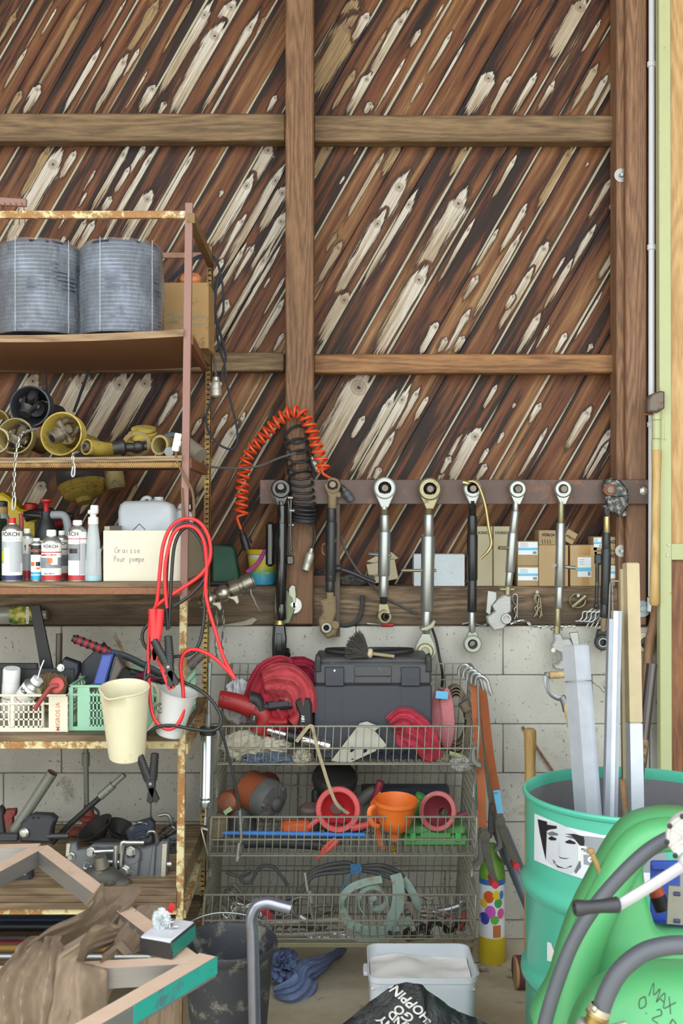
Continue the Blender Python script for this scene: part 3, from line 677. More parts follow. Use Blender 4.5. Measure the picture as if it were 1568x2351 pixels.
m=MB(3.7);m.lathe([(20,0),(33,0),(34,3),(34,10),(30,14),(20,14)],(396,1026,0),(.2,-.5,1),26,True);m.build('flange_ring',mat('slate_rubber',(74,78,88),.6),T)
m=MB(3.5);m.cyl((388,1037,2),(398,1032,-30),11,n=16);m.build('inner_tube',mat('grey_paint',(132,134,138),.5),T)
T=thing('drive_shaft','grey tube end jutting out behind the rack post','drive shaft',(450,1045,3.9),G2)
m=MB(3.9);m.cyl((428,1022,-8),(462,1048,14),20,n=20);m.build('guard_tube',mat('brown_grey',(132,122,108),.6),T)
T=thing('mains_adapter','white plastic power adapter wedged beside the rack post','adapter',(406,1038,3.44));m=MB(3.44);RR=Matrix.Rotation(.2,3,'Z');m.box((406,1015,0),(16,42,12),R=RR,b=2);m.build('body',WHITE,T);m=MB(3.44);m.box((412,1018,4),(8,12,12),R=RR,b=1);m.build('socket',WHITE,T)
T=thing('drive_shaft','drive shaft cone of black and yellow rings hanging below the second shelf','drive shaft',(195,1150,4.36))
m=MB(4.36);m.lathe([(0,-60),(52,-60),(56,-8),(56,0),(50,4)],(188,1112,0),(.25,1,.25),36,mats=[0,1,1,0]);m.lathe([(50,4),(51,10),(47,12),(48,18),(44,20),(45,26),(38,30),(20,34),(18,44),(0,44)],(188,1112,0),(.25,1,.25),36);m.build('guard_cone',[YCONE,KCONE],T)
m=MB(4.36);m.cyl((172,1050,-10),(184,1095,-2),20,n=16);m.build('guard_tube',YCONE,T)
m=MB(4.38);m.lathe([(0,0),(20,0),(24,-10),(24,-60),(0,-60)],(265,1122,-4),(.2,1,.1),20);m.box((265,1085,-6),(30,60,20),b=3);one(m,'guard_cap',YDUST,'dull yellow guard cap hanging behind the second shelf','cap')
def links(m,pts,L,r,w=None,n=10,k=8):
    # chain along a path: alternate stadium links
    path=catmull(pts,k);S_=[0]
    for a,b in zip(path,path[1:]):S_.append(S_[-1]+(b-a).length)
    w=w or L*.55;step=L-2.3*r;cnt=max(1,int(S_[-1]/step))
    def at(s):
        for i in range(len(S_)-1):
            if S_[i+1]>=s:
                q=(s-S_[i])/max(S_[i+1]-S_[i],1e-6);return path[i].lerp(path[i+1],q)
        return path[-1]
    for i in range(cnt):
        a=at(i*step);b=at((i+1)*step);c=(a+b)/2;t=(b-a).normalized();u=m_fr(t)
        q=u[0] if i%2 else u[1];hl=L/2-r;hw=w/2-r;st=max(hl-hw,0);P_=[]
        for j in range(n):
            an=2*pi*j/n;P_.append(c+t*(cos(an)*hw+(st if cos(an)>0 else -st))+q*(sin(an)*hw))
        m.tube(P_,r,n=5,k=1,closed=True)
def m_fr(ax):
    t=Vector((.6,0,1)).normalized() if abs(ax.z)<.8 else Vector((1,0,.3)).normalized();u=ax.cross(t).normalized();return u,ax.cross(u)
m=MB(3.42);links(m,[(60,976,-100),(54,986,-40),(49,997,0),(42,1020,2),(35,1060,2),(33,1110,2),(32,1140,2)],15,1.6);m.tube([(34,1138,2),(29,1146,2),(28,1166,2),(32,1170,2),(35,1160,2),(36,1144,2),(34,1138,2)],1.8,n=6);one(m,'chain',ZINC,'thin steel chain with a snap hook hanging in front of the second shelf','chain')
m=MB(3.44);links(m,[(166,1034,-60),(166,1040,-10),(168,1046,4),(169,1056,4),(168,1066,4)],13,1.5);m.tube([(169,1062,3),(172,1070,3),(171,1090,3),(167,1094,3),(165,1086,3),(168,1070,3)],2,n=6);one(m,'snap_hook',ZINC,'small steel hook on a short chain below the yellow cone','hook')
# ---------- third shelf: cans and bottles
G3='spray cans on the third shelf'
PAL=dict(w=WHITE,n=mat('navy_print',(44,52,92),.4,var=.03),r=mat('red_print',(178,44,48),.4,var=.03),k=mat('black_print',(34,32,34),.4,var=.03),g=mat('grey_print',(176,180,184),.4,var=.05),c=mat('cyan_print',(40,160,200),.4,var=.03),o=mat('orange_print',(226,104,44),.45,var=.05),y=mat('lime_print',(206,204,70),.45,var=.05),t=mat('photo_print',(128,132,136),.45,var=.5,vs=60),W=mat('white_print',(236,234,228),.4,var=.02))
FBK=PAL['k'];FBR=PAL['r']
def can(x,r,yt,d,label,bands,cap,capm,patches=(),texts=(),zb=None):
    zb=Z3 if zb is None else zb;k=d/F;c=P(x,0,d);yb=YB(zb,d);R=r*k
    T=thing('spray_can',label,'spray can',Vector((c.x,d,zb)),G3)
    zt=EYE-(yt-CY)*k;hh=zt-zb;zs=hh-R*.75
    m=MB();o=Vector((c.x,d,zb));m.lathe([(0,.003),(R*.9,.003),(R*.97,0),(R,.004),(R*.99,zs),(R*.96,zs+.003),(R*.8,zs+R*.35),(R*.45,zs+R*.62),(R*.45,hh-.001),(0,hh)],o,(0,0,1),28);m.build('can_body',ZINC,T)
    m=MB();pr=[];ms=[];mats=[];z=zs-.001
    tot=sum(b[1] for b in bands);h0=zs-.007
    z=zs-.002;pr.append((R*1.006,z))
    for key,f in bands:
        z2=z-h0*f/tot;pr.append((R*1.006,z2))
        mm=PAL[key]
        if mm not in mats:mats.append(mm)
        ms.append(mats.index(mm));z=z2
    m.lathe(pr,o,(0,0,1),32,mats=ms);m.build('label_sleeve',mats,T,norm=True)
    for key,a0,a1,f0,f1 in patches:
        m=MB();za=zs-h0*f0;zb_=zs-h0*f1
        def fn(u,v): 
            a=-pi/2+a0+(a1-a0)*u;return (c.x+R*1.012*cos(a),d+R*1.012*sin(a),zb+za+(zb_-za)*v)
        m.grid(fn,8,1);m.build('label_patch',PAL[key],T)
    for st,sz,key,f,a in texts:
        def fn(co):
            q=-pi/2+a+co.x/R;rr=R*1.014+co.z;return Vector((c.x+rr*cos(q),d+rr*sin(q),zb+zs-h0*f+co.y))
        text(st,sz*k,PAL[key],T,None,fn=fn,bold=.02)
    m=MB();cr,ch,nz=cap;m.lathe([(0,-.002),(cr*R,-.002),(cr*R,ch*R*.8),(cr*R*.85,ch*R),(0,ch*R)],o+Vector((0,0,hh)),(0,0,1),20);m.build('cap',capm,T)
    if nz: m=MB();m.cyl(o+Vector((0,-cr*R*.5,hh+ch*R*.6)),o+Vector((0,-cr*R*1.2,hh+ch*R*.6)),R*.08,n=8);m.build('nozzle',capm,T)
    return T
can(28,23,1200,3.54,'white and navy spray can with red cap, left end of the row',[('W',20),('w',6),('g',55),('W',30),('n',12)],(.36,.5,0),RED,[('y',-1.2,-.4,.42,.62),('g',.05,1.2,.25,.85),('n',-1.4,1.4,.165,.175),('W',-.6,0.0,.35,.75)],[('FÖRCH',13,'k',.08,.1)])
can(62,15,1222,3.62,'slim grey and red spray can half hidden behind the first can',[('W',14),('r',5),('g',55),('r',18)],(.5,.6,1),WHITE,[('W',-.5,.5,.15,.4)],[('!',16,'k',.25,0)])
can(84,13,1240,3.55,'small white spray can with orange print and a black top band',[('k',10),('k',12),('W',40),('c',18)],(.6,.4,1),WHITE,[('o',-.9,-.1,.5,.62),('k',.1,.9,.5,.62),('o',.2,.8,.66,.72)],[('INTACT',8,'o',.18,0),('MOTOREX',5,'W',.88,0)])
can(118,22.5,1228,3.54,'white and red spray can with a white cap, third shelf centre',[('W',24),('r',3),('W',14),('t',30),('W',20),('r',14)],(.5,.55,1),WHITE,[('o',-.15,.35,.42,.55),('W',.2,.9,.4,.6),('r',-1.2,-.4,.32,.36)],[('FÖRCH',10.5,'k',.11,.15),('Black Magic',6.5,'r',.33,.1),('Black Magic',5,'k',.84,.0)])
can(142,15,1226,3.63,'white and red spray can mostly hidden behind the centre one',[('W',24),('r',3),('W',14),('t',30),('W',20),('r',14)],(.5,.55,1),WHITE,[],[('RCH',9,'k',.11,.4)])
can(178,21,1203,3.54,'grubby white and red spray can next to the clear bottle',[('W',16),('r',2),('W',12),('t',40),('W',36),('r',12)],(.5,.45,0),WHITE,[('k',-.8,.2,.36,.46),('g',.5,1.2,.25,.9),('r',.42,.48,.12,.95)],[('RCH',13,'k',.06,-.3)])
for nm in():pass
m=MB(3.58);yb=YB(Z3,3.58);m.box((-14,(1190+yb)/2,-20),(34,yb-1190,60),b=4);m.cyl((-14,1192,-20),(-14,1180,-20),9);one(m,'oil_can',mat('green_can',(34,60,44),.4),'dark green oil can cut off by the left edge, third shelf','can')
CLEAR=NT('clear_plastic');CLEAR.b.inputs['Base Color'].default_value=(.82,.88,.9,1);CLEAR.b.inputs['Roughness'].default_value=.15;CLEAR.b.inputs['Alpha'].default_value=.38;CLEAR.bump(CLEAR.noise(CLEAR.obj(),120,3),.3,.003);CLEAR=CLEAR.m
T=thing('spray_bottle','clear spray bottle with a white head and teal dregs','bottle',(214,YB(Z3,3.54),3.54));yb=YB(Z3,3.54)-1
m=MB(3.54);m.lathe([(0,0),(19,0),(20,2),(19.5,14),(18,40),(15.5,90),(12,120),(10.5,135),(9,136)],(214,yb,0),(0,-1,0),28);m.build('bottle',CLEAR,T)
m=MB(3.54);m.lathe([(0,1),(18.6,1),(18.8,12),(0,12)],(214,yb,0),(0,-1,0),28);m.build('liquid',mat('teal_liquid',(64,170,186),.15,var=.05),T)
m=MB(3.54);m.lathe([(11,130),(12,131),(11.5,146),(7,148),(7,152),(12,156),(12,162),(8,164),(0,164)],(214,yb,0),(0,-1,0),24);m.box((217,yb-167,0),(17,14,13),b=2);m.cyl((212,yb-158,5),(206,yb-157,12),3);m.build('spray_head',WHITE,T)
m=MB(3.54);m.grid(lambda u,v:(214+20*sin(.6+u*.7),yb-14-v*60,20*cos(.6+u*.7)*.98),6,1);m.build('label',PAL['g'],T)
# pressure sprayer
T=thing('pressure_sprayer','hand pump pressure sprayer with a red knob behind the cans','sprayer',(105,YB(Z3,3.75),3.75));yb=YB(Z3,3.75)
m=MB(3.75);m.lathe([(0,0),(34,0),(36,4),(36,60),(32,78),(22,88),(0,88)],(108,yb,0),(0,-1,0),28);m.build('tank',mat('milky_tank',(214,212,196),.4),T)
m=MB(3.75);m.lathe([(24,86),(27,88),(26,100),(17,128),(13,136),(12,152),(0,152)],(106,yb,0),(0,-1,0),24);m.build('pump_collar',BLK,T)
m=MB(3.75);m.lathe([(6,150),(6,168),(8,171),(14,175),(14,179),(0,180)],(106,yb,0),(0,-1,0),20);m.build('pump_knob',RED,T)
m=MB(3.75);m.tube([(92,yb-140,0),(130,yb-144,0),(150,yb-138,0),(157,yb-100,0),(158,yb-70,0)],lambda t:(7,9),n=10,flat=(0,0,1));m.build('handle',mat('grey_handle',(150,154,160),.5),T)
m=MB(3.75);m.cyl((94,yb-141,4),(68,yb-143,8),7,6);m.cyl((68,yb-143,8),(56,yb-143,9),4.5,3);m.build('nozzle',BLK,T)
JY=mat('yellow_jerry',(214,184,44),.45,var=.08)
T=thing('jerrycan','yellow jerrycan with a red screw cap behind the cans','jerrycan',(40,YB(Z3,3.95),3.95));yb=YB(Z3,3.95)
m=MB(3.95);m.prism([(-6,yb),(92,yb),(92,1200),(74,1172),(50,1168),(26,1140),(10,1130),(-6,1134)],-40,20,b=6);m.build('body',JY,T)
m=MB(3.95);m.lathe([(0,0),(16,0),(16,13),(12,16),(0,16)],(68,1170,-8),(.1,-1,0),16);m.build('cap',RED,T)
T=thing('pump_bottle','grey round shouldered bottle with a dark cap at the left edge','bottle',(4,YB(Z3,3.7),3.7));yb=YB(Z3,3.7)
m=MB(3.7);m.lathe([(0,0),(30,0),(30,90),(27,120),(18,142),(14,150),(0,150)],(2,yb,0),(0,-1,0),26);m.build('body',mat('silver_grey',(150,152,150),.4,.3),T)
m=MB(3.7);m.lathe([(15,148),(16,150),(16,162),(15,164),(15,176),(8,178),(0,178)],(2,yb,0),(0,-1,0),20,mats=[1,1,1,0,0,0]);m.build('cap',[BLK,mat('tan_band',(150,120,70),.6)],T)
T=thing('angle_grinder','black power tool with red trim lying behind the pressure sprayer','power tool',(110,1225,3.9));
m=MB(3.9);m.tube([(58,1186,0),(90,1178,0),(128,1180,0),(168,1186,0)],lambda t:13-5*t,n=12);m.cyl((112,1176,6),(100,1150,10),4);m.ball((112,1172,2),(14,8,10));m.build('body',BLKD,T)
m=MB(3.85);m.tube([(118,1206,0),(150,1200,0),(178,1206,0)],10,n=12);m.build('housing',mat('maroon_red',(140,40,44),.45),T)
m=MB(3.9);m.box((110,1212,-4),(60,30,16),b=2);m.build('stand',BLKD,T)
m=MB(3.72);m.tube([(48,1225,0),(49,1190,0),(46,1178,0)],lambda t:6-2*t,n=10);one(m,'marker_pen',mat('brick_red',(170,72,66),.5),'brick red marker standing between the first cans','pen')
# grease box and the canisters in it
CB=mat('cream_melamine',(208,200,180),.5,var=.04,dirt=(160,146,118),da=.26,ds=5);d=3.53;yb=YB(Z3,d)-.5
T=thing('grease_box','cream wooden box with handwriting on its front, third shelf','box',(330,yb,3.8))
k=d/F;xa,xb=P(237,0,d).x,P(419,0,d).x;zt=EYE-(1217-CY)*k
m=MB();m.box(((xa+xb)/2,d+.008,(zt+Z3)/2),(xb-xa,.016,zt-Z3-.001),b=.0012);m.build('front_board',CB,T)
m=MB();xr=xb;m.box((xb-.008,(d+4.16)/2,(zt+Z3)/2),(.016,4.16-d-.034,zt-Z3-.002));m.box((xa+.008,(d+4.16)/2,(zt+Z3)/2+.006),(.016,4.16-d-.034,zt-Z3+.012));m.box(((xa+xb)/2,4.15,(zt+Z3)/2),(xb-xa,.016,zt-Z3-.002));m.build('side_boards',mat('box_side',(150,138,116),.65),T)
m=MB();m.box(((xa+xb)/2,3.84,Z3+.006),(xb-xa-.034,.6,.008));m.build('bottom_board',CB,T)
pen=mat('pencil_line',(120,118,120),.8)
def script(pts_list,r,d,mt,T): 
    m=MB(d)
    for pl in pts_list: m.tube([(x,y,.4) for x,y in pl],r,n=4,k=4)
    m.build('handwriting',mt,T)
def hw(s,x,y,h,sx=.62):
    G={'G':[[(.8,.2),(.5,0),(.1,.3),(.05,.7),(.4,1),(.8,.8),(.85,.55),(.5,.55)]],'r':[[(.1,.4),(.15,1)],[(.15,.6),(.4,.4),(.6,.45)]],'a':[[(.6,.5),(.3,.4),(.08,.7),(.3,1),(.6,.8),(.62,.45),(.7,1)]],'i':[[(.3,.4),(.32,1)],[(.3,.15),(.32,.2)]],'s':[[(.6,.45),(.25,.45),(.3,.68),(.55,.75),(.5,1),(.1,.95)]],'e':[[(.1,.72),(.6,.66),(.45,.42),(.12,.6),(.2,.98),(.65,.9)]],'P':[[(.15,0),(.18,1)],[(.15,.05),(.6,.05),(.65,.4),(.2,.5)]],'o':[[(.35,.42),(.08,.7),(.35,1),(.62,.7),(.35,.42)]],'u':[[(.1,.42),(.12,.9),(.4,1),(.6,.75),(.62,.42),(.66,1)]],'p':[[(.12,.42),(.15,1.4)],[(.12,.5),(.5,.42),(.6,.75),(.4,1),(.15,.9)]],'m':[[(.05,.42),(.08,1)],[(.08,.6),(.25,.42),(.35,.55),(.36,1)],[(.36,.6),(.55,.42),(.68,.55),(.7,1)]],'M':[[(.0,1),(.1,0),(.4,.7),(.75,0),(.85,1)]],'A':[[(0,1),(.4,0),(.8,1)],[(.2,.6),(.65,.6)]],'X':[[(0,0),(.8,1)],[(.8,0),(0,1)]],'0':[[(.4,0),(.05,.5),(.4,1),(.75,.5),(.4,0)]],'.':[[(.2,.95),(.3,1)]],'2':[[(.1,.25),(.4,0),(.7,.3),(.1,1),(.8,1)]],'B':[[(.1,0),(.1,1)],[(.1,0),(.6,.1),(.55,.45),(.1,.5)],[(.1,.5),(.7,.6),(.6,.95),(.1,1)]],'R':[[(.1,0),(.1,1)],[(.1,0),(.65,.1),(.6,.45),(.1,.5),(.75,1)]],' ':[]}
    out=[];cx=x
    for ch in s:
        for st in G[ch]: out.append([(cx+a*h*sx,y+b*h) for a,b in st])
        cx+=h*sx*.88
    return out
script(hw('Graisse',263,1256,13,.75)+hw('Pour pompe',261,1276,13,.62),.55,d,pen,T)
JW=mat('milky_canister',(206,212,220),.4,var=.03,dirt=(170,166,156),da=.22)
def canister(x0,x1,y0,d,label,depth):
    yb=YB(Z3+.011,d);T=thing('canister',label,'canister',((x0+x1)/2,yb,d));cx=(x0+x1)/2;w=x1-x0
    m=MB(d);m.prism([(x0,yb),(x1,yb),(x1,y0+26),(x1-5,y0+12),(x1-18,y0+5),(x0+w*.7,y0+2),(x0+14,y0+4),(x0+4,y0+12),(x0,y0+28)],-depth,0,b=9);m.build('body',JW,T,ang=50)
    m=MB(d);m.tube([(x0+w*.38,y0+6,-depth/2),(x0+w*.44,y0-3,-depth/2),(x0+w*.52,y0-4,-depth/2),(x0+w*.58,y0+5,-depth/2)],5,n=10);m.cyl((x0+w*.7,y0+4,-depth/2),(x0+w*.7,y0-6,-depth/2),11,n=16);m.build('handle',JW,T);return T
c1=canister(270,397,1146,3.74,'milky white canister with a green topped handle standing in the cream box',70)
m=MB(3.74);m.box((350,1147,-34),(20,6,8),b=1);m.build('green_tab',mat('green_tab',(84,140,84),.5),c1)
m=MB(3.74);
for a,b in(((304,1218),(320,1202)),((320,1202),(334,1216))): m.tube([(*a,.6),(*b,.6)],.8,n=4)
m.build('hazard_diamond',PAL['k'],c1)
canister(386,440,1164,3.86,'milky canister behind the post in the cream box',50)
# ---------- jumper leads hung on the rack post
JR=mat('red_cable_sheath',(216,44,48),.38,var=.05);JK=mat('black_cable_sheath',(36,36,38),.35,var=.1,dirt=(90,84,76),da=.2)
T=thing('jumper_cables','red and black jumper cables looped over the front post of the rack','jumper cables',(410,1750,3.42))
m=MB(3.42)
m.tube([(357,1392,0),(362,1372,2),(368,1310,6),(376,1250,8),(395,1208,10),(426,1190,12),(458,1198,10),(480,1232,8),(483,1280,4),(462,1318,2),(415,1352,0),(375,1378,0),(347,1412,-2),(340,1500,-4),(344,1600,0),(356,1650,6),(384,1671,10),(408,1662,10),(422,1630,8),(421,1580,8),(415,1525,6),(426,1497,6),(450,1490,6),(485,1504,4),(515,1530,2),(538,1557,0)],4.4,n=10)
m.tube([(384,1395,6),(380,1330,10),(384,1280,12),(400,1225,14),(426,1207,14),(452,1214,12),(470,1245,10),(475,1300,4),(472,1350,2),(478,1392,0),(492,1440,0),(514,1510,0),(533,1546,0),(539,1558,0)],4.4,n=10);m.build('red_cable',JR,T)
m=MB(3.42)
m.tube([(386,1445,4),(382,1380,6),(384,1300,6),(392,1240,8),(410,1208,10),(432,1200,10),(458,1214,8),(476,1254,4),(477,1300,0),(462,1340,-2),(425,1375,-4),(380,1402,-4),(345,1428,-4),(327,1452,-4),(329,1478,-4),(344,1496,-6)],4,n=10)
m.tube([(388,1442,2),(394,1330,4),(402,1250,6),(424,1212,8),(448,1222,8),(468,1260,4),(473,1320,0),(470,1390,-4),(464,1450,-4),(454,1484,-2),(435,1502,0),(400,1507,2)],4,n=10)
m.tube([(346,1495,-6),(336,1530,-2),(333,1560,2),(345,1548,2),(362,1556,-2),(385,1555,-6),(420,1566,-4),(455,1582,0),(485,1606,2),(506,1640,4),(506,1665,6),(485,1676,8),(440,1671,10),(395,1663,12),(360,1668,12),(335,1688,10),(323,1715,8),(322,1738,8)],4,n=10);m.build('black_cable',JK,T)
def clamp(x,y,ang,s,mt,nm,T,d=3.38,open_=.28,z=0):
    M=PX(d)@Matrix.Translation((x,y,z))@Matrix.Rotation(ang,4,'Z')@Matrix.Scale(s,4)
    C=None
    m=MB(M=M)
    # arm one: ribbed handle, pivot block and jaw; arm two opens at an angle
    for sg in(-1,1):
        R=Matrix.Rotation(sg*open_,4,'Z')
        q=lambda a,b,c=0:(R@Vector((a,b,c)))
        m.tube([q(sg*3,-62),q(sg*3,-6)],lambda t:(7.5+1.5*t,6.5),n=10,k=1,flat=R@Vector((1,0,0)))
        for i in range(9): m.tube([q(sg*3,-58+i*5.4-1.4),q(sg*3,-58+i*5.4+1.4)],lambda t:(8.8+.15*i,7.6),n=10,k=1,flat=R@Vector((1,0,0)))
        m.prism([(sg*-2,-10),(sg*9,-10),(sg*10,8),(sg*7,40),(sg*2,42),(sg*-5,38),(sg*-3,8)],-6,6,R,b=1)
    m.cyl((0,0,-8.5),(0,0,8.5),9,n=16);o=m.build(nm,mt,T)
    m=MB(M=M);m.cyl((0,0,8),(0,0,10),3.4,n=10);m.build('rivet',BLK if mt!=JK else GSTEEL,o)
    return o
clamp(357,1468,.03,1.15,JR,'red_clamp',T,open_=.08);clamp(381,1545,-.35,.95,JR,'red_clamp',T,open_=-.05,z=-4)
clamp(389,1528,-.27,1.12,JK,'black_clamp',T,open_=.2,z=10);clamp(348,1795,-.13,1.1,JK,'black_clamp',T,open_=.22,z=8)
# ---------- shelf four: crates, jugs, tools
def crate(name,label,x0,x1,y0,d,dep,mt,wins,text_=None):
    z=Z4;yb=YB(z,d)-.3;k=d/F;D=dep/k
    T=thing(name,label,'crate',Vector((P((x0+x1)/2,0,d).x,d+dep/2,z)))
    m=MB(d);W=x1-x0
    m.box(((x0+x1)/2,y0+3,-D/2),(W+4,6,D+4),b=1.5) if 0 else None
    for zz in(0,-D):
        m.box(((x0+x1)/2,y0+3,zz),(W+5,6,5),b=1);m.box(((x0+x1)/2,yb-5,zz),(W,10,4),b=1);m.box(((x0+x1)/2,y0+22,zz),(W,4,4))
        for a,b in wins['solid']: m.box(((a+b)/2,(y0+yb)/2,zz),(b-a,yb-y0,3.4),b=.5)
        for a,b,n,rows in wins['lat']:
            for i in range(n+1): m.box((a+(b-a)*i/n,(y0+yb)/2+8,zz),(3.2,yb-y0-16,3))
            for r in range(rows+1): yy=y0+24+(yb-12-y0-24)*r/rows;m.box(((a+b)/2,yy,zz),(b-a,3.6,3))
    for x in(x0,x1):
        m.box((x,y0+3,-D/2),(5,6,D+5),b=1);m.box((x,yb-5,-D/2),(4,10,D));m.box((x,y0+22,-D/2),(4,4,D))
        for i in range(11): m.box((x,(y0+yb)/2,-D*i/10),(3.4,yb-y0,4.5))
        for r in(.45,.65): m.box((x,y0+(yb-y0)*r,-D/2),(3,4,D))
    m.box(((x0+x1)/2,yb-2,-D/2),(W-2,3,D-2));m.build('basket',mt,T)
    return T
BEI=mat('beige_crate',(222,212,190),.55,var=.05,dirt=(140,122,96),da=.3);MINT=mat('mint_crate',(150,196,166),.5,var=.06,dirt=(120,140,112),da=.2)
c=crate('crate','beige plastic crate with orange lettering on the fourth shelf',-80,154,1593,3.54,.34,BEI,dict(solid=[(-80,-30),(112,154),(24,32),(-28,-20)],lat=[(-20,24,3,3),(32,100,6,3)]))
text('MIGROS /A',13.5*3.54/F,mat('orange_ink',(206,130,92),.7),c,TM(133,1645,3.537,pi/2),bold=.01)
m=MB(3.54);m.box((60,1614,4),(86,4,3));m.tube([(22,1608,4),(22,1660,4),(28,1668,4)],2.2,n=6);m.tube([(98,1608,4),(98,1660,4),(92,1668,4)],2.2,n=6);m.build('handle_rim',BEI,c)
crate('crate','mint green plastic crate on the fourth shelf behind the hanging jug',160,408,1572,3.56,.42,MINT,dict(solid=[(160,168),(178,206),(240,246),(330,352),(396,408)],lat=[(206,240,4,4),(246,330,8,4),(352,396,4,4)]))
G4='spray cans in the beige crate'
def loose_can(x,y,ang,r,L,d,label,capped,txt,z=0):
    T=thing('spray_can',label,'spray can',(x,y,d),G4);A=Vector((sin(ang),-cos(ang),.18));A.normalize();o=Vector((x,y,z))
    m=MB(d);m.lathe([(0,0),(r*.95,0),(r,2),(r,L-8),(r*.97,L)],o,A,26);m.build('can_body',PAL['W'],T)
    m=MB(d);m.lathe([(r*1.01,L*.55),(r*1.01,L*.57)],o,A,26);m.build('red_line',PAL['r'],T)
    if capped:
        m=MB(d);m.lathe([(r*.98,L),(r*.98,L+30),(r*.9,L+33),(0,L+33)],o,A,26);m.build('cap',WHITE,T)
    else:
        m=MB(d);m.lathe([(r*1.02,L-1),(r*1.05,L+1),(r*.8,L+8),(r*.55,L+12),(0,L+12)],o,A,24);m.build('dome',ZINC,T)
        m=MB(d);q=o+A*(L+8);m.lathe([(r*.62,0),(r*.6,14),(0,15)],q,A,18);p=q+A*10;m.tube([p,p+Vector((8,-26,2)),p+Vector((16,-46,2))],1.6,n=6);m.build('nozzle_cap',WHITE,T)
    if txt:
        u=Vector((cos(ang),sin(ang),0));Mx=PX(d)@Matrix.Translation(o+A*(L*.86)+Vector((0,0,r*1.02)))
        ex=Vector((cos(ang),sin(ang),0));ey=A;ez=Vector((0,0,1))
        def fn(co):
            th=co.x/r;pnt=o+A*(L*.84+co.y)+ (ex*sin(th)+ (Vector((0,0,1))-A*A.z).normalized()*cos(th))*(r*1.03+co.z)
            return PX(d)@pnt
        text(txt,11,PAL['k'],T,None,fn=fn,bold=.03)
loose_can(22,1640,.1,20,78,3.7,'white spray can with a domed white cap standing in the beige crate',True,None)
loose_can(28,1640,.66,22,88,3.64,'white and red spray can leaning in the beige crate with a straw nozzle',False,'FÖRCH',6)
T=thing('hand_brush','worn brown bristle brush lying in the beige crate','brush',(112,1600,3.68))
m=MB(3.68)
rr=random.Random(4)
for i in range(420):
    a=rr.uniform(0,2*pi);q=sqrt(rr.random());x=112+34*q*cos(a);zz=-10+16*q*sin(a);m.tube([(x,1600,zz),(x+rr.uniform(-5,7)+(x-112)*.1,1552+rr.uniform(-8,8)+abs(x-112)*.3,zz+rr.uniform(-4,4))],1.3,n=3,k=1)
m.build('bristles',mat('brown_bristle',(122,94,64),.9,var=.4,vs=60),T);m=MB(3.68);m.box((112,1604,-10),(76,10,34),b=3);m.build('brush_head',SHW,T)
T=thing('crank_handle','red rusty crank with a disc head resting on the beige crate','crank',(110,1640,3.5));CR=rusty('red_rust_crank',(150,62,62),(104,62,50),.45,rust2=(150,98,84))
m=MB(3.5);m.tube([(82,1626,10),(112,1584,12),(122,1574,12),(134,1572,8)],5.4,n=12);m.build('lever',CR,T);m=MB(3.5);m.lathe([(0,0),(17,0),(18,2),(18,8),(15,10),(0,10)],(132,1574,-4),(-.2,-.3,1),28);m.build('disc',mat('red_disc',(176,66,64),.5,dirt=(130,80,70),da=.35),T)
m=MB(3.6);m.cyl((87,1588,6),(84,1582,-30),9,n=14);one(m,'wooden_dowel',mat('green_dowel',(140,146,104),.7),'short pale green dowel poking out of the beige crate','dowel')
m=MB(3.72);m.box((30,1570,-8),(280,70,8),b=2);m.box((40,1530,-8),(90,14,12),b=2);one(m,'tray','' or BLKD,'dusty dark tray standing behind the spray cans in the beige crate','tray')
m=MB(3.8);m.prism([(70,1390),(92,1388),(128,1560),(98,1560)],-4,4,b=.6);one(m,'steel_flat_bar',mat('black_strap_iron',(48,48,50),.5,.5,dirt=(88,80,70),da=.3),'tall black flat iron bar standing on the fourth shelf','iron bar')
m=MB(3.82);m.cyl((136,1455,0),(134,1600,0),7.5,n=16);one(m,'steel_tube',mat('dull_brown_tube',(92,84,74),.5,.5),'short dull grey tube standing behind the mint crate','tube')
T=thing('hitch_coupling','black painted coupling piece with a nut behind the mint crate','coupling',(165,1590,3.75))
BP=mat('blue_black_paint',(36,40,52),.4,dirt=(84,80,74),da=.25)
m=MB(3.75);m.prism([(138,1530),(150,1508),(184,1520),(184,1540),(176,1560),(170,1590),(148,1590),(146,1550)],-14,14,b=3);m.build('body',BP,T)
m=MB(3.75);m.lathe([(0,0),(9,0),(9,6),(5,6),(5,12),(0,12)],(144,1530,14),(0,0,1),8);m.build('hex_nut',ZINC,T)
m=MB(3.78);m.prism([(180,1530),(238,1474),(252,1492),(250,1560),(200,1570)],-10,10,b=2);one(m,'steel_plate',BP,'black angled steel plate leaning behind the blue handle','plate')
T=thing('hand_tool','tool with a red ribbed grip leaning above the mint crate','tool',(250,1600,3.7))
m=MB(3.7);A0=Vector((176,1464,20));A1=Vector((254,1496,8));m.tube([A0,A1],9.5,n=16,k=1);m.build('grip',mat('grip_red',(142,40,44),.6,dirt=(100,60,56),da=.3),T)
m=MB(3.7);u=(A1-A0).normalized()
for i in range(6): m.tube([A0+u*(4+i*15-2.5),A0+u*(4+i*15+2.5)],11,n=16,k=1)
m.tube([A0-u*6,A0],8,n=14,k=1);m.build('grip_rings',BLK,T)
m=MB(3.7);m.tube([A1,(290,1506,4),(330,1526,0),(370,1548,-4)],lambda t:(8,5),n=10);m.build('shaft',mat('shaft_dark',(56,58,62),.5,.4),T)
T=thing('blue_wedge','scuffed blue painted metal wedge lying on the mint crate','wedge',(262,1572,3.6))
m=MB(3.6);m.prism([(220,1566),(240,1500),(266,1498),(246,1568)],-4,30,b=3);m.build('body',mat('blue_paint',(66,84,158),.5,dirt=(110,104,100),da=.3),T)
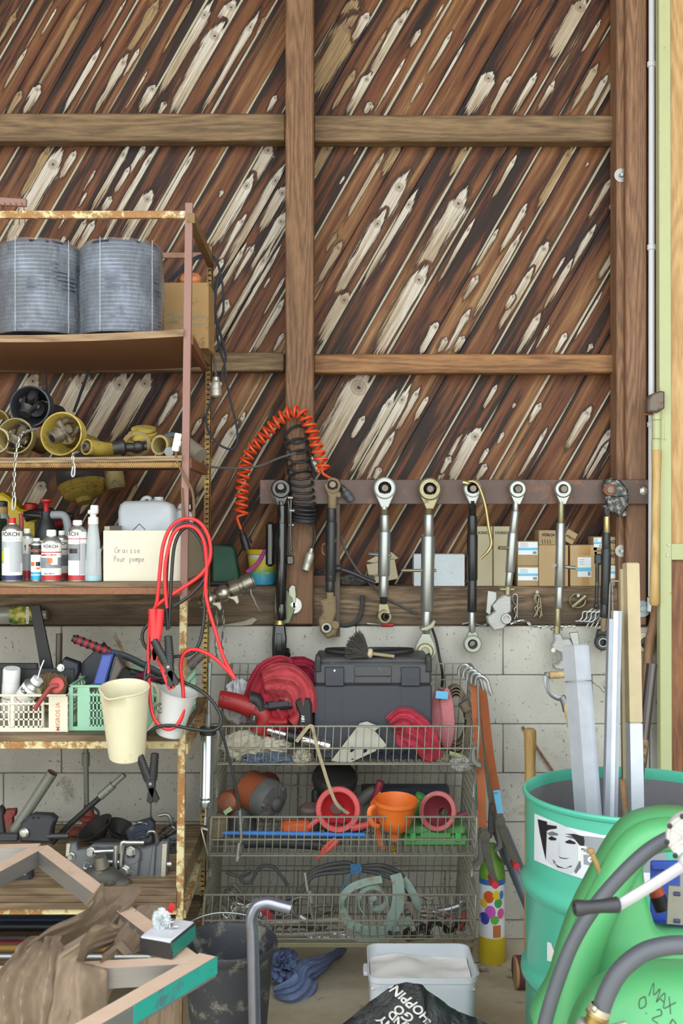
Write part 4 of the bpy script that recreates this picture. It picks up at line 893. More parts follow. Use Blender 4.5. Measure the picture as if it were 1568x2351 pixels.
m=MB(3.6);m.prism([(250,1568),(270,1502),(286,1530),(262,1572)],-30,20,b=3);m.build('side',mat('blue_brown',(92,84,78),.6),T)
m=MB(3.85);m.tube([(262,1458,0),(284,1500,0),(304,1560,0)],lambda t:(4,3),n=8);one(m,'wooden_stick',SHW,'thin worn wooden stick behind the red gripped tool','stick')
m=MB(3.75);m.box((300,1556,0),(80,34,30),R=Matrix.Rotation(.5,3,'Z'),b=4);m.tube([(300,1540,10),(350,1556,0),(390,1570,-10)],8,n=10);one(m,'tool_block',BLKD,'dark dusty tool lying in the mint crate','tool')
def crumple(c,sz,seed,d=None,amp=.35,n=40,mr=28,sm=1.5,fl=1.0,M=None,fq=2.2):
    n=int(n*sm);mr=int(mr*sm);m=MB(d);c=Vector(c);rows=[]
    for i in range(mr+1):
        th=pi*i/mr;row=[]
        for j in range(1 if i in(0,mr) else n):
            ph=2*pi*j/n;p=Vector((sin(th)*cos(ph),cos(th),sin(th)*sin(ph)))
            q=p*fq+Vector((seed*7.1,seed*3.3,seed))
            w=Vector((noise.noise(q*.8+Vector((3,8,1))),noise.noise(q*.8+Vector((7,2,9))),noise.noise(q*.8)))*.7
            q2=Vector(((q.x+w.x)*1.9+q.z*.6,(q.y+w.y)*.75,(q.z+w.z)*1.3))
            sa=lambda x:sqrt(x*x+.0016)
            f=1-amp*sa(noise.noise(q2))*1.7-amp*.34*sa(noise.noise(q2*2.1+Vector((9,1,4))))*1.5-amp*.06*sa(noise.noise(q2*4.6))
            r=Vector((p.x*sz[0],p.y*sz[1],p.z*sz[2]))*f
            if r.y>0: r.y*=fl
            row.append(m.v(c+r))
        rows.append(row)
    for i in range(mr):
        A,B=rows[i],rows[i+1]
        for j in range(n):
            k=(j+1)%n
            if len(A)==1:m.f([A[0],B[j],B[k]])
            elif len(B)==1:m.f([A[j],B[0],A[k]])
            else:m.f([A[j],B[j],B[k],A[k]])
    return m
def drape(pts,wid,seed,name,bul=.6,fold=.012,nf=3.2,n=46,k=10,mt=None,T_=None,back=.05):
    # pts (px,py,d); wid half widths in metres; a folded strip of cloth whose edges curl away
    L=catmull([P(*q) for q in pts],k);m=MB();N_=len(L);A=[];Bk=[];pu=None
    for i in range(N_):
        t=i/(N_-1)*(len(wid)-1);j=min(int(t),len(wid)-2);f=t-j;w_=wid[j]*(1-f)+wid[j+1]*f
        tg=(L[min(i+1,N_-1)]-L[max(i-1,0)]).normalized();u=tg.cross(Vector((0,-1,0)))
        u=u.normalized() if u.length>.15 else (pu or Vector((1,0,0)))
        if pu and u.dot(pu)<0:u=-u
        pu=u;w=Vector((0,-1,.35)).normalized();ra=[];rb=[]
        for a in range(n+1):
            s=2*a/n-1;ph=seed*3.1+i*.035+1.2*noise.noise(Vector((s*.9,i*.06,seed)))
            cr=abs(sin(nf*pi*s*.5+ph*1.3));cr=1-sqrt(cr*cr+.012)
            fo=fold*(cr*1.7+.55*noise.noise(Vector((s*3,i*.16,seed+4)))+.3*noise.noise(Vector((s*7,i*.4,seed+9))))
            e=1+.10*noise.noise(Vector((i*.12,seed*2.0,1 if s>0 else 5)))
            p=L[i]+u*(w_*s*e)+w*(fo-bul*w_*s*s*abs(s))
            ra.append(m.v(p));rb.append(m.v(p-w*.007-Vector((0,-.004,0))-(w*0)))
        A.append(ra);Bk.append(rb)
    for i in range(N_-1):
        for a in range(n): m.f([A[i][a],A[i+1][a],A[i+1][a+1],A[i][a+1]]);m.f([Bk[i][a],Bk[i][a+1],Bk[i+1][a+1],Bk[i+1][a]])
        m.f([A[i][0],Bk[i][0],Bk[i+1][0],A[i+1][0]]);m.f([A[i][n],A[i+1][n],Bk[i+1][n],Bk[i][n]])
    for i in(0,N_-1): 
        for a in range(n): m.f([A[i][a],A[i][a+1],Bk[i][a+1],Bk[i][a]])
    return m.build(name,mt,T_,ang=75)
def cloth(name,col,**k): 
    k.setdefault('dirt',mul_rgb(col,.75));return mat(name,col,.92,bump=.5,bs=420,var=.1,da=.4,**k)
def mul_rgb(c,f): return tuple(int(q*f) for q in c)
m=crumple((340,1555,-10),(36,16,20),5,3.72);one(m,'rag',cloth('wine_rag',(120,36,56)),'wine red rag in the mint crate behind the cables','rag')
m=MB(3.9);m.cyl((432,1530,0),(466,1500,-6),11,n=16);m.box((442,1522,0),(24,20,16),R=Matrix.Rotation(-.7,3,'Z'),b=3);one(m,'hand_tool',mat('grey_taupe',(96,84,80),.5),'grey rounded tool end sticking out right of the rack post','tool')
# hanging jug and cup
T=thing('measuring_jug','stained cream plastic measuring jug hanging from the fourth shelf rail','jug',(290,1743,3.4))
A=Vector((0.0,-1,.22)).normalized();o=Vector((292,1738,0))
m=MB(3.4)
prf=[(0,0),(38,0),(41,3),(44,30),(49,90),(53,140),(55.5,166),(57.5,168),(57.5,170),(54,171),(52,166),(49,138),(45,90),(40,30),(37,6),(0,5)]
m.lathe(prf,o,A,40)
for v in m.bm.verts:   # pouring lip
    pass
for v in m.bm.verts:
    l=(PX(3.4).inverted()@v.co)-o;h=l.dot(A)
    if h>128:
        q=l-A*h;an=atan2(q.z,q.x)
        dd=abs(((an-radians(110)+pi)%(2*pi))-pi)
        if dd<.5:
            f=(h-128)/42*(1-dd/.5);p=PX(3.4)@(o+A*(h-f*2)+q*(1+.30*f));v.co=p
m.build('jug_body',mat('stained_cream_plastic',(222,213,182),.5,var=.06,dirt=(186,160,112),da=.33,ds=3,sub=.15),T)
m=MB(3.4);m.tube([(318,1572,-44),(352,1588,-58),(352,1650,-50),(330,1690,-36)],5,n=8);m.build('jug_handle',MATS['stained_cream_plastic'],T)
FROST=NT('frosted_plastic');FROST.b.inputs['Base Color'].default_value=(.80,.79,.78,1);FROST.b.inputs['Roughness'].default_value=.35;FROST.b.inputs['Alpha'].default_value=.62;FROST=FROST.m
T=thing('measuring_cup','frosted measuring cup hanging tilted under the red clamp','cup',(390,1690,3.44))
A=Vector((.24,-1,.15)).normalized();o=Vector((386,1688,-14))
m=MB(3.44);m.lathe([(0,0),(29,0),(31,2),(36,50),(41,96),(45,104),(46,106),(43,106),(39,96),(34,50),(29,4),(0,3)],o,A,36);m.build('cup_body',FROST,T)
m=MB(3.44)
def tor(m,c,R,r,n=24): m.tube([Vector(c)+Vector((R*cos(2*pi*i/n),R*1.25*sin(2*pi*i/n),3*cos(2*pi*i/n))) for i in range(n)],r,n=5,k=1,closed=True)
tor(m,(370,1622,20),8.5,.8);m.tube([(366,1630,21),(374,1622,22),(366,1618,21),(374,1612,22)],.7,n=4);m.build('printed_mark',PAL['k'],T)
# ---------- shelf five: hitches
HG=mat('hitch_grey',(112,114,118),.42,.55,dirt=(70,66,62),da=.35,ds=12);HD=mat('hitch_dark',(62,62,66),.45,.45,dirt=(88,80,68),da=.34,ds=12);HR=rusty('hitch_red',(132,52,46),(92,58,44),.5,rust2=(120,84,66))
GALV=mat('galv_pipe',(128,130,120),.5,.4,dirt=(96,92,78),da=.35)
T=thing('steel_pipe','grey open steel pipe leaning on the fifth shelf at the left','pipe',(40,1910,3.72))
m=MB(3.72);A=Vector((92,-138,20)).normalized();m.lathe([(9,0),(12,0),(12.5,120),(12.5,166),(10,166),(9.5,120)],(34,1906,0),A,20,True);m.build('pipe',GALV,T)
m=MB(3.72);m.lathe([(0,164),(10,164.5)],(34,1906,0),A,20);m.build('pipe_bore',RUSTY,T)
def hexbolt(m,c,r,h,ax=(0,0,1)): m.lathe([(0,0),(r*1.35,0),(r*1.35,h*.15),(r,h*.15),(r,h*.9),(r*.85,h),(0,h)],c,ax,6)
T=thing('tow_hitch','dark hitch block with one bright bolt below the leaning pipe','hitch',(85,1935,3.68))
m=MB(3.68);m.prism([(48,1930),(50,1886),(76,1868),(118,1870),(130,1880),(122,1900),(118,1932)],-26,12,b=5);m.cyl((110,1918,6),(158,1918,2),7,n=14);m.box((12,1920,4),(64,18,14),b=3);m.build('body',HD,T)
m=MB(3.68);m.lathe([(0,0),(11,0),(12,4),(8,8),(0,9)],(60,1908,12),(-.2,0,1),18);m.build('bolt_head',ZINC,T)
for i in range(2): m=MB(3.68);m.cyl((80+i*11,1874,12),(80+i*11,1874,13.5),2.4,n=8);m.build('pin_hole',DARK,T)
T=thing('jack_lever','black ratchet lever with a grey sleeve slanting up the fifth shelf','lever',(150,1915,3.75))
m=MB(3.75);m.tube([(120,1935,0),(160,1892,4),(236,1824,10)],6.5,n=12,k=2);m.build('lever',mat('lever_black',(46,46,46),.5,.4),T)
m=MB(3.75);m.tube([(232,1826,10),(262,1799,12)],9.5,n=14,k=1);m.tube([(260,1800,12),(288,1775,14)],6.5,n=14,k=1);m.cyl((250,1812,19),(250,1812,23),3,n=8);m.build('sleeve',GALV,T)
T=thing('hydraulic_jack','upright grey screw pipe on a red jack foot at the back of shelf five','jack',(200,1915,4.05))
m=MB(4.05);m.cyl((197,1715,0),(199,1868,0),6,n=14);m.cyl((197,1728,0),(197,1758,0),9,n=16);m.build('spindle',GALV,T)
m=MB(4.05);m.lathe([(0,0),(14,0),(14,30),(22,34),(22,42),(14,46),(10,70),(0,70)],(203,1915,0),(0,-1,0),20);m.box((196,1908,0),(70,14,40),b=3);m.build('jack_base',HR,T)
m=MB(4.05);m.tube([(212,1850,4),(228,1862,10),(222,1880,10),(212,1872,6),(232,1878,6)],3,n=8);m.build('wing_screw',HD,T)
T=thing('clevis_bracket','worn red clevis bracket at the left end of shelf five','bracket',(20,1900,3.8))
m=MB(3.8);m.prism([(12,1870),(18,1856),(40,1854),(38,1870),(32,1872),(34,1910),(18,1910)],-4,14,b=2);m.prism([(2,1905),(8,1862),(16,1860),(18,1910)],-26,-16,b=2);m.cyl((28,1868,-24),(28,1868,16),6,n=12);m.build('bracket',HR,T)
m=MB(3.8);m.prism([(-20,1916),(-20,1870),(0,1850),(8,1858),(14,1916)],-20,6,b=4);one(m,'hitch_plate',HD,'dark triangular hitch plate cut off by the left edge, shelf five','plate')
T=thing('coupling_cone','black flared coupling halves in the middle of shelf five','coupling',(240,1930,3.95))
m=MB(3.95);m.lathe([(12,0),(44,26),(46,30),(42,30),(10,4)],(232,1922,0),(-.55,-1,.3),26,True);m.lathe([(10,0),(36,22),(38,26),(34,26),(8,4)],(268,1922,-4),(.45,-1,.3),26,True);m.box((250,1926,0),(90,16,40),b=3);m.build('flared_halves',mat('scuffed_black',(44,42,42),.55,dirt=(92,84,74),da=.34),T)
T=thing('tow_hitch','big grey hitch plate with chromed pins and bolts, centre of shelf five','hitch',(270,2030,3.62))
m=MB(3.62);m.prism([(152,2030),(154,1936),(176,1934),(180,1950),(200,1948),(214,1938),(300,1938),(330,1946),(364,1938),(372,1930),(388,1930),(384,2026),(330,2024),(300,2034),(190,2034)],-18,4,b=3);m.prism([(352,1940),(360,1934),(354,2024),(340,2024)],4,12,b=2);m.build('plate',HG,T)
WORN=mat('worn_steel',(196,190,176),.35,.7,dirt=(110,100,90),da=.4)
m=MB(3.62);m.prism([(374,1934),(386,1932),(381,2024),(370,2024)],4,12,b=1);m.build('worn_edge',WORN,T)
m=MB(3.62);m.prism([(154,1934),(164,1934),(160,1964),(152,1964)],4,8,b=1);m.build('worn_edge',WORN,T)
m=MB(3.62);m.eye((304,1960,10),22,9,14);m.prism([(284,1962),(324,1962),(318,2018),(286,2018)],2,16,b=3);m.eye((298,2008,12),18,7,14);m.build('lug',HG,T)
m=MB(3.62);m.cyl((228,1990,10),(236,1944,12),11,13,18);m.build('lug',HG,T)
for x,y,r in((304,1948,9),(290,1992,11),(214,1950,9),(166,1963,7)):
    m=MB(3.62);hexbolt(m,(x,y,18 if x!=166 else 6),r,12,(-.15,.05,1));m.build('hex_bolt',ZINC,T)
m=MB(3.62);m.cyl((222,1948,22),(282,1946,22),6,n=14);m.cyl((238,1972,22),(284,1972,22),6,n=14);m.cyl((272,1932,26),(268,1992,26),6.5,n=14);m.tube([(282,1950,28),(286,1926,30),(300,1925,30),(336,1925,30)],5,n=12);m.cyl((287,1930,28),(282,1980,28),4.5,n=12);m.build('pin_frame',STEEL,T)
m=MB(3.62);m.cyl((384,1983,0),(394,1983,0),7,n=14);m.build('side_pin',ZINC,T)
m=MB(3.62);m.tube([(220,1965,14),(214,1978,16),(200,1974,16),(196,1986,16),(206,1988,18),(214,1982,16)],1.2,n=5);m.build('wire_pin',ZINC,T)
T=thing('tow_ball_cup','dark rounded ball cup knuckle lying in front of the hitch plate','coupling',(250,2045,3.55))
m=MB(3.55);m.ball((238,2012,4),(48,26,30),24,14,Matrix.Rotation(.12,3,'Z'));m.ball((282,2028,10),(24,20,20));m.box((210,2014,2),(40,40,30),R=Matrix.Rotation(.2,3,'Z'),b=8);m.build('casting',mat('rough_casting',(74,70,64),.6,.3,dirt=(124,106,76),da=.4),T)
m=MB(3.55);m.box((292,2036,20),(16,12,12),R=Matrix.Rotation(.4,3,'Z'),b=3);m.build('tan_plug',mat('tan_lump',(170,146,102),.8),T)
m=MB(3.55);m.cyl((236,1988,8),(232,1962,12),17,14,20);m.build('stub',mat('grey_stub',(128,122,112),.4,.6),T)
T=thing('hook_jaw','dark steel hook jaw lying behind the dusty tube frame','hook',(80,2045,3.58))
m=MB(3.58);m.prism([(6,1985),(24,1968),(70,1970),(74,2018),(118,2024),(130,2036),(112,2042),(50,2040),(20,2030),(6,2040),(-20,2040),(-20,1990)],-26,10,b=6);m.build('jaw',HD,T)
m=MB(3.58);m.box((60,1990,12),(7,30,3),b=.5);m.build('stamped_plate',GSTEEL,T)
T=thing('drawbar_hitch','blue-black hitch block with a bent pin handle, right of shelf five','hitch',(325,1930,3.85))
m=MB(3.85);m.prism([(288,1908),(310,1890),(344,1880),(354,1890),(352,1936),(300,1940)],-24,8,b=4);m.box((324,1914,10),(30,18,8),R=Matrix.Rotation(-.3,3,'Z'),b=2);m.build('block',mat('blue_grey_iron',(66,70,84),.5,.4,dirt=(120,106,86),da=.42),T)
m=MB(3.85);links(m,[(306,1890,10),(325,1884,12),(344,1892,10)],11,1.6);m.build('retaining_chain',GSTEEL,T)
m=MB(3.85);m.tube([(340,1912,16),(346,1904,18),(356,1904,18),(361,1914,16),(363,1940,14)],4,n=10);m.build('pin_handle',STEEL,T)
T=thing('shackle_chain','heap of greasy chain with a bent bar behind the rack post, shelf five','chain',(390,1960,3.85))
m=MB(3.85);links(m,[(368,1912,6),(390,1890,10),(404,1892,4),(400,1906,8),(376,1916,10),(372,1930,6),(404,1924,4),(398,1940,8),(376,1950,4),(400,1965,6)],15,2.6);m.build('links',DSTEEL,T)
m=MB(3.85);m.tube([(366,1871,4),(384,1868,6),(392,1878,6),(396,1896,4),(408,1900,4)],4,n=10);m.build('bent_bar',GSTEEL,T)
m=MB(3.85);m.ball((396,1946,-8),(26,40,16));m.box((392,1990,-8),(50,30,30),b=6);m.build('lug',HD,T)
m=MB(3.95);m.box((424,1972,-8),(48,26,40),R=Matrix.Rotation(-.15,3,'Z'),b=5);one(m,'drawbar_end',mat('grey_bar',(110,108,100),.6,dirt=(140,120,84),da=.4),'flat dusty drawbar end reaching past the rack post, shelf five','drawbar')
m=MB(3.53);yb=YB(Z5,3.53);m.box((-16,yb-9.2,4),(52,18,14),b=1);one(m,'wood_offcut',mat('raw_wood',(214,164,104),.8),'small pale wood offcut at the left edge below shelf five','offcut')
# lower shelf: long bars
for i,(y,dd,r,mt,lb) in enumerate(((2112,3.9,9,mat('blue_bar',(44,56,92),.5),'dark blue pipe on the bottom shelf, highest of the stack'),(2136,3.85,10,mat('black_bar',(36,38,44),.5),'black pipe on the bottom shelf under the blue pipe'),(2154,3.75,7,rusty('rust_bar',(84,74,66),(100,70,50),.5),'rusty ribbed bar on the bottom shelf'),(2172,3.7,8,mat('red_bar',(134,44,50),.55),'dark red pipe on the bottom shelf'),(2194,3.66,9,mat('ochre_bar',(150,112,46),.6),'ochre yellow pipe on the bottom shelf'),(2206,3.9,8,mat('grey_bar2',(112,110,108),.5,.4),'grey pipe at the back of the bottom shelf'),(2216,3.6,8,GSTEEL,'pale grey steel pipe at the front of the bottom shelf'))):
    m=MB(dd);k=F/dd;yb=YB(Z6,dd)
    yy=min(y,yb-r);m.cyl((-300,yy,0),(395 if i%2 else 380,yy+1,0),r,n=14)
    if 'ribbed' in lb:
        for q in range(60): m.cyl((-20+q*7,yy,0),(-17.5+q*7,yy,0),r*1.12,n=10)
    one(m,'pipe',mt,lb,'pipe','long pipes stored on the bottom shelf')
# ---------- steel bar with pins
BARM=rusty('bar_steel',(98,80,74),(112,72,56),.42,rust2=(124,96,80),metal=.2)
T=thing('hanger_bar','long rusty steel bar bolted across the posts with the top links hanging on it','bar',(1040,1157,4.365))
m=MB(DPO);m.box((1041,1129,7.2),(888,56,12),b=1.2);m.build('flat_bar',BARM,T)
m=MB(DPO);hexbolt(m,(1474,1127,13.2),7,7);m.build('hex_bolt',ZINC,T)
ZB=13.2
PINS=[(647,1118),(764,1113),(882,1121),(984,1123),(1081,1122),(1183,1123),(1286,1123),(1390,1125)]
for x,y in PINS: m=MB(DPO);m.cyl((x,y,ZB-1),(x,y,ZB+36),7.2,n=16);m.build('pin',mat('pin_steel',(116,104,96),.4,.6,dirt=(92,66,52),da=.35),T)
# ---------- top links
SIL=mat('silver_link',(164,166,164),.36,.8,dirt=(150,144,130),da=.22);SILW=mat('white_zinc',(186,188,186),.5,.45,dirt=(160,154,140),da=.22);OLV=mat('olive_zinc',(150,142,112),.4,.7,dirt=(110,100,80),da=.4)
LKB=mat('black_gloss',(26,26,28),.2,coat=.6,dirt=(110,100,84),da=.26);LKM=mat('black_muddy',(44,44,48),.4,dirt=(130,112,84),da=.36,ds=8);LKS=mat('black_satin',(34,34,36),.3,dirt=(90,84,74),da=.22);MUD=mat('mud_tan',(130,112,84),.8,dirt=(84,76,66),da=.4);BRASS=mat('brass_olive',(176,160,110),.35,.8,dirt=(120,104,70),da=.3)
GL='top links hanging from the steel bar'
ZL=30   # plane of the links in front of the post plane
def link_top(T,x,y,R,r,t,mt,ballm=STEEL,z=ZL,neck=None):
    m=MB(DPO);m.eye((x,y,z),R,r,t)
    m.prism([(x-R*.93,y+R*.4),(x+R*.93,y+R*.4),(x+R*.32,y+R*1.75),(x-R*.32,y+R*1.75)],z-t*.35,z+t*.35,b=1.5);o=m.build('eye',mt,T)
    m=MB(DPO);m.lathe([(7.1,-t*.62),(r*.62,-t*.66),(r*.98,-t*.2),(r*.98,t*.2),(r*.62,t*.66),(7.1,t*.62)],(x,y,z),(0,0,1),24,True);m.build('ball_bush',ballm,T)
def rods(T,segs,z=ZL,n=20):
    # segs: (name, mat, x0,y0,x1,y1,r0,r1)
    for nm,mt,x0,y0,x1,y1,r0,r1 in segs:
        m=MB(DPO);A=Vector((x1-x0,y1-y0,0));L=A.length;c=min(2,L*.1)
        m.lathe([(0,0),(r0-1,0),(r0,c),(r1,L-c),(r1-1,L),(0,L)],(x0,y0,z),A,n)
        m.build(nm,mt,T)
def thread(T,mt,x0,y0,x1,y1,r,z=ZL):
    m=MB(DPO);A=Vector((x1-x0,y1-y0,0));L=A.length;pr=[(0,0)];n=max(3,int(L/3.2))
    for i in range(n): pr+=[(r*.86,L*i/n),(r,L*(i+.5)/n)]
    pr+=[(r*.86,L),(0,L)];m.lathe(pr,(x0,y0,z),A,16);m.build('threaded_rod',mt,T)
def hook(T,pts,t,mt,z=ZL,b=3): m=MB(DPO);m.prism(pts,z-t/2,z+t/2,b=b);return m.build('hook',mt,T)
# 1 black hydraulic with side tank
T=thing('top_link','glossy black hydraulic top link with side accumulator, leftmost on the bar','top link',(647,1520,4.33),GL)
link_top(T,647,1122,22,13,20,LKB);
m=MB(DPO);m.tube([(628,1125,ZL+2),(630,1140,ZL+2),(640,1158,ZL+2)],3,n=6);m.build('bright_edge',SIL,T)
rods(T,[('neck',LKB,647,1150,647,1164,9,9),('barrel',LKB,649,1160,648,1262,11,11.5),('barrel',LKB,648,1200,647,1385,14.5,12),('piston',LKB,647,1380,648,1420,11.5,11),('collar',BRASS,643,1420,643,1431,11,12)])
m=MB(DPO);m.box((622,1248,ZL-4),(20,102,22),b=6);m.build('accumulator',LKB,T)
m=MB(DPO);m.tube([(664,1150,ZL+6),(666,1180,ZL+8),(666,1250,ZL+8),(668,1268,ZL+8),(676,1262,ZL+8)],2.4,n=8);m.tube([(670,1146,ZL+6),(669,1200,ZL+10),(670,1262,ZL+10)],3.4,n=8);m.build('hydraulic_line',LKB,T)
for x,y in((668,1143),(672,1172),(670,1205)): m=MB(DPO);m.cyl((x-5,y,ZL+8),(x+6,y,ZL+8),4,n=10);m.build('fitting',GSTEEL,T)
m=MB(DPO);m.box((668,1284,ZL),(16,20,12),b=2);m.cyl((671,1285,ZL+5),(671,1285,ZL+9),4,n=10);m.build('valve_block',LKB,T)
m=MB(DPO);m.prism([(632,1430),(656,1430),(660,1462),(658,1500),(652,1518),(640,1520),(632,1506),(630,1470)],ZL-9,ZL+9,b=3);m.tube([(660,1490,ZL-4),(661,1498,ZL+10)],8,n=14,k=1);m.build('hook',LKB,T)
m=MB(DPO);m.box((643,1470,ZL+9),(12,40,3),b=1);m.build('latch_plate',mat('dark_chrome',(70,78,72),.2,.6),T)
m=MB(DPO);m.tube([(632,1425,ZL-2),(629,1470,ZL-4),(630,1516,ZL-6)],3,n=8);m.build('release_cable',BLK,T)
# 2 muddy black
T=thing('top_link','muddy black top link with grey hook, second from the left on the bar','top link',(760,1460,4.33),GL)
link_top(T,764,1115,18,12,18,MUD);m=MB(DPO);m.box((777,1136,ZL),(11,12,10),b=2);m.build('lug',MUD,T)
rods(T,[('neck',MUD,763,1140,763,1168,10,9),('barrel',LKM,761,1166,761,1200,11,11),('barrel',LKM,761,1198,759,1332,12.5,12),('piston',LKM,758,1330,758,1357,10,10),('collar',MUD,758,1356,758,1380,9,9)])
m=MB(DPO);m.prism([(734,1376),(770,1366),(772,1400),(766,1420),(776,1436),(770,1456),(752,1462),(736,1446),(732,1420),(742,1402)],ZL-11,ZL+11,b=4);m.cyl((752,1436,ZL-12),(750,1436,ZL+17),12,n=18);m.cyl((768,1432,ZL-6),(770,1430,ZL+14),9,n=12);m.build('hook',MUD,T)
m=MB(DPO);m.lathe([(7,0),(11,0),(11,2),(7,2)],(750,1436,ZL+17),(0,0,1),18,True);m.build('bush',GSTEEL,T)
m=MB(DPO);m.lathe([(0,0),(6.5,0)],(750,1436,ZL+17.4),(0,0,1),18);m.build('bore',DARK,T)
m=MB(DPO);m.tube([(747,1247,ZL),(741,1250,ZL),(740,1266,ZL),(746,1272,ZL)],2.4,n=8);m.build('side_loop',RUSTY,T)
m=MB(DPO);m.ball((777,1303,ZL+4),(10,8,8));m.tube([(778,1303,ZL+4),(810,1314,ZL+4),(840,1328,ZL),(860,1336,ZL-4)],5,n=10);m.build('spanner_arm',LKM,T)
m=MB(DPO);m.box((774,1300,6),(13,320,10),b=1);m=None if 0 else m;one(m,'flat_iron',mat('dark_flat',(92,78,68),.55,.3),'dull flat iron strip hanging behind the muddy top link','iron bar')
# 3 silver
T=thing('top_link','bright silver top link with small dark ball end, third on the bar','top link',(880,1430,4.33),GL)
link_top(T,882,1121,25,15,22,SILW,DSTEEL);rods(T,[('neck',SIL,881,1160,881,1170,8.5,8.5),('barrel',SIL,882,1182,882,1222,11.5,11.5),('barrel',SIL,882,1220,880,1320,14.5,13.5),('barrel',SIL,880,1318,879,1368,11.5,11)])
thread(T,OLV,881,1168,881,1183,9);thread(T,DSTEEL,880,1366,879,1384,9)
m=MB(DPO);m.cyl((850,1271,ZL-10),(896,1274,ZL+8),3.6,n=12);m.build('turning_pin',GSTEEL,T)
m=MB(DPO);A=Vector((.35,0,1)).normalized();m.eye((880,1412,ZL),17,10,18,A);m.prism([(868,1382),(890,1382),(896,1406),(866,1406)],ZL-7,ZL+7,b=2);m.build('lower_eye',OLV,T)
m=MB(DPO);m.lathe([(6,-12),(8,-12),(10,0),(8,12),(6,12)],(881,1412,ZL),A,18,True);m.build('ball_bush',DSTEEL,T)
# 4 long silver with swivel plate
T=thing('top_link','long dull silver top link with olive eye and swivel plate, fourth on the bar','top link',(978,1510,4.33),GL)
link_top(T,984,1123,26,15,22,OLV,DSTEEL);thread(T,OLV,982,1166,982,1182,9)
rods(T,[('barrel',SIL,982,1181,981,1232,12,12),('barrel',SIL,981,1230,978,1400,16,14.5),('barrel',SIL,978,1398,976,1450,12,9)])
m=MB(DPO);m.cyl((919,1307,ZL+16),(999,1308,ZL-6),3.6,n=12);m.build('turning_pin',OLV,T)
m=MB(DPO);m.prism([(960,1438),(984,1428),(992,1418),(998,1422),(992,1436),(978,1444),(964,1444)],ZL-14,ZL+14,b=2);m.build('wing_plate',mat('green_zinc',(160,160,140),.4,.6),T)
m=MB(DPO);m.prism([(966,1450),(984,1450),(996,1474),(1000,1494),(990,1508),(968,1508),(948,1500),(952,1476)],ZL-5,ZL+5,b=2);m.build('swivel_plate',mat('pale_zinc',(176,178,166),.4,.6,dirt=(130,122,104),da=.3),T)
m=MB(DPO);m.eye((974,1492,ZL+3),19,10,18,(-.1,-.2,1));m.build('lower_eye',OLV,T)
m=MB(DPO);m.tube([(990,1440,ZL),(1000,1470,ZL-6),(1006,1500,ZL-8),(1014,1545,ZL-10),(1016,1590,-ZL)],3,n=8);one(m,'cable',BLKC,'black cable hanging beside the long dull top link','cable')
# 5 black with brass handle
T=thing('top_link','black top link with bent brass coloured handle, fifth on the bar','top link',(1081,1495,4.33),GL)
link_top(T,1081,1122,20,13,20,SILW,DSTEEL);thread(T,DSTEEL,1081,1150,1081,1186,9)
rods(T,[('barrel',LKS,1081,1183,1081,1228,11,11),('barrel',LKS,1081,1226,1081,1330,12.5,12),('barrel',LKS,1081,1329,1080,1402,10.5,10.5),('piston',SIL,1080,1400,1080,1450,7.5,7.5)])
m=MB(DPO);m.tube([(1064,1109,ZL+16),(1080,1106,ZL+18),(1094,1118,ZL+18),(1108,1160,ZL+18),(1116,1210,ZL+18),(1122,1245,ZL+18),(1114,1264,ZL+18),(1098,1280,ZL+16)],lambda t:3.8 if t<.9 else 3,n=10);m.cyl((1058,1108,ZL+15),(1070,1111,ZL+17),6,n=14);m.build('handle',BRASS,T)
link_m=MB(DPO);link_m.eye((1081,1474,ZL),21,11,18);link_m.prism([(1072,1446),(1090,1446),(1098,1466),(1064,1466)],ZL-6,ZL+6,b=2);link_m.build('lower_eye',mat('pale_green_zinc',(172,176,164),.4,.6,dirt=(120,116,104),da=.3),T)
m=MB(DPO);m.lathe([(7,-12),(9,-12),(12,0),(9,12),(7,12)],(1081,1474,ZL),(0,0,1),20,True);m.build('ball_bush',DSTEEL,T)
# 6 silver tilted with catch hook
T=thing('top_link','silver top link tilted left with a cast silver hook, sixth on the bar','top link',(1150,1445,4.33),GL)
CAST2=mat('silver_cast',(172,172,170),.5,.5,bump=.4,bs=160,dirt=(140,136,128),da=.2)
link_top(T,1183,1123,20,11,18,SIL,STEEL);rods(T,[('neck',SIL,1180,1152,1179,1176,7,7),('barrel',SIL,1179,1173,1173,1225,9.5,9.5),('barrel',SIL,1173,1222,1166,1312,11.5,10.5),('barrel',SIL,1166,1310,1163,1343,9,8.5)])
m=MB(DPO);m.cyl((1139,1256,ZL+14),(1176,1257,ZL),4,n=12);m.build('turning_pin',OLV,T)
m=MB(DPO);m.box((1160,1350,ZL),(38,9,12),b=3);m.cyl((1162,1344,ZL),(1161,1362,ZL),8,n=14);m.build('collar',OLV,T)
hook(T,[(1152,1362),(1168,1366),(1168,1400),(1162,1404),(1168,1416),(1164,1424),(1156,1432),(1150,1440),(1128,1444),(1114,1424),(1112,1412),(1130,1400),(1122,1386),(1136,1372)],22,CAST2)
m=MB(DPO);m.prism([(1114,1352),(1134,1356),(1134,1372),(1122,1388),(1120,1408),(1110,1402)],ZL+9,ZL+15,b=1);m.build('latch',SIL,T)
m=MB(DPO);m.eye((1156,1416,ZL+4),12,8,24);m.build('hook_bush',STEEL,T)
m=MB(DPO);m.lathe([(0,0),(7.6,0)],(1156,1416,ZL+6),(0,0,1),18);m.build('bore',DARK,T)
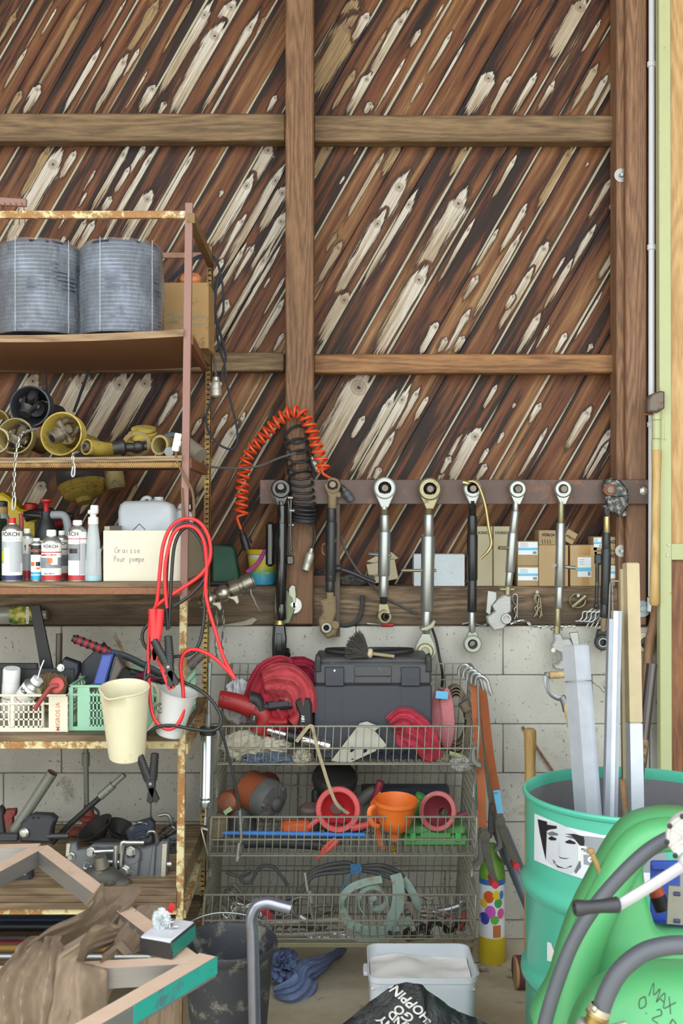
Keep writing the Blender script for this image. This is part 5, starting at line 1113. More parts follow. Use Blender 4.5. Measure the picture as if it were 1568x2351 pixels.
# 7 silver with big hook
T=thing('top_link','silver top link with large open hook behind the metal channel, seventh on the bar','top link',(1280,1540,4.33),GL)
link_top(T,1286,1123,20,11,18,SIL,STEEL);rods(T,[('neck',OLV,1283,1150,1282,1202,7,7),('barrel',SIL,1282,1200,1279,1345,10.5,12),('barrel',SIL,1279,1343,1277,1394,9.5,9.5),('neck',OLV,1275,1392,1274,1440,7,7)])
m=MB(DPO);m.cyl((1264,1296,ZL+15),(1270,1297,ZL+6),5,n=12);m.cyl((1268,1297,ZL),(1316,1302,ZL-4),4,n=12);m.build('turning_pin',GSTEEL,T)
m=MB(DPO);m.box((1272,1441,ZL),(28,6,10),b=2);m.cyl((1273,1434,ZL),(1272,1450,ZL),8,n=14);m.build('collar',OLV,T)
hook(T,[(1264,1450),(1282,1450),(1286,1462),(1300,1460),(1310,1472),(1300,1488),(1302,1506),(1298,1526),(1282,1534),(1266,1530),(1262,1520),(1276,1518),(1284,1508),(1280,1494),(1262,1486),(1260,1476),(1266,1466)],18,CAST2)
m=MB(DPO);m.prism([(1298,1448),(1318,1446),(1322,1484),(1308,1478),(1302,1462)],ZL+8,ZL+14,b=1);m.build('latch',SIL,T)
m=MB(DPO);m.cyl((1262,1487,ZL),(1262,1487,ZL+14),5,n=12);m.build('pin',STEEL,T)
# 8 black with cast claw on top
T=thing('top_link','worn black top link with chipped black claw on top, rightmost on the bar','top link',(1385,1490,4.33),GL)
CHIP=mat('chipped_black',(34,36,38),.4,dirt=(150,148,140),da=.46,ds=22)
m=MB(DPO);m.prism([(1378,1104),(1392,1098),(1414,1102),(1432,1124),(1435,1146),(1428,1162),(1430,1188),(1412,1186),(1406,1168),(1384,1158),(1388,1140),(1376,1128)],ZL-12,ZL+12,b=4);m.prism([(1380,1140),(1420,1138),(1432,1160),(1414,1186),(1384,1170)],ZL+8,ZL+17,b=3);m.build('claw',CHIP,T)
m=MB(DPO);m.eye((1390,1125,ZL+8),14,7,14);m.build('ball_bush',MATS['rust_steel'],T)
rods(T,[('neck',CHIP,1384,1160,1386,1186,8,8),('neck',BRASS,1386,1184,1386,1224,7.5,7.5),('barrel',LKM,1385,1222,1385,1260,9,10),('barrel',LKM,1385,1258,1382,1385,11.5,10.5),('barrel',LKM,1381,1383,1379,1415,8.5,8.5),('piston',MUD,1379,1414,1378,1446,6.5,6.5)])
m=MB(DPO);m.eye((1376,1470,ZL+2),18.5,9,20,(-.12,0,1));m.prism([(1366,1442),(1392,1442),(1400,1462),(1396,1482),(1376,1488),(1360,1470)],ZL-14,ZL-2,b=3);m.build('lower_eye',LKM,T)
m=MB(DPO);m.eye((1375,1470,ZL+12),11,8,4,(-.12,0,1));m.build('bright_ring',SIL,T)
m=MB(DPO);m.box((1366,1282,ZL),(16,24,10),b=3);m.tube([(1363,1290,ZL+4),(1363,1330,ZL+4),(1362,1380,ZL+2)],4,n=10);m.ball((1362,1388,ZL+2),(6,8,6));m.build('lever',LKM,T)
m=MB(DPO);m.tube([(1410,1331,ZL+14),(1394,1332,ZL+14),(1390,1350,ZL+12),(1388,1450,ZL+10)],2.2,n=8);m.tube([(1396,1336,ZL+8),(1398,1400,ZL+6),(1399,1440,ZL+4)],2,n=8);m.build('bent_rod',GSTEEL,T)
# spring clips hanging behind the eighth link
for i in range(4):
    x=1352+i*9;z=12+i*5
    m=MB(DPO);m.tube([(x+6,1396,z),(x-4,1402,z),(x-16,1404,z),(x-18,1416,z),(x-26,1424,z+2),(x-34,1424,z+2)],2,n=7);m.tube([(x-14,1424,z),(x-2,1414,z),(x+4,1404,z+2),(x+2,1418,z+2),(x-8,1438,z)],2,n=7)
    if i==0: o0=one(m,'linchpin',SIL,'bright zinc spring pins bunched beside the rightmost top link','spring pin','spring pins beside the rightmost top link')
    else: one(m,'linchpin',SIL,'bright zinc spring pins bunched beside the rightmost top link','spring pin','spring pins beside the rightmost top link')
def rpin(x,y,s,ang,label,mt,z=8,g='spring pins nailed to the sill'):
    M=PX(DS)@Matrix.Translation((x,y,z))@Matrix.Rotation(ang,4,'Z')@Matrix.Scale(s,4);m=MB(M=M)
    m.tube([(6,-18,0),(3,-26,0),(-3,-26,0),(-6,-18,0),(-3,-8,0),(4,0,0),(-2,8,0),(3,18,0),(-1,30,0)],1.7,n=7);m.tube([(6,-18,0),(5,0,2),(5,26,2)],1.7,n=7)
    return one(m,'spring_pin',mt,label,'spring pin',g)
rpin(1181,1390,1,.0,'single zinc spring pin on the sill right of the sixth top link',SIL);rpin(1229,1388,.9,.1,'pair of spring pins on a nail in the middle of the sill, nearer the chain',OLV);rpin(1235,1390,.9,-.12,'pair of spring pins on a nail in the middle of the sill, outer one',OLV,12)
for x,y in((1231,1358),(1325,1366)): m=MB(DS);m.lathe([(0,0),(2,0),(2,12),(4,12),(4,14),(0,14)],(x,y,0),(0,0,1),10);one(m,'nail',GSTEEL,'nail in the sill holding '+('the pair of spring pins' if x<1300 else 'the ring pin'),'nail')
m=MB(DS)
for q in range(3): m.tube([Vector((1324+18*cos(2*pi*i/18),1378+16*sin(2*pi*i/18),6+q*3)) for i in range(18)],1.6,n=6,k=1,closed=True)
m.tube([(1312,1392,10),(1342,1366,16)],5,n=12,k=1);one(m,'ring_pin',OLV,'coiled ring linchpin hanging on a nail in the sill','linchpin')
m=MB(DS);links(m,[(1060,1432,6),(1082,1426,10),(1100,1434,8),(1120,1430,10),(1096,1438,12),(1070,1437,12)],10,1.4);one(m,'chain',GSTEEL,'small heap of thin chain on the block ledge left of the hook','chain')
m=MB(DS);links(m,[(1170,1432,8),(1190,1424,6),(1208,1426,8),(1220,1436,10),(1245,1436,12),(1290,1436,12),(1325,1435,12)],12,1.5);one(m,'chain',ZINC,'thin chain lying along the block ledge under the spring pins','chain')
m=MB(DS);m.tube([(832,1366,10),(830,1400,10),(820,1424,12),(800,1434,12),(782,1434,12)],lambda t:(5,3),n=8);one(m,'bent_hook',BLKD,'black bent iron hook leaning on the sill','hook')
T=thing('screwdriver','small tool with a red handle on the block ledge below the silver top link','screwdriver',(880,1437,4.42));m=MB(DS);m.tube([(876,1433,12),(902,1433,12)],4.5,n=10,k=1);m.build('handle',RED,T);m=MB(DS);m.cyl((842,1430,12),(876,1433,12),3,n=8);m.build('blade',GSTEEL,T)
# ---------- coiled cables on the post
def helix(m,axis,r,turns,tr,ppt=14,ez=.6,R=None,ph=0):
    A=catmull(axis,10);S_=[0]
    for a,b in zip(A,A[1:]):S_.append(S_[-1]+(b-a).length)
    def at(s):
        for i in range(len(S_)-1):
            if S_[i+1]>=s:return A[i].lerp(A[i+1],(s-S_[i])/max(S_[i+1]-S_[i],1e-6)),(A[i+1]-A[i]).normalized()
        return A[-1],(A[-1]-A[-2]).normalized()
    n=int(turns*ppt);out=[]
    for i in range(n+1):
        q=i/n;p,t=at(S_[-1]*(R(q) if R else q));n1=Vector((-t.y,t.x,0)).normalized();a=2*pi*turns*q+ph
        rr=r(q) if callable(r) else r
        out.append(p+n1*(rr*cos(a))+Vector((0,0,1))*(rr*ez*sin(a))+t*0)
    return out
ORG=mat('orange_cable',(222,78,34),.35,var=.05)
T=thing('coiled_cable','orange coiled cable hanging over the post above the bar','coiled cable',(650,1260,4.3))
ax=[(556,1178,26),(559,1110,26),(570,1050,26),(600,1010,28),(640,968,30),(665,950,32),(688,948,34),(706,968,32),(722,1010,30),(738,1058,28),(744,1082,28)]
h=helix(None,ax,13,27,3,ez=.9)
m=MB(DPO);m.tube([(556,1216,24),(549,1196,26),(548,1185,28)]+[tuple(p) for p in h]+[(734,1072,24),(742,1088,20),(762,1099,10)],3.2,n=8,k=2);m.build('coil',ORG,T)
m=MB(DPO);A=Vector((.3,1,0)).normalized();m.lathe([(0,0),(4.5,0),(5,10),(7,14),(8.5,18),(9.5,40),(8.5,50),(6.5,50),(6.5,46),(0,46)],(555,1214,24),A,18);m.build('plug',BLK,T)
m=MB(DPO);m.box((577,1238,24),(5,18,8),R=Matrix.Rotation(-.3,3,'Z'),b=2);m.build('plug_latch',BLK,T)
T=thing('coiled_cable','black coiled cable with alloy plug hanging on the post','coiled cable',(690,1310,4.3))
ax=[(680,985,26),(682,1010,26),(684,1050,24),(690,1090,22),(694,1130,20),(697,1160,20),(697,1196,20)]
h=helix(None,ax,lambda q:27 if q<.7 else 26,14,3,R=lambda q:1-(1-q)**1.8,ez=.75,ppt=16)
# make loops lie nearly level: offset along the axis
hh=[]
for i,p in enumerate(h):
    q=i/len(h);hh.append((p.x,p.y+ (27*(1-q)**2.2+3)*sin(2*pi*14*q),p.z))
m=MB(DPO);m.tube(hh+[(712,1200,20),(722,1216,16),(723,1236,14),(716,1262,14)],3.2,n=8,k=2);m.build('coil',BLKC,T)
m=MB(DPO);A=Vector((-.28,1,0)).normalized();m.lathe([(0,-4),(4,-4),(5,4),(8,8),(10,12),(10.5,28),(9,32),(9.5,34),(9.5,47),(7.5,48),(7.5,44),(0,44)],(715,1262,14),A,20);m.build('plug',PLUGM,T)
m=MB(DPO);m.lathe([(0,0),(7.4,0)],Vector((715,1262,14))+A*44.5,A,16);m.build('plug_face',DARK,T)
m=MB(DPO);m.tube([(700,962,20),(702,1000,12),(706,1040,8),(714,1060,6),(722,1096,4)],3,n=8);m.tube([(668,955,14),(690,950,22),(704,962,20)],4,n=8);m.tube([(704,1030,10),(713,1034,8),(716,1050,6)],4.5,n=8);one(m,'cable',BLKC,'black cable behind the coils on the post','cable')
plug(716,1050,.5,1,DPO,36,10,'grey and black plug hanging right of the orange coil',[(710,1020),(712,1040),(716,1050)],BLKC,body=GSTEEL,z=14)
plug(788,1122,.7,1,DPO,34,10,'dark grey plug lying against the bar right of the second top link',[(776,1100),(780,1112),(788,1122)],BLKC,body=mat('plug_grey',(72,76,80),.5),z=24)
# thin cable running from plug down to right
m=MB(DS);m.tube([(782,1230,10),(795,1266,8),(815,1300,8),(840,1330,20),(880,1368,6),(925,1392,6),(958,1408,10)],2.6,n=7);one(m,'cable',GREYC,'thin grey cable sagging across the sill behind the silver top links','cable')
# ---------- things standing on the sill
ZSIL=EYE-(1346-CY)*DS/F
def onsill(x0,x1,y0,mt,label,name='cardboard_box',d=4.44,dep=.10,cat='box',group='boxes on the sill',rot=0):
    k=d/F;yb=YB(ZSIL,d);T=thing(name,label,cat,Vector((P((x0+x1)/2,0,d).x,d+dep/2,ZSIL)),group)
    m=MB(d);m.box(((x0+x1)/2,(y0+yb)/2,-dep/k/2),(x1-x0,yb-y0,dep/k),b=1);m.build('carton',mt,T);return T,d
KRA=mat('kraft_box',(186,158,118),.8,var=.06,dirt=(150,120,84),da=.25,ds=4);KRB=mat('kraft_dull',(170,146,108),.8,var=.06);TAN=mat('greyish_card',(186,174,146),.8,var=.05);TAPE=mat('brown_tape',(176,130,66),.3,var=.05)
LBW=mat('paper_label',(232,236,240),.6,var=.02);LBC=mat('label_cyan',(110,190,220),.6,var=.03);INK=mat('black_ink',(40,40,44),.7);INKR=mat('red_ink',(176,52,52),.7);INKG=mat('green_ink',(56,86,70),.7);INKN=mat('grey_ink',(130,136,144),.7)
def label(T,d,x0,x1,y0,y1,band=.55):
    m=MB(d);m.box(((x0+x1)/2,(y0+y1)/2,.5),(x1-x0,y1-y0,.6));m.mi=1;yc=y0+(y1-y0)*band;m.box(((x0+x1)/2,yc,.8),(x1-x0,(y1-y0)*.2,.3));m.mi=2
    for i in range(3): m.box((x0+(x1-x0)*.3,y0+(y1-y0)*(.12+.12*i),.85),((x1-x0)*.4,1,.2))
    m.box((x1-(x1-x0)*.15,y1-(y1-y0)*.16,.9),((x1-x0)*.2,(y1-y0)*.2,.2));m.build('label',[LBW,LBC,INKN],T)
T,d=onsill(950,1067,1272,mat('pale_printed_box',(204,212,218),.55,var=.05),'pale grey-blue box printed with tools, standing between the fourth and fifth links',dep=.09)
pm=mat('print_blue',(186,198,208),.6);rr=random.Random(2)
m=MB(d)
for i in range(22):
    x=958+rr.random()*98;y=1280+rr.random()*58;a=rr.uniform(0,3);m.tube([(x,y,.3),(x+12*cos(a),y+12*sin(a),.3),(x+16*cos(a+.5),y+16*sin(a+.5),.3)],.9,n=4,k=2)
m.build('printed_tools',mat('white_print2',(226,230,234),.6),T)
for x0,x1,lb,cut in((1092,1131,'tall tan carton right behind the black top link',(1111,'HOLLY' and 'HORSCH')),(1133,1172,'tall tan carton behind the tilted silver link, right one of the tall pair',(1154,'HORSCH'))):
    T,d=onsill(x0,x1,1208,TAN,lb,dep=.10);text(cut[1],8.6*d/F,INKG,T,TM(cut[0],1223,d-.0006),bold=.04)
T,d=onsill(1188,1236,1299,KRB,'lower of two small kraft boxes with blue striped labels',dep=.1);label(T,d,1189,1235,1303,1332)
zt2=EYE-(1299-CY)*d/F
def stacked(x0,x1,y0,y1,mt,lb,d=4.44,dep=.1,rot=0):
    k=d/F;T=thing('cardboard_box',lb,'box',(x0/2+x1/2,y1,d),'boxes on the sill');m=MB(d);R=Matrix.Rotation(rot,3,'Z');m.box(((x0+x1)/2,(y0+y1)/2,-dep/k/2),(x1-x0,y1-y0,dep/k),R=R,b=1);m.build('carton',mt,T);return T,d
T,d=stacked(1188,1236,1242,1298.5,KRB,'upper of two small kraft boxes with blue striped labels');label(T,d,1190,1234,1244,1273)
T,d=onsill(1237,1304,1251,KRA,'large kraft box right behind the seventh top link, under a printed box',dep=.11);m=MB(d);m.box((1298,1300,.4),(12,90,.5));m.build('tape',TAPE,T);label(T,d,1290,1296,1278,1322,.5)
T,d=stacked(1237,1276,1217,1250.5,KRB,'small printed box on the large kraft box left of the tilted carton');text('FÖRCH',8.6*d/F,INK,T,TM(1259,1228,d-.0006),bold=.04);m=MB(d)
for i in range(4): m.tube([(1244+i*6,1238,.3),(1246+i*6,1248,.3)],.8,n=4)
m.build('printed_cans',INK,T)
T,d=stacked(1296,1322,1218,1246,KRB,'small open carton tipped over on top of the kraft boxes',rot=.5,dep=.05);text('FÖRCH',6.4*d/F,INK,T,TM(1309,1234,d-.0006,-.5),bold=.04)
T,d=onsill(1309,1371,1251,KRA,'kraft box with a printed label and brown tape, left of the black top link',dep=.11);m=MB(d);m.box((1342,1263,.4),(26,22,.5));m.box((1344,1332,.4),(16,26,.5));m.build('tape',TAPE,T);label(T,d,1326,1357,1279,1324,.62)
T,d=onsill(1376,1428,1297,KRB,'kraft box with a blue striped label at the right end of the sill',dep=.1);label(T,d,1392,1424,1298,1327)
T,d=stacked(1364,1422,1265,1296,KRB,'printed box second in the right hand stack on the sill');text('FÖRCH',9.4*d/F,INK,T,TM(1404,1276,d-.0006),bold=.05)
T,d=stacked(1362,1421,1232,1264,KRB,'printed box topmost of the right hand stack on the sill');text('FÖRCH',9.4*d/F,INK,T,TM(1402,1244,d-.0006),bold=.05);label(T,d,1363,1380,1234,1256)
m=MB(DPO);m.lathe([(0,0),(14,0),(14,2),(4,2),(4,10),(0,10)],(1431,1265,-22),(0,0,1),20);one(m,'washer_bolt',GSTEEL,'grey washer and bolt on the right post beside the box stack','bolt')
m=MB(DPO);m.lathe([(0,0),(15,0),(16,2),(5,2)],(1431,396,-22),(0,0,1),20);hexbolt(m,(1431,396,-20),5,7);one(m,'washer_bolt',GSTEEL,'grey washer and bolt high on the right post','bolt')
m=MB(DPO);m.lathe([(0,0),(19,0),(19,3),(6,3)],(1474,1397,0),(0,0,1),24);m.lathe([(0,3),(8,3),(8,9),(0,10)],(1476,1397,0),(0,0,1),12);one(m,'washer_bolt',mat('blue_zinc',(140,150,158),.4,.6),'large washer and bolt low on the right post above the switch','bolt')
# small open box leaning behind the silver link
T=thing('cardboard_box','small open carton tipped behind the third top link','box',(880,1346,4.46),'boxes on the sill')
m=MB(4.46);R=Matrix.Rotation(-.2,3,'Z')
m.box((878,1312,-20),(66,46,44),R=R,b=1);m.prism([(842,1290),(866,1276),(900,1268),(916,1282),(880,1296)],-30,-28);m.build('carton',TAN,T);text('FÖRCH',7*4.46/F,INK,T,TM(858,1322,4.46-.0035,.15),bold=.03)
m=MB(4.5);m.tube([(846,1272,-10),(870,1270,-6),(896,1272,-4)],4,n=8);one(m,'pen',mat('slate_pen',(98,104,112),.5),'slate grey marker lying on the tipped carton','pen')
T=thing('glove','pair of dusty dark gloves bundled on the sill behind the second link','glove',(810,1346,4.46))
m=crumple((812,1332,-8),(44,15,14),9,4.46,amp=.5);m.build('palm',cloth('glove_grey',(88,82,76)),T)
for i in range(4): m=MB(4.46);m.tube([(836+i*4,1326+i*4,0),(850+i*2,1324+i*6,4),(858,1328+i*6,4)],5,n=8);m.build('finger',MATS['glove_grey'],T)
T=thing('wire_box','small open box of tangled wire on the sill right of the post','box',(730,1346,4.46))
m=MB(4.46)
yb=YB(ZSIL,4.46);m.box((732,1333,0),(32,yb-1320,3),b=.5);m.box((732,1333,-40),(32,yb-1320,3));m.box((717,1333,-20),(3,yb-1320,40));m.box((747,1333,-20),(3,yb-1320,40));m.box((732,yb-1.5,-20),(30,3,38));m.build('box',mat('faded_red_wood',(122,88,76),.8),T)
m=MB(4.46);rr=random.Random(8);m.tube([(732+rr.uniform(-12,12),1316+rr.uniform(-10,6),-20+rr.uniform(-14,14)) for i in range(22)],1.6,n=6);m.build('wire',GREYC,T)
# beach pail, green box, coupling
T=thing('toy_pail','child pail with yellow rim and sea pattern, standing on the sill','pail',(600,1346,4.48));d=4.47;yb=YB(ZSIL,d)
N=NT('sea_print');v=N.obj();s=N.n('ShaderNodeSeparateXYZ');N.l(v,s.inputs[0]);N.l(N.mix(N.step(N.noise(v,50,2),.62,.66),N.ramp(N.math('MULTIPLY',s.outputs[2],7.0),[(.0,lin(66,160,210)),(.3,lin(84,176,200)),(.42,lin(150,190,90)),(.56,lin(226,204,56)),(.72,lin(226,210,90)),(.82,lin(222,226,224)),(1,lin(214,224,228))]),lin(232,236,226)),N.b.inputs['Base Color']);N.b.inputs['Roughness'].default_value=.4
m=MB(d);m.lathe([(0,0),(27,0),(29,2),(36,74),(34,74),(27,4),(0,4)],(601,yb,-34),(0,-1,0),30);m.build('body',N.m,T)
m=MB(d);m.lathe([(35,70),(38,72),(38,82),(36,83),(34,76),(34,70)],(601,yb,-34),(0,-1,0),30,True);m.build('rim',mat('pail_yellow',(228,190,40),.4),T)
m=MB(d);m.tube([(609,1262,4),(592,1292,6),(567,1313,6)],lambda t:(5,2),n=8);m.build('strap_handle',mat('magenta',(178,50,140),.4),T)
m=MB(4.45);m.prism([(487,1343),(487,1250),(530,1254),(538,1262),(548,1322),(546,1343)],-50,0,b=3);one(m,'green_case',mat('bottle_green',(28,78,58),.5,dirt=(20,54,42),da=.3),'dark green plastic case standing on the sill behind the rack post','case')
m=MB(4.435);m.tube([(484,1339,0),(500,1339,0),(540,1338,0),(548,1339,0)],5,n=8);one(m,'punch_tool',BLKD,'dark tool handle lying on the sill before the green case','handle' if 0 else 'tool')
ALU=mat('tarnished_alu',(176,170,156),.3,.85,dirt=(116,100,78),da=.33)
T=thing('ball_joint_pipe','tarnished steel ball coupling pipe lying across the sill with chains','pipe coupling',(525,1385,4.3))
m=MB(4.3);A=Vector((112,-50,0)).normalized();o=Vector((470,1380,20));pr=[(0,-12),(10,-12),(14,-4)]
for c,r in((12,19),(48,20)):
    pr+=[(r*sqrt(max(.05,1-(q/1.08)**2)),c+r*q) for q in(-.9,-.6,-.3,0,.3,.6,.9)]+[(15,c+r+1),(17,c+r+3)]
pr+=[(21,70),(22,78),(22,88),(17,90),(17,98),(20,100),(20,122),(17,123),(17,118),(0,118)]
m.lathe(pr,o,A,26);m.build('pipe_body',ALU,T)
for x,y in((497,1392),(536,1378)):
    m=MB(4.3);m.prism([(x-14,y-10),(x+14,y-16),(x+18,y+2),(x+12,y+10),(x+2,y-2)],18,34,b=3);m.build('cam_lever',ALU,T)
for x0 in(498,513):
    m=MB(4.3);links(m,[(x0,1398,20),(x0+2,1430,16),(x0-2,1470,14),(x0+2,1500,14),(x0-1,1520,14)],16,1.4,w=7);m.build('chain',GSTEEL,T)
m=MB(4.3);m.tube([(578,1350,30),(580,1362,30),(586,1374,30),(592,1388,30),(600,1400,28)],2.4,n=7);m.build('keeper_wire',GSTEEL,T)
# padlock-like clamp behind first link
T=thing('cable_clamp','olive cable clamp with a white roller on the sill behind the black hydraulic link','clamp',(668,1432,4.36))
m=MB(DPO);m.prism([(630,1360),(660,1352),(676,1366),(678,1400),(666,1430),(640,1434),(630,1400)],2,14,b=3);m.build('body',mat('olive_grey',(112,118,92),.4,.5),T)
m=MB(DPO);m.lathe([(0,0),(18,0),(19,2),(19,6),(17,8),(0,8)],(674,1389,4),(0.1,0,1),26);m.build('roller',WHITE,T)
m=MB(DPO);m.prism([(664,1350),(670,1342),(678,1344),(680,1366),(678,1398),(674,1398),(672,1372),(664,1364)],12,16,b=.6);m.build('lever',mat('lever_zinc',(150,152,140),.35,.8),T)
m=MB(DPO);hexbolt(m,(674,1388,12),8,4);m.build('hex_bolt',ZINC,T)
m=MB(4.412);m.prism([(500,1436),(560,1424),(582,1416),(592,1422),(578,1434),(556,1437)],-3,5,b=2);one(m,'plastic_bag',mat('dusty_bag',(150,140,120),.4,var=.2),'crumpled dusty plastic bag with white label on the sill under the chains','bag')
# seed bottle on the left of the sill
T=thing('plastic_bottle','plastic bottle in a printed green sleeve lying on the left of the sill','bottle',(40,1430,4.3))
m=MB(4.385);m.lathe([(0,0),(16,0),(20,6),(21,90),(19,110),(10,118),(10,128),(0,128)],(-20,1413,0),(1,-.02,0),24);m.build('bottle',mat('grey_film',(146,148,140),.25,.1,var=.3),T)
N=NT('leaf_print');v=N.obj();N.l(N.ramp(N.noise(v,26,3),[(.35,lin(56,88,50)),(.5,lin(120,140,70)),(.62,lin(206,190,80)),(.7,lin(226,222,196))]),N.b.inputs['Base Color']);N.b.inputs['Roughness'].default_value=.3
m=MB(4.385);m.lathe([(21.6,46),(22,48),(22,96),(20.6,99)],(-20,1413,0),(1,-.02,0),24);m.build('label_sleeve',N.m,T);text('susette',14*4.25/F,PAL['W'],T,TM(64,1412,4.385-22.4*4.385/F,pi/2*-1),bold=.02)
m=MB(4.4);m.lathe([(0,0),(10,0),(11,3),(11,10),(0,10)],(100,1412,-2),(1,0,.2),8);one(m,'wood_peg',rusty('rust_knob',(140,92,62),(104,62,42),.5),'rusty brown knob beside the lying bottle','knob' if 0 else 'peg')
# ---------- conduit, switch, hammer
T=thing('conduit','white plastic conduit clipped up the right post','conduit',(1494,1410,4.36))
CW=mat('conduit_white',(222,224,232),.45,var=.03)
m=MB(DPO);m.cyl((1493.5,-330,12),(1492,1368,12),7.2,n=18);m.build('pipe',CW,T)
m=MB(DPO);m.cyl((1492,1372,12),(1491,1402,12),8.4,n=18);m.build('coupling',CW,T)
for y in(152,570,975,1376): m=MB(DPO);m.eye((1492.8,y,12),10,7.3,12,(0,1,0),b=1);m.box((1507,y-1,6),(20,9,10),b=1.5);m.build('clip',CW,T)
m=MB(DPO);m.tube([(1491,1400,12),(1494,1416,12),(1500,1428,10),(1496,1444,8),(1484,1452,6)],2.6,n=8);m.build('cable',CW,T)
T=thing('switch_box','cream switch box with a black knob on the block wall at the right','switch',(1480,1495,4.38));m=MB(DW);m.box((1483,1473,6),(36,42,12),b=2);m.build('housing',mat('cream_box',(216,202,168),.5),T);m=MB(DW);m.lathe([(0,0),(13,0),(14,1),(13.5,7),(10,9),(0,9)],(1481,1474,12),(0,0,1),20);m.build('knob',BLK,T);m=MB(DW);m.lathe([(0,0),(3.4,0),(3,1.4),(0,1.6)],(1480,1474,21),(0,0,1),12);m.build('indicator',mat('orange_lamp',(226,84,50),.3),T)
T=thing('hammer','sledge hammer with a pale wooden handle hung head up beside the door hinge','hammer',(1500,1390,4.3))
m=MB(4.3);m.lathe([(0,0),(10,0),(11.5,3),(10,60),(9.6,200),(11,330),(11.5,348),(8,354),(0,354)],(1502,1034,20),(-.016,1,0),20);m.build('handle',wood('hammer_handle',(184,148,90),(206,174,118),'Z',20,rough=.5),T)
m=MB(4.3);m.prism([(1478,948),(1478,922),(1486,908),(1506,900),(1516,902),(1516,940),(1500,950)],2,38,b=4);m.build('head',mat('hammer_iron',(112,98,90),.5,.4,dirt=(74,66,58),da=.4),T)
m=MB(4.3);m.cyl((1470,953,20),(1498,952,20),2.2,n=8);m.build('nail',RUSTY,T)
m=MB(4.36);m.tube([(1515,1310,8),(1500,1420,10),(1484,1500,14),(1470,1700,20)],lambda t:11,n=14,k=3)
one(m,'wooden_pole',wood('pole_brown',(108,74,52),(140,104,76),'Z',20),'tall brown wooden pole leaning between the door and the metal channels','pole')
# ---------- three tier wire basket stand
WIRE=mat('basket_wire',(148,146,132),.42,.55,dirt=(110,92,64),da=.36,ds=20)
T=thing('basket_stand','three tier wire basket stand against the block wall','basket stand',Vector((.03,4.1,0)))
BXL,BXR=-.425,.468;YBK=4.34
TI=[(.765,3.96,.13),(.475,3.88,.13),(.225,3.80,.145)]  # floor z, front y, front height
SHR=Matrix(((1,0,.055,-.045),(0,1,0,0),(0,0,1,0),(0,0,0,1)))
def wl(m,pts,r=.0022,n=5): m.tube(pts,r,n=n,k=1,caps=False)
def xl(y): return BXL-(4.34-y)*.02
# back panel
m=MB(M=SHR)
for i in range(30):
    x=BXL+(BXR-BXL)*i/29;wl(m,[(x,YBK,.12),(x,YBK,1.06)],.0016)
for z in(.12,.3,.42,.6,.74,.9,1.0,1.06): wl(m,[(BXL,YBK-.003,z),(BXR,YBK-.003,z)],.0026)
m.build('back_panel',WIRE,T)
def frontedge(z):
    if z>.95: return 4.2-(1.06-z)*1.4
    for fz,fy,h in TI:
        if z>=fz-.01 and z<=fz+h: return fy
        if z>fz+h:
            q=min(1,(z-fz-h)/.10);return fy+ .10*q
    return 3.84
for x,nm in((BXL,0),(BXR,1)):
    m=MB(M=SHR)
    for z in [q*.028+.12 for q in range(34)]: 
        yf=frontedge(z);wl(m,[(x,YBK,z),(x,yf,z)],.0014)
    ed=[(x,YBK,1.06),(x,4.21,1.06),(x,4.12,1.0),(x,4.05,.93),(x,3.96,.895),(x,3.96,.76),(x,4.0,.72),(x,4.0,.64),(x,3.88,.60),(x,3.88,.475),(x,3.92,.44),(x,3.92,.39),(x,3.8,.37),(x,3.8,.225),(x,3.84,.20),(x,3.84,.0)]
    m.tube(ed,.0042,n=6,k=2);m.tube([(x,YBK,0.0),(x,YBK,1.06)],.0045,n=6,k=1)
    for i in range(10):
        y=YBK-.02-i*.038;zt=1.06 if y>4.2 else max(z for z in [.895]);
        wl(m,[(x,y,.2 if y>3.84 else .23),(x,y,1.05 if y>4.2 else (.99 if y>4.1 else (.93 if y>4.04 else (.90 if y>3.97 else (.60 if y>3.88 else .37)))))],.0016)
    m.build('side_panel',WIRE,T)
for fz,fy,h in TI:
    m=MB(M=SHR)
    wl(m,[(BXL,fy,fz+h),(BXR,fy,fz+h)],.0036,6);wl(m,[(BXL,fy-.002,fz+h*.42),(BXR,fy-.002,fz+h*.42)],.0032,6);wl(m,[(BXL,fy,fz),(BXR,fy,fz)],.0032,6)
    n=34
    for i in range(n+1):
        x=BXL+(BXR-BXL)*i/n;m.tube([(x,fy-.001,fz+h+.002),(x,fy-.003,fz+h*.5),(x,fy-.001,fz+.01),(x,fy+.02,fz-.004)],.0018,n=5,k=2,caps=False)
    m.build('front_panel',WIRE,T)
    m=MB(M=SHR)
    for i in range(n+1):
        x=BXL+(BXR-BXL)*i/n;wl(m,[(x,fy+.02,fz-.004),(x,YBK-.002,fz-.004)],.0018)
    for j in range(6): y=fy+.03+(YBK-fy-.04)*j/5;wl(m,[(BXL,y,fz-.0015),(BXR,y,fz-.0015)],.0024)
    m.build('basket_floor',WIRE,T)
m=MB(M=SHR);m.box(((BXL+BXR)/2,3.80,.205),(BXR-BXL,.012,.016),b=.002);m.build('base_rail',mat('olive_rail',(128,120,92),.6,.3),T)
TZ=[t[0] for t in TI]
def yt(t,d): return YB(TZ[t],d)
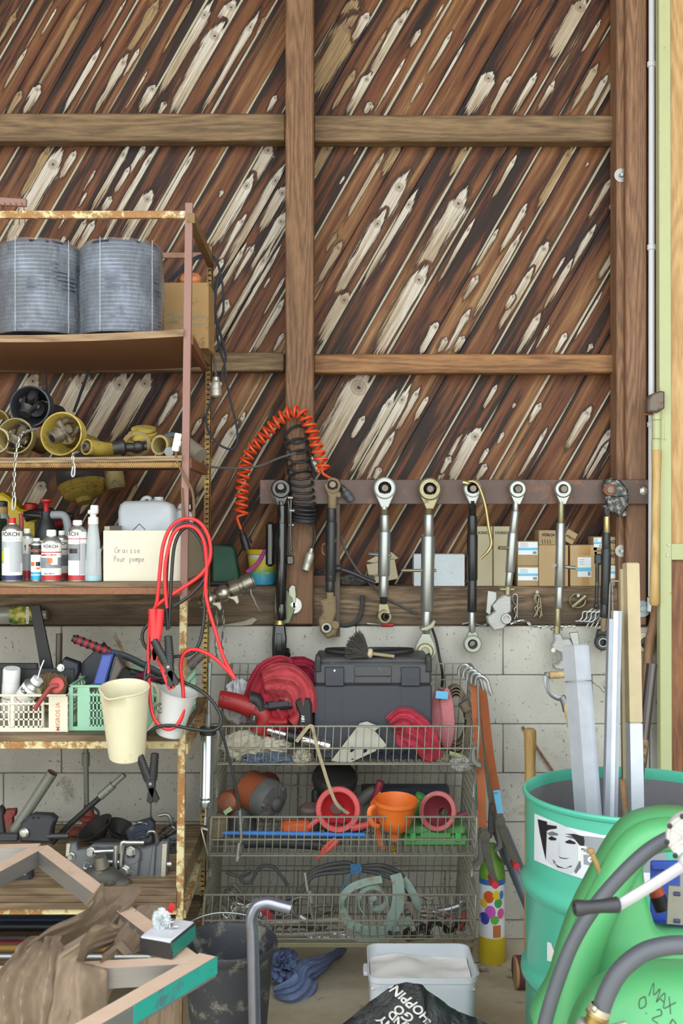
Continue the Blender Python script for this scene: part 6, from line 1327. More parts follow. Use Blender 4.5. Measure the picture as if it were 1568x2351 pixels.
# ----- tier one
GT='rags in the top basket'
m=crumple((548,1610,-6),(44,58,34),3,4.12,amp=.36,fl=1.0,fq=1.3);one(m,'rag',cloth('white_rag',(206,202,208),dirt=(170,162,156)),'crumpled white rag at the left end of the top basket','rag',GT)
m=MB(4.12);one(crumple((590,1574,-18),(18,32,20),14,4.14,amp=.4),'rag',MATS['white_rag'],'white rag corner standing up behind the red rag in the top basket','rag',GT)
RR=cloth('red_rag',(168,44,60),dirt=(140,36,52));RP=cloth('faded_red_rag',(188,72,78),dirt=(160,56,66))
o_=thing('rag','big red rag heaped beside the toolbox in the top basket','rag',(640,1690,4.1),GT)
crumple((640,1606,-8),(70,72,36),8,4.12,amp=.25,n=60,mr=40,fq=.9).build('cloth',RR,o_)
drape([(586,1640,4.06),(594,1600,4.05),(614,1558,4.05),(640,1538,4.06),(664,1542,4.08)],[.045,.055,.06,.06,.045],41,'fold',bul=.5,fold=.018,nf=3.5,mt=RR,T_=o_)
drape([(640,1690,4.03),(628,1650,4.02),(612,1610,4.03),(596,1590,4.05)],[.03,.06,.06,.03],43,'fold',bul=.5,fold=.016,nf=3,mt=RR,T_=o_)
tag(drape([(604,1562,4.03),(638,1558,4.01),(668,1566,4.0),(688,1600,4.0),(696,1640,4.02)],[.045,.062,.066,.06,.045],45,'rag',bul=.55,fold=.015,nf=3.0,mt=RP),'faded pinkish red rag on top of the big red heap','rag',GT)
CRI=cloth('crimson_rag',(160,30,62))
tag(drape([(655,1540,4.12),(690,1542,4.11),(712,1560,4.10),(714,1620,4.10),(708,1680,4.10)],[.05,.06,.055,.05,.04],47,'rag',bul=.6,fold=.018,nf=3.4,mt=CRI),'crimson rag wedged against the left side of the toolbox','rag',GT)
# power tool
PT=mat('tool_red',(156,34,36),.42,dirt=(120,50,46),da=.25);PK=mat('tool_black',(38,38,40),.55,dirt=(80,76,72),da=.25)
T=thing('cordless_grinder','red and black cordless power tool lying on the rags in the top basket','power tool',(612,1680,4.02))
m=MB(4.02);m.tube([(503,1604,0),(516,1606,0),(548,1614,0),(576,1624,0)],lambda t:(19+4*t if t>.05 else 15,19+4*t if t>.05 else 15),n=18,flat=(0,0,1))
m.tube([(566,1624,0),(588,1628,0),(606,1650,0),(592,1680,0)],lambda t:(20-3*t,22),n=14,flat=(0,0,1));m.tube([(590,1640,0),(620,1654,0),(660,1654,0)],lambda t:(15,12-3*t),n=12,flat=(0,0,1));m.tube([(656,1612,0),(684,1608,0),(690,1640,0),(674,1662,0)],lambda t:(12,18),n=12,flat=(0,0,1));m.build('body_shell',PT,T)
m=MB(4.02);m.tube([(574,1604,0),(590,1608,0),(600,1630,0)],lambda t:(19,18-4*t),n=14,flat=(0,0,1));m.tube([(600,1622,0),(640,1619,0),(672,1616,0)],lambda t:(14,10.5),n=14,flat=(0,0,1));m.build('grip',PK,T)
m=MB(4.02);m.prism([(616,1610),(664,1606),(664,1618),(618,1624)],12,16,b=2);m.build('grip_pad',mat('grip_grey',(62,62,66),.7),T)
m=MB(4.02);m.prism([(676,1608),(690,1598),(712,1600),(716,1612),(718,1660),(702,1668),(684,1664),(688,1636)],-20,20,b=4);m.build('battery',PK,T)
text('18V',10*4.02/F,PAL['W'],T,TM(696,1650,4.02-21.2*4.02/F,pi/2),bold=.03);m=MB(4.02);m.prism([(577,1634),(592,1640),(588,1662),(574,1658)],20,22.5,b=.5);m.build('name_plate',BLK,T);text('Einhell',4*4.02/F,PAL['W'],T,TM(583,1648,4.02-23*4.02/F,pi/2-.15))
m=MB(4.02)
for i in range(5): m.box((588+i*4.5,1621+i*.6,19),(1.6,11,3),R=Matrix.Rotation(.25,3,'Z'));m.box((514+i*5,1600+i*1.6,18),(1.5,9,4),R=Matrix.Rotation(.25,3,'Z')) if i<4 else None
m.build('vent_slots',BLK,T)
# toolbox with belt and brush
TB=mat('toolbox_slate',(56,59,67),.5,var=.05,dirt=(106,100,92),da=.22,ds=7);TBL=mat('toolbox_lid',(74,74,76),.55,dirt=(128,116,98),da=.34,ds=7)
d=4.03;yb=yt(0,d)-1;T=thing('toolbox','dark slate plastic toolbox with two latches in the top basket','toolbox',(856,yb,4.15))
m=MB(d);m.box((856,(1572+yb)/2,-80),(272,yb-1572,160),b=4);
for x in(746,786,920): m.box((x,(1580+yb)/2,.4),(1.6,yb-1590,1.2))
m.build('body',TB,T)
m=MB(d);m.box((856,1546,-80),(270,52,164),b=6);m.box((856,1518,-84),(262,14,150),b=5)
m.box((856,1540,2.4),(86,24,5),b=2);m.box((856,1560,2.4),(86,16,5),b=2);m.build('lid',TBL,T)
for x in(768,942): m=MB(d);m.box((x,1552,5),(44,44,6),b=2);[m.box((x,1556+i*5,8.4),(30,1.6,1)) for i in range(3)];m.build('latch',TB,T)
for x in(730,984):
    m=MB(d);m.prism([(x-7,1518),(x-5,1504),(x+4,1500),(x+7,1512),(x+7,1542),(x-7,1542)],-20,6,b=2);m.build('handle_arm',BLKD,T)
m=MB(d);m.cyl((768,1538,8),(768,1538,9),2.5,n=10);m.build('paint_fleck',WHITE,T)
ztb=EYE-(1511-CY)*d/F
T=thing('drive_belt','black rubber drive belt lying on the toolbox lid','belt',Vector((P(850,0,4.14).x,4.14,ztb)))
m=MB();c=P(848,0,4.145)
def bp(a): x=cos(a);y=sin(a);return (c.x+.144*x+.012*cos(3*a),4.145+.085*y-.02*x*x,ztb+.0085+.004*(1+cos(a*2)))
m.tube([bp(2*pi*i/30) for i in range(30)],lambda t:(.0045,.0085),n=8,k=2,closed=True,flat=(1,0,0));m.build('belt',mat('belt_rubber',(34,34,36),.55,dirt=(80,74,66),da=.2),T)
T=thing('round_brush','bushy dark bristle brush standing on the toolbox','brush',Vector((P(825,0,4.1).x,4.1,ztb)))
m=MB(4.045);rr=random.Random(12);o=Vector((845,1500,4));A0=Vector((-1,-.25,0))
for i in range(900):
    a=rr.uniform(-.12,1.25);b=rr.uniform(-.7,.7);L=rr.uniform(34,54);dr=Vector((-cos(a),-sin(a),sin(b)*.6)).normalized();s=o+Vector((rr.uniform(-4,2),rr.uniform(-7,7),rr.uniform(-8,8)))
    e=s+dr*L
    if e.y>1508: e.y=1508-rr.random()*3
    m.tube([s,s+dr*L*.6+Vector((0,-2,0)),e],.9,n=3,k=1)
m.build('bristles',mat('dark_bristle',(70,66,60),.9,var=.5,vs=90),T)
m=MB(4.045);m.lathe([(8,0),(11,2),(11,10),(7,13),(0,13)],(843,1498,4),(1,.1,0),16);m.build('ferrule',mat('pale_wood',(190,172,140),.7),T)
m=MB(4.045);m.cyl((855,1500,4),(905,1506,6),4,n=10);m.build('handle',mat('handle_dusty',(150,134,104),.7),T)
# straps
WEBP=mat('pink_webbing',(196,120,124),.85,bump=.7,bs=240,dirt=(176,150,120),da=.35);WEBB=mat('brown_webbing',(124,112,94),.85,bump=.7,bs=240,dirt=(100,90,76),da=.4)
def strap_roll(x,y,rx,ry,w,d,mt,label,z0,n=4,cat='strap'):
    T=thing('strap_roll',label,cat,(x,y+ry,d));m=MB(d);pts=[]
    N_=int(26*n)
    for i in range(N_+1):
        a=2*pi*i/26;f=1-.09*i/26;pts.append((x+rx*f*cos(a),y+ry*f*sin(a),z0))
    m.tube(pts,lambda t:(w,2.2),n=4,k=2,flat=(.0,0,1));m.build('webbing',mt,T);return T
t_=strap_roll(1046,1648,34,80,30,4.17,WEBB,'rolled brown load strap behind the pink strap in the top basket',-2,4)
m=MB(4.17);m.tube([(1060,1606,30),(1070,1624,30)],13,n=12,k=1);m.build('roll_band',WEBB,t_)
# pink roll seen almost edge on: a rounded loop of webbing
T=thing('strap_roll','rolled pink load strap with a blue tag at the right end of the top basket','strap',(1016,1720,4.05))
m=MB(4.05)
pts=[]
for i in range(79):
    a=2*pi*i/26;f=1-.08*i/26;pts.append((1018+14*f*cos(a)*1.0,1652+66*f*sin(a),14*f*cos(a)-20))
m.tube(pts,lambda t:(19,2.4),n=4,k=2,flat=(.88,0,.47));m.build('webbing',WEBP,T)
m=MB(4.05);m.box((1014,1594,6),(28,17,3),R=Matrix.Rotation(.08,3,'Z'));m.build('blue_tag',mat('tag_blue',(92,170,210),.6),T)
# flashlight
CHR=mat('chrome',(206,206,210),.14,.95)
T=thing('torch','chrome torch lying on the rags in the top basket','torch',(690,1720,4.03))
m=MB(4.03);A=Vector((155,42,0)).normalized();m.lathe([(0,0),(8,0),(9,2),(9,56),(0,56)],(604,1670,10),A,20);m.lathe([(0,90),(13,90),(15,94),(15,116),(13,118),(13,134),(15,136),(15,158),(13,160),(0,160)],(604,1670,10),A,24);m.build('barrel',CHR,T)
m=MB(4.03);m.lathe([(9,54),(14,58),(14,92),(12,94),(9,94)],(604,1670,10),A,20);m.build('grip_sleeve',BLK,T)
# rags and gloves along the basket front
OFW=cloth('offwhite_rag',(190,182,162),dirt=(150,138,116));BLG=cloth('bluegrey_rag',(104,116,132),dirt=(84,94,108))
one(crumple((560,1712,0),(58,38,26),17,4.02,amp=.42,n=60,mr=36,fq=1.5),'rag',OFW,'dirty off-white rag at the left front of the top basket','rag',GT)
one(crumple((610,1708,-4),(66,30,24),27,4.04,amp=.42,n=60,mr=36,fq=1.5),'rag',cloth('cream_rag',(206,198,180),dirt=(170,156,132)),'cream ruffled cloth under the chrome torch','rag',GT)
one(crumple((616,1742,4),(70,18,22),37,4.0,amp=.55,n=60,mr=30,fq=3.4),'glove',BLG,'blue-grey gloves bundled along the bottom front of the top basket','glove')
one(crumple((692,1738,2),(26,22,20),41,4.0,amp=.5,n=40,mr=26,fq=3),'rag',MATS['offwhite_rag'],'small off-white rag left of the dark bag front','rag',GT)
T=thing('paper_sheet','crumpled grey-white board leaning in the middle of the top basket','paper',(820,1752,4.02))
m=MB(4.0);m.prism([(760,1746),(826,1660),(842,1656),(880,1700),(888,1712),(800,1752)],-2,2,b=.5);m.prism([(826,1660),(842,1656),(872,1668),(860,1678)],-4,4,b=1);m.build('board',mat('grey_white_board',(188,184,170),.8,dirt=(150,140,120),da=.35),T)
T=thing('boot_brush','dark navy fabric bag standing at the front of the top basket','bag',(890,yt(0,4.0),4.0))
m=MB(4.0);yb=yt(0,4.0)-1
def fb(u,v): return (800+184*u+3*sin(v*9),1712+8*sin(u*3)+(yb-1716-8*sin(u*3))*v,4*sin(u*40)+2*sin(v*7)-2)
m.sheet(fb,60,8,18*4.0/F);m.build('bag',cloth('navy_fabric',(36,38,52),dirt=(30,32,44)),T)
T['label']='dark navy pleated fabric bag standing at the front of the top basket'
T.name='fabric_bag'
o_=thing('rag','rose red cloth beside the pink strap at the front of the top basket','rag',(944,1730,4.01),GT);ROS=cloth('rose_rag',(186,58,78),dirt=(160,46,66))
crumple((944,1696,-2),(40,36,18),52,4.03,amp=.3,fq=1.0).build('cloth',ROS,o_)
drape([(896,1664,4.0),(924,1652,3.99),(950,1668,3.985),(976,1700,3.985),(1000,1744,3.99)],[.03,.05,.055,.05,.03],53,'fold',bul=.6,fold=.014,nf=3.2,mt=ROS,T_=o_)
one(crumple((1012,1742,0),(22,14,18),61,4.02,amp=.3),'rag',cloth('taupe_rag',(150,138,112)),'small taupe rag under the pink strap','rag',GT)
one(crumple((1060,1752,0),(32,20,18),67,4.0,amp=.55,n=44,mr=28,fq=3),'rag',cloth('mauve_white',(188,182,184)),'dirty white scrap at the right front corner of the top basket','rag',GT)
m=MB(4.0);m.tube([(1032,1728,2),(1050,1732,6),(1068,1740,4)],lambda t:(5,3),n=8);one(m,'green_pen',mat('pale_green_tool',(150,160,110),.5),'pale green tool on the rags at the right of the top basket','tool')
m=MB(3.94);m.tube([(703,1672,0),(716,1666,2),(722,1690,2),(730,1720,4),(742,1760,4),(758,1810,4),(775,1848,0),(800,1870,-10)],lambda t:(4.5,1.5),n=6);m.tube([(704,1672,0),(690,1690,-4),(680,1704,-8)],lambda t:(5,1.5),n=6);one(m,'cloth_strip',cloth('strip',(176,160,128)),'torn beige cloth strip hanging from the top basket over the red funnel','strip')
# ----- tier two
BRN=mat('amber_lens',(136,72,44),.35,dirt=(96,70,56),da=.4,ds=10);DK=mat('dusty_grey',(82,82,80),.6,dirt=(112,104,92),da=.4)
T=thing('motor','round brown and grey motor with ribbed cap in the middle basket','motor',(610,1895,4.05))
A=Vector((.82,.30,.62)).normalized();o=Vector((566,1812,-20))
m=MB(4.05);m.lathe([(0,0),(40,0),(44,3),(44,58),(0,58)],o,A,36);m.build('drum',BRN,T)
m=MB(4.05);m.lathe([(45,50),(47,52),(47,78),(44,84),(22,90),(0,90)],o,A,36);u,w=m.fr(A)
for i in range(16):
    a=2*pi*i/16;q=o+A*86+(u*cos(a)+w*sin(a))*32;m.tube([q+(u*cos(a)+w*sin(a))*12-A*3,q-(u*cos(a)+w*sin(a))*12+A*3],2.2,n=5,k=1)
m.lathe([(9,88),(14,90),(14,96),(8,100),(0,100)],o,A,16);m.build('ribbed_cap',DK,T)
for a in(.4,2.5,4.6): m=MB(4.05);q=o+A*84+(u*cos(a)+w*sin(a))*37;m.lathe([(0,0),(6,0),(6,7),(0,8)],q,A,10);m.build('bolt',GSTEEL,T)
T=thing('lamp_lens','brown round lamp left of the motor in the middle basket','lamp',(530,1880,4.05));m=MB(4.05);m.lathe([(0,0),(24,0),(28,6),(28,22),(22,34),(0,38)],(534,1846,-24),(-.4,-.2,1),28);m.build('lens',BRN,T)
m=MB(4.02);m.box((524,1858,10),(20,10,3),R=Matrix.Rotation(-.6,3,'Z'));m.build('green_tag',mat('tag_green',(150,180,130),.6),T)
m=MB(4.18);m.ball((612,1800,-20),(30,24,22));one(m,'lamp_dome',mat('dome_maroon',(120,58,50),.45,dirt=(96,70,60),da=.35),'maroon dome lamp behind the motor in the middle basket','lamp')
def filler(x,y,rx,ry,d,mt,label,name,cat,z=0,rot=0):
    m=MB(d);m.lathe([(0,0),(rx*.8,0),(rx,4),(rx*.96,ry),(rx*.7,ry+6),(0,ry+7)],(x,y,z),(sin(rot),-cos(rot),.2),24);return one(m,name,mt,label,cat)
filler(555,1905,34,60,4.1,DK,'grey ribbed rubber sleeve below the lamps in the middle basket','rubber_sleeve','sleeve')
filler(500,1915,26,36,4.0,mat('tan_block',(120,104,78),.7),'dull tan block at the left end of the middle basket','block','block')
filler(712,1908,26,58,4.14,mat('grey_brown_dome',(112,92,84),.6,dirt=(80,76,74),da=.45),'grey brown canister behind the red funnel in the middle basket','canister','canister')
T=thing('rubber_bowl','big black rubber bowl upside down at the back of the middle basket','bowl',(770,1830,4.2))
m=MB(4.2);m.lathe([(0,-40),(40,-40),(50,-8),(53,4),(53,12),(48,20),(20,30),(0,32)],(768,1796,-20),(.05,-1,.45),36);m.build('bowl',mat('bowl_black',(56,54,52),.45,dirt=(96,90,82),da=.3),T)
m=MB(4.2);m.lathe([(0,0),(9,0),(9,24),(6,30),(0,30)],(724,1842,0),(0,-1,0),14);m.build('nozzle',BLKD,T)
def funnel(x,y,R,d,A,label,c1,c2,z=0):
    T=thing('funnel',label,'funnel',(x,y+R,d),'round plastic funnels in the middle basket');A=Vector(A).normalized()
    m=MB(d);m.lathe([(R*.74,-3),(R*.98,-3),(R*1.0,1),(R*.96,5),(R*.78,6),(R*.74,4)],(x,y,z),A,40,True);m.build('rim',c1,T)
    m=MB(d);m.lathe([(R*.78,5),(R*.7,-8),(R*.32,-R*.75),(R*.24,-R*.8),(R*.24,-R*1.3),(R*.34,-R*1.3),(R*.34,-R*.8),(R*.95,-8),(R*.95,0)],(x,y,z),A,40);m.build('cone',c2,T)
    return T
RIM=mat('rim_red',(200,74,72),.55,dirt=(184,130,118),da=.38);CON=mat('cone_red',(182,40,46),.45,dirt=(150,70,66),da=.25);RIM2=mat('rim_pink',(178,92,92),.6,dirt=(180,150,136),da=.4);CON2=mat('cone_maroon',(124,48,58),.5,dirt=(120,80,76),da=.3)
t1=funnel(776,1858,52,3.98,(-.05,-.25,1),'red funnel facing out of the middle basket under the cloth strip',RIM,CON)
m=MB(3.98);m.lathe([(0,0),(14,0),(14,3),(0,3)],(772,1864,-36),(-.05,-.25,1),20);m.build('strainer',mat('strainer',(90,50,50),.6),t1)
m=MB(3.98);m.tube([(730,1880,4),(716,1890,6),(708,1898,6)],lambda t:(6,4),n=8);m.build('handle',RIM,t1)
t2=funnel(1005,1862,46,3.99,(-.45,-.35,1),'dusty maroon funnel at the right of the middle basket',RIM2,CON2)
m=MB(3.99);m.cyl((1030,1880,-10),(1072,1872,-16),7,n=14);m.build('spout_pipe',CON2,t2)
OR=mat('orange_funnel',(226,112,42),.45,var=.06,dirt=(196,120,70),da=.25)
T=thing('funnel','bright orange funnel with a side handle hanging over the middle basket front','funnel',(908,1935,3.93))
m=MB(3.93);m.lathe([(49,0),(51,-1),(51,-8),(49,-9),(45,-18),(42,-44),(32,-68),(14,-80),(11,-98),(9,-98),(12,-80),(30,-67),(40,-43),(44,-17)],(909,1834,0),(0.02,-1,.12),36,True);m.build('bowl',OR,T)
m=MB(3.93);m.tube([(862,1850,0),(850,1856,4),(848,1872,6),(856,1890,6),(870,1896,2)],lambda t:(4,6),n=8,flat=(0,0,1));m.build('handle',OR,T)
m=MB(3.93);m.box((902,1946,4),(13,16,8),R=Matrix.Rotation(.5,3,'Z'),b=1);m.box((906,1958,6),(14,10,6),R=Matrix.Rotation(-.4,3,'Z'),b=1);one(m,'padlock',mat('brass',(196,164,84),.25,.9),'small brass padlock hanging below the orange funnel','padlock')
m=MB(4.0);m.prism([(850,1842),(872,1816),(884,1830),(870,1890),(886,1950),(870,1946),(852,1886)],-4,4,b=1);one(m,'orange_guard',mat('orange_dull2',(200,96,44),.5),'dull orange plate behind the orange funnel','plate')
m=MB(4.1);m.tube([(858,1842,0),(868,1812,4),(874,1792,4)],9,n=16,k=1);one(m,'maroon_pipe',mat('maroon_tube',(132,42,58),.45),'maroon plastic tube standing behind the orange funnel','tube')
m=MB(4.14);m.tube([(828,1840,0),(848,1822,0),(862,1816,0)],14,n=14);one(m,'hose_piece',mat('taupe_hose',(96,88,80),.6),'short grey-brown hose behind the red funnel','hose')
m=MB(4.26);m.box((930,1820,0),(200,34,40),b=3);one(m,'flat_case',mat('navy_case',(48,52,66),.45),'flat dark navy case at the back of the middle basket','case')
T=thing('green_bottle','green plastic bottle neck behind the dusty maroon funnel','bottle',(962,1850,4.1));m=MB(4.1);m.lathe([(0,0),(18,0),(16,14),(12,34),(14,36),(14,44),(0,44)],(948,1862,0),(.55,-1,.1),18);m.build('neck',mat('leaf_green',(72,150,74),.45),T)
GB=mat('green_case2',(88,148,84),.5,var=.06,dirt=(112,124,84),da=.3)
d=3.98;yb=yt(1,d)-1;T=thing('tool_case','green plastic tool case lying at the right of the middle basket','case',(1000,yb,4.05))
m=MB(d);m.box((998,yb-12,-60),(150,24,120),b=5);m.box((998,yb-34,-62),(146,20,116),b=6);m.box((1000,yb-26,1),(70,14,6),b=2);m.build('shell',GB,T)
for x in(948,1052): m=MB(d);m.box((x,yb-22,2),(14,20,5),b=1.5);m.build('latch',mat('green_latch',(60,176,84),.45),T)
m=MB(3.96);m.tube([(558,1914,-6),(700,1916,-6),(838,1918,-6)],lambda t:(6,6),n=12,k=1);m.tube([(480,1914,-8),(560,1914,-6)],5,n=10,k=1);one(m,'blue_tube',mat('bright_blue',(56,120,196),.4,dirt=(60,80,120),da=.2),'bright blue tube lying along the front of the middle basket','tube')
m=MB(3.98);m.tube([(560,1938,-10),(600,1936,-10),(700,1940,-12),(738,1944,-12)],12,n=12);one(m,'hose_piece',BLKD,'black ribbed hose on the floor of the middle basket','hose')
m=MB(3.99);m.tube([(530,1930,-6),(620,1926,-8),(700,1930,-12),(790,1934,-20)],10,n=10);one(m,'wood_stick',mat('grey_wood',(104,92,76),.8),'greyed stick on the floor of the middle basket','stick')
T=thing('pliers','red handled pliers poking out through the bottom of the middle basket','pliers',(745,1970,3.95));m=MB(3.95)
m.tube([(770,1926,-4),(748,1944,-2),(728,1972,0)],lambda t:(5.5-t,4),n=8);m.tube([(776,1930,-4),(752,1952,2),(730,1968,4)],lambda t:(5.5-t,4),n=8);m.build('grips',mat('coral_red',(204,72,60),.5),T)
T=thing('pipe_wrench','red ribbed tool lying between the funnels in the middle basket','tool',(850,1900,3.97));m=MB(3.97);m.tube([(808,1900,4),(840,1892,6),(866,1880,6)],8,n=12);[m.tube([(846+i*6,1890-i*2.6,6),(848+i*6,1889-i*2.6,6)],9.5,n=12,k=1) for i in range(4)];m.build('ribbed_grip',RIM,T)
m=MB(3.97);rr=random.Random(5);m.tube([(790+rr.uniform(-50,50),1900+rr.uniform(-12,10),rr.uniform(-8,6)) for i in range(22)],1.6,n=5);one(m,'wire_tangle',BLKC,'tangle of thin black wire in front of the red funnel','wire')
m=MB(3.99);m.box((680,1902,-4),(70,36,30),b=8);one(m,'orange_lens',mat('orange_lens',(196,84,40),.4,dirt=(120,80,60),da=.4),'orange lamp lens lying on the floor of the middle basket','lens')
# ----- tier three
STL=mat('wire_rope_steel',(112,104,94),.55,.35,dirt=(110,90,66),da=.4);HOSE=mat('grey_hose',(84,84,82),.55,dirt=(108,100,88),da=.35)
m=MB(4.1)
for k_,q in enumerate(((0,0),(6,10),(-4,22))):
    m.tube([(655,2085-q[1],0),(690,2050,4),(720,1996+q[1]*.6,6),(790,1978+q[1],6),(822,1986+q[1]*.4,8),(880,1985+q[1],6),(925,2010+q[1],4),(940,2060,2),(938,2120,-10)],4.6,n=10)
m.tube([(520,2002,0),(548,2010,4),(572,2004,4),(570,1998,6),(552,2016,6),(575,2024,4),(596,1990,4),(626,1988,4),(646,2010,4),(660,2032,0)],4,n=9)
one(m,'hose',HOSE,'bundle of grey hose arching through the bottom basket','hose')
m=MB(4.06);m.tube([(806,1982,14),(812,1992,16),(822,1984,14),(830,1990,14),(820,1998,16),(806,2000,14),(796,2014,14),(786,2036,14)],1.6,n=6);[m.tube([(806+i*4,1978,14),(807+i*4,2000,16)],1.8,n=5,k=1) for i in range(6)];one(m,'blue_twine',mat('blue_twine',(70,124,164),.8),'blue twine tied around the grey hose bundle','twine')
rr=random.Random(9)
m=MB(4.02)
for k_ in range(7):
    y0=2092+k_*6;m.tube([(520+rr.uniform(-14,20),y0+rr.uniform(-60,0),rr.uniform(-20,6)) for i in range(2)]+[(560+i*30+rr.uniform(-12,12),y0+rr.uniform(-26,22),rr.uniform(-26,8)) for i in range(8)],4.2,n=8)
one(m,'wire_rope',STL,'tangled rusty wire rope filling the left of the bottom basket','wire rope')
m=MB(3.95);m.tube([(700,2000,6),(706,2040,10),(712,2070,12),(720,2110,8),(730,2130,4)],4,n=8);m.tube([(710,2040,10),(716,2068,12)],7.5,n=12,k=1);m.tube([(688,2100,8),(706,2112,10)],8,n=12,k=1);one(m,'wire_sling',ZINC if 0 else mat('sling_alloy',(160,158,150),.35,.7,dirt=(110,100,84),da=.35),'wire sling with an alloy ferrule standing in the bottom basket','sling')
m=MB(3.92);rr=random.Random(10)
for k_ in range(3): links(m,[(500+rr.uniform(0,20)+i*16,2098-i*2+rr.uniform(-18,20),rr.uniform(-14,4)) for i in range(7)],12,1.4)
one(m,'chain',ZINC,'bright thin chain heaped at the left end of the bottom basket','chain')
m=MB(3.9);m.tube([(600,2092,2),(612,2090,4),(620,2104,4),(616,2112,2)],lambda t:(7,3),n=8);one(m,'rag',RR,'small red rag at the left front of the bottom basket','rag')
TEAL=mat('teal_webbing',(140,158,146),.9,bump=.8,bs=260,dirt=(140,126,96),da=.42)
T=thing('lifting_sling','rolled grey-green webbing sling in the bottom basket','sling',(870,2160,3.95));m=MB(3.95)
m.tube([(784,2086,-4),(786,2060,2),(806,2036,8),(840,2022,10),(876,2016,8)],lambda t:(13,2.2),n=4,k=5,flat=(.5,.6,.6))
m.tube([(908,2008,-4),(914,2030,10),(912,2070,14),(900,2104,14),(886,2136,12)],lambda t:(19,2.2),n=4,k=5,flat=(1,.15,.1))
m.tube([(926,2018,-6),(946,2046,0),(958,2080,-2),(954,2110,-8)],lambda t:(13,2.2),n=4,k=5,flat=(.9,-.4,.2))
m.tube([(838,2096,10),(822,2066,12),(836,2038,14),(866,2032,16),(886,2052,16),(880,2076,14),(860,2080,14),(850,2064,12),(864,2054,12)],lambda t:(11,2.2),n=4,k=6,flat=(.2,.4,.9))
m.tube([(786,2086,2),(800,2112,12),(836,2128,16),(880,2130,16),(926,2118,10),(944,2106,4)],lambda t:(14,2.2),n=4,k=5,flat=(.1,1,.15))
m.tube([(806,2140,10),(840,2154,14),(880,2150,14),(920,2138,6)],lambda t:(13,2.2),n=4,k=5,flat=(.1,1,.1));m.build('webbing',TEAL,T)
CHN=mat('rusty_chain',(136,124,112),.5,.45,dirt=(124,88,62),da=.4)
rr=random.Random(21)
for i,(pts,lb) in enumerate((([(905+rr.uniform(0,160),2080+rr.uniform(0,20)+k_*6,rr.uniform(-20,6)) for k_ in range(13)],'heavy rusty chain heaped at the right of the bottom basket'),([(900+k_*14+rr.uniform(-10,10),2120+rr.uniform(-14,34),rr.uniform(-14,8)) for k_ in range(13)],'heavy dark chain along the right front of the bottom basket'))):
    m=MB(3.96 if i==0 else 3.9);links(m,pts,25,4);one(m,'chain',CHN if i==0 else DSTEEL,lb,'chain')
m=MB(4.0);links(m,[(945,2080,0),(950,2060,4),(965,2052,6),(985,2060,6),(1000,2056,4)],24,4);one(m,'chain',CHN,'end of a heavy chain lying over the top of the chain heap','chain')
T=thing('shackle_hook','rusty steel hook standing in front of the chain heap','hook',(945,2120,3.92));m=MB(3.92);m.prism([(930,2068),(942,2070),(956,2090),(958,2112),(950,2118),(946,2098),(936,2088)],-5,5,b=2);m.build('hook',CHN,T)
T=thing('drawbar_eye','grey steel eye bar lying on the chains at the right of the bottom basket','bar',(1045,2095,4.02));m=MB(4.02);m.eye((1062,2074,4),11,6,14,(.2,0,1));m.tube([(1054,2078,4),(1030,2086,4),(1006,2092,0)],lambda t:8+t,n=12);m.build('eye_bar',GSTEEL,T)
m=MB(3.92);m.tube([(1052,2130,4),(1064,2110,8),(1066,2090,6)],7,n=10);m.tube([(1024,2110,4),(1040,2106,6)],6,n=10);one(m,'clevis_pin',HR,'worn red clevis pin at the right end of the bottom basket','pin')
m=MB(3.96);m.tube([(600,2120,0),(690,2116,0),(780,2112,0)],9,n=12,k=1);m.tube([(560,2142,0),(660,2146,0),(790,2140,0)],8,n=12,k=1);one(m,'rusty_rod',CHN,'pair of rusty rods under the wire rope in the bottom basket','rod')
m=MB(3.9)
for k_ in range(2): links(m,[(700+i*14+rr.uniform(-5,5),2152+rr.uniform(-8,4),rr.uniform(-4,4)) for i in range(8)],11,1.4)
one(m,'chain',ZINC,'thin bright chain below the webbing sling in the bottom basket','chain')
# ----- grease gun hung on the left side of the stand
T=thing('grease_gun','silver grease gun with black hose hanging at the left of the basket stand','grease gun',(475,1910,3.72))
CYL=mat('grease_cylinder',(176,186,190),.2,.9,dirt=(150,150,140),da=.18)
m=MB(3.72);m.lathe([(0,0),(15,0),(16,4),(16,12),(17,12),(17,16),(16,18),(17,20),(17,24),(16,26),(16,170),(15,174),(0,174)],(474,1852,0),(.02,-1,0),26);m.build('cylinder',CYL,T)
m=MB(3.72);m.lathe([(0,0),(18,0),(19,2),(19,14),(17,18),(0,18)],(477,1686,0),(.02,-1,0),24);m.build('cap',BLKD,T)
m=MB(3.72);m.cyl((478,1672,0),(482,1522,0),4.2,n=14);m.cyl((477,1676,0),(478,1640,0),7,n=8);m.cyl((482,1535,0),(482,1521,0),5,n=12);m.build('pump_rod',GSTEEL,T)
m=MB(3.72);m.cyl((473,1852,0),(472,1884,0),2.2,n=8);m.cyl((472,1876,0),(471,1893,0),4.5,n=12);m.box((470,1902,0),(18,6,8),R=Matrix.Rotation(.3,3,'Z'),b=1.5);m.tube([(462,1900,0),(470,1930,4),(478,1962,4)],2,n=7);m.build('plunger',STEEL,T)
m=MB(3.70);m.tube([(490,1672,6),(502,1668,10),(512,1684,12),(522,1720,12),(535,1770,14),(546,1820,14),(552,1856,14)],3.4,n=9);m.build('hose',BLKC,T)
m=MB(3.70);m.tube([(552,1852,14),(554,1885,14),(555,1918,14),(551,1940,14)],3.2,n=9);
for i in range(10): m.tube([(552+i*.3,1856+i*5.4,14),(552+i*.3,1858.6+i*5.4,14)],5,n=10,k=1)
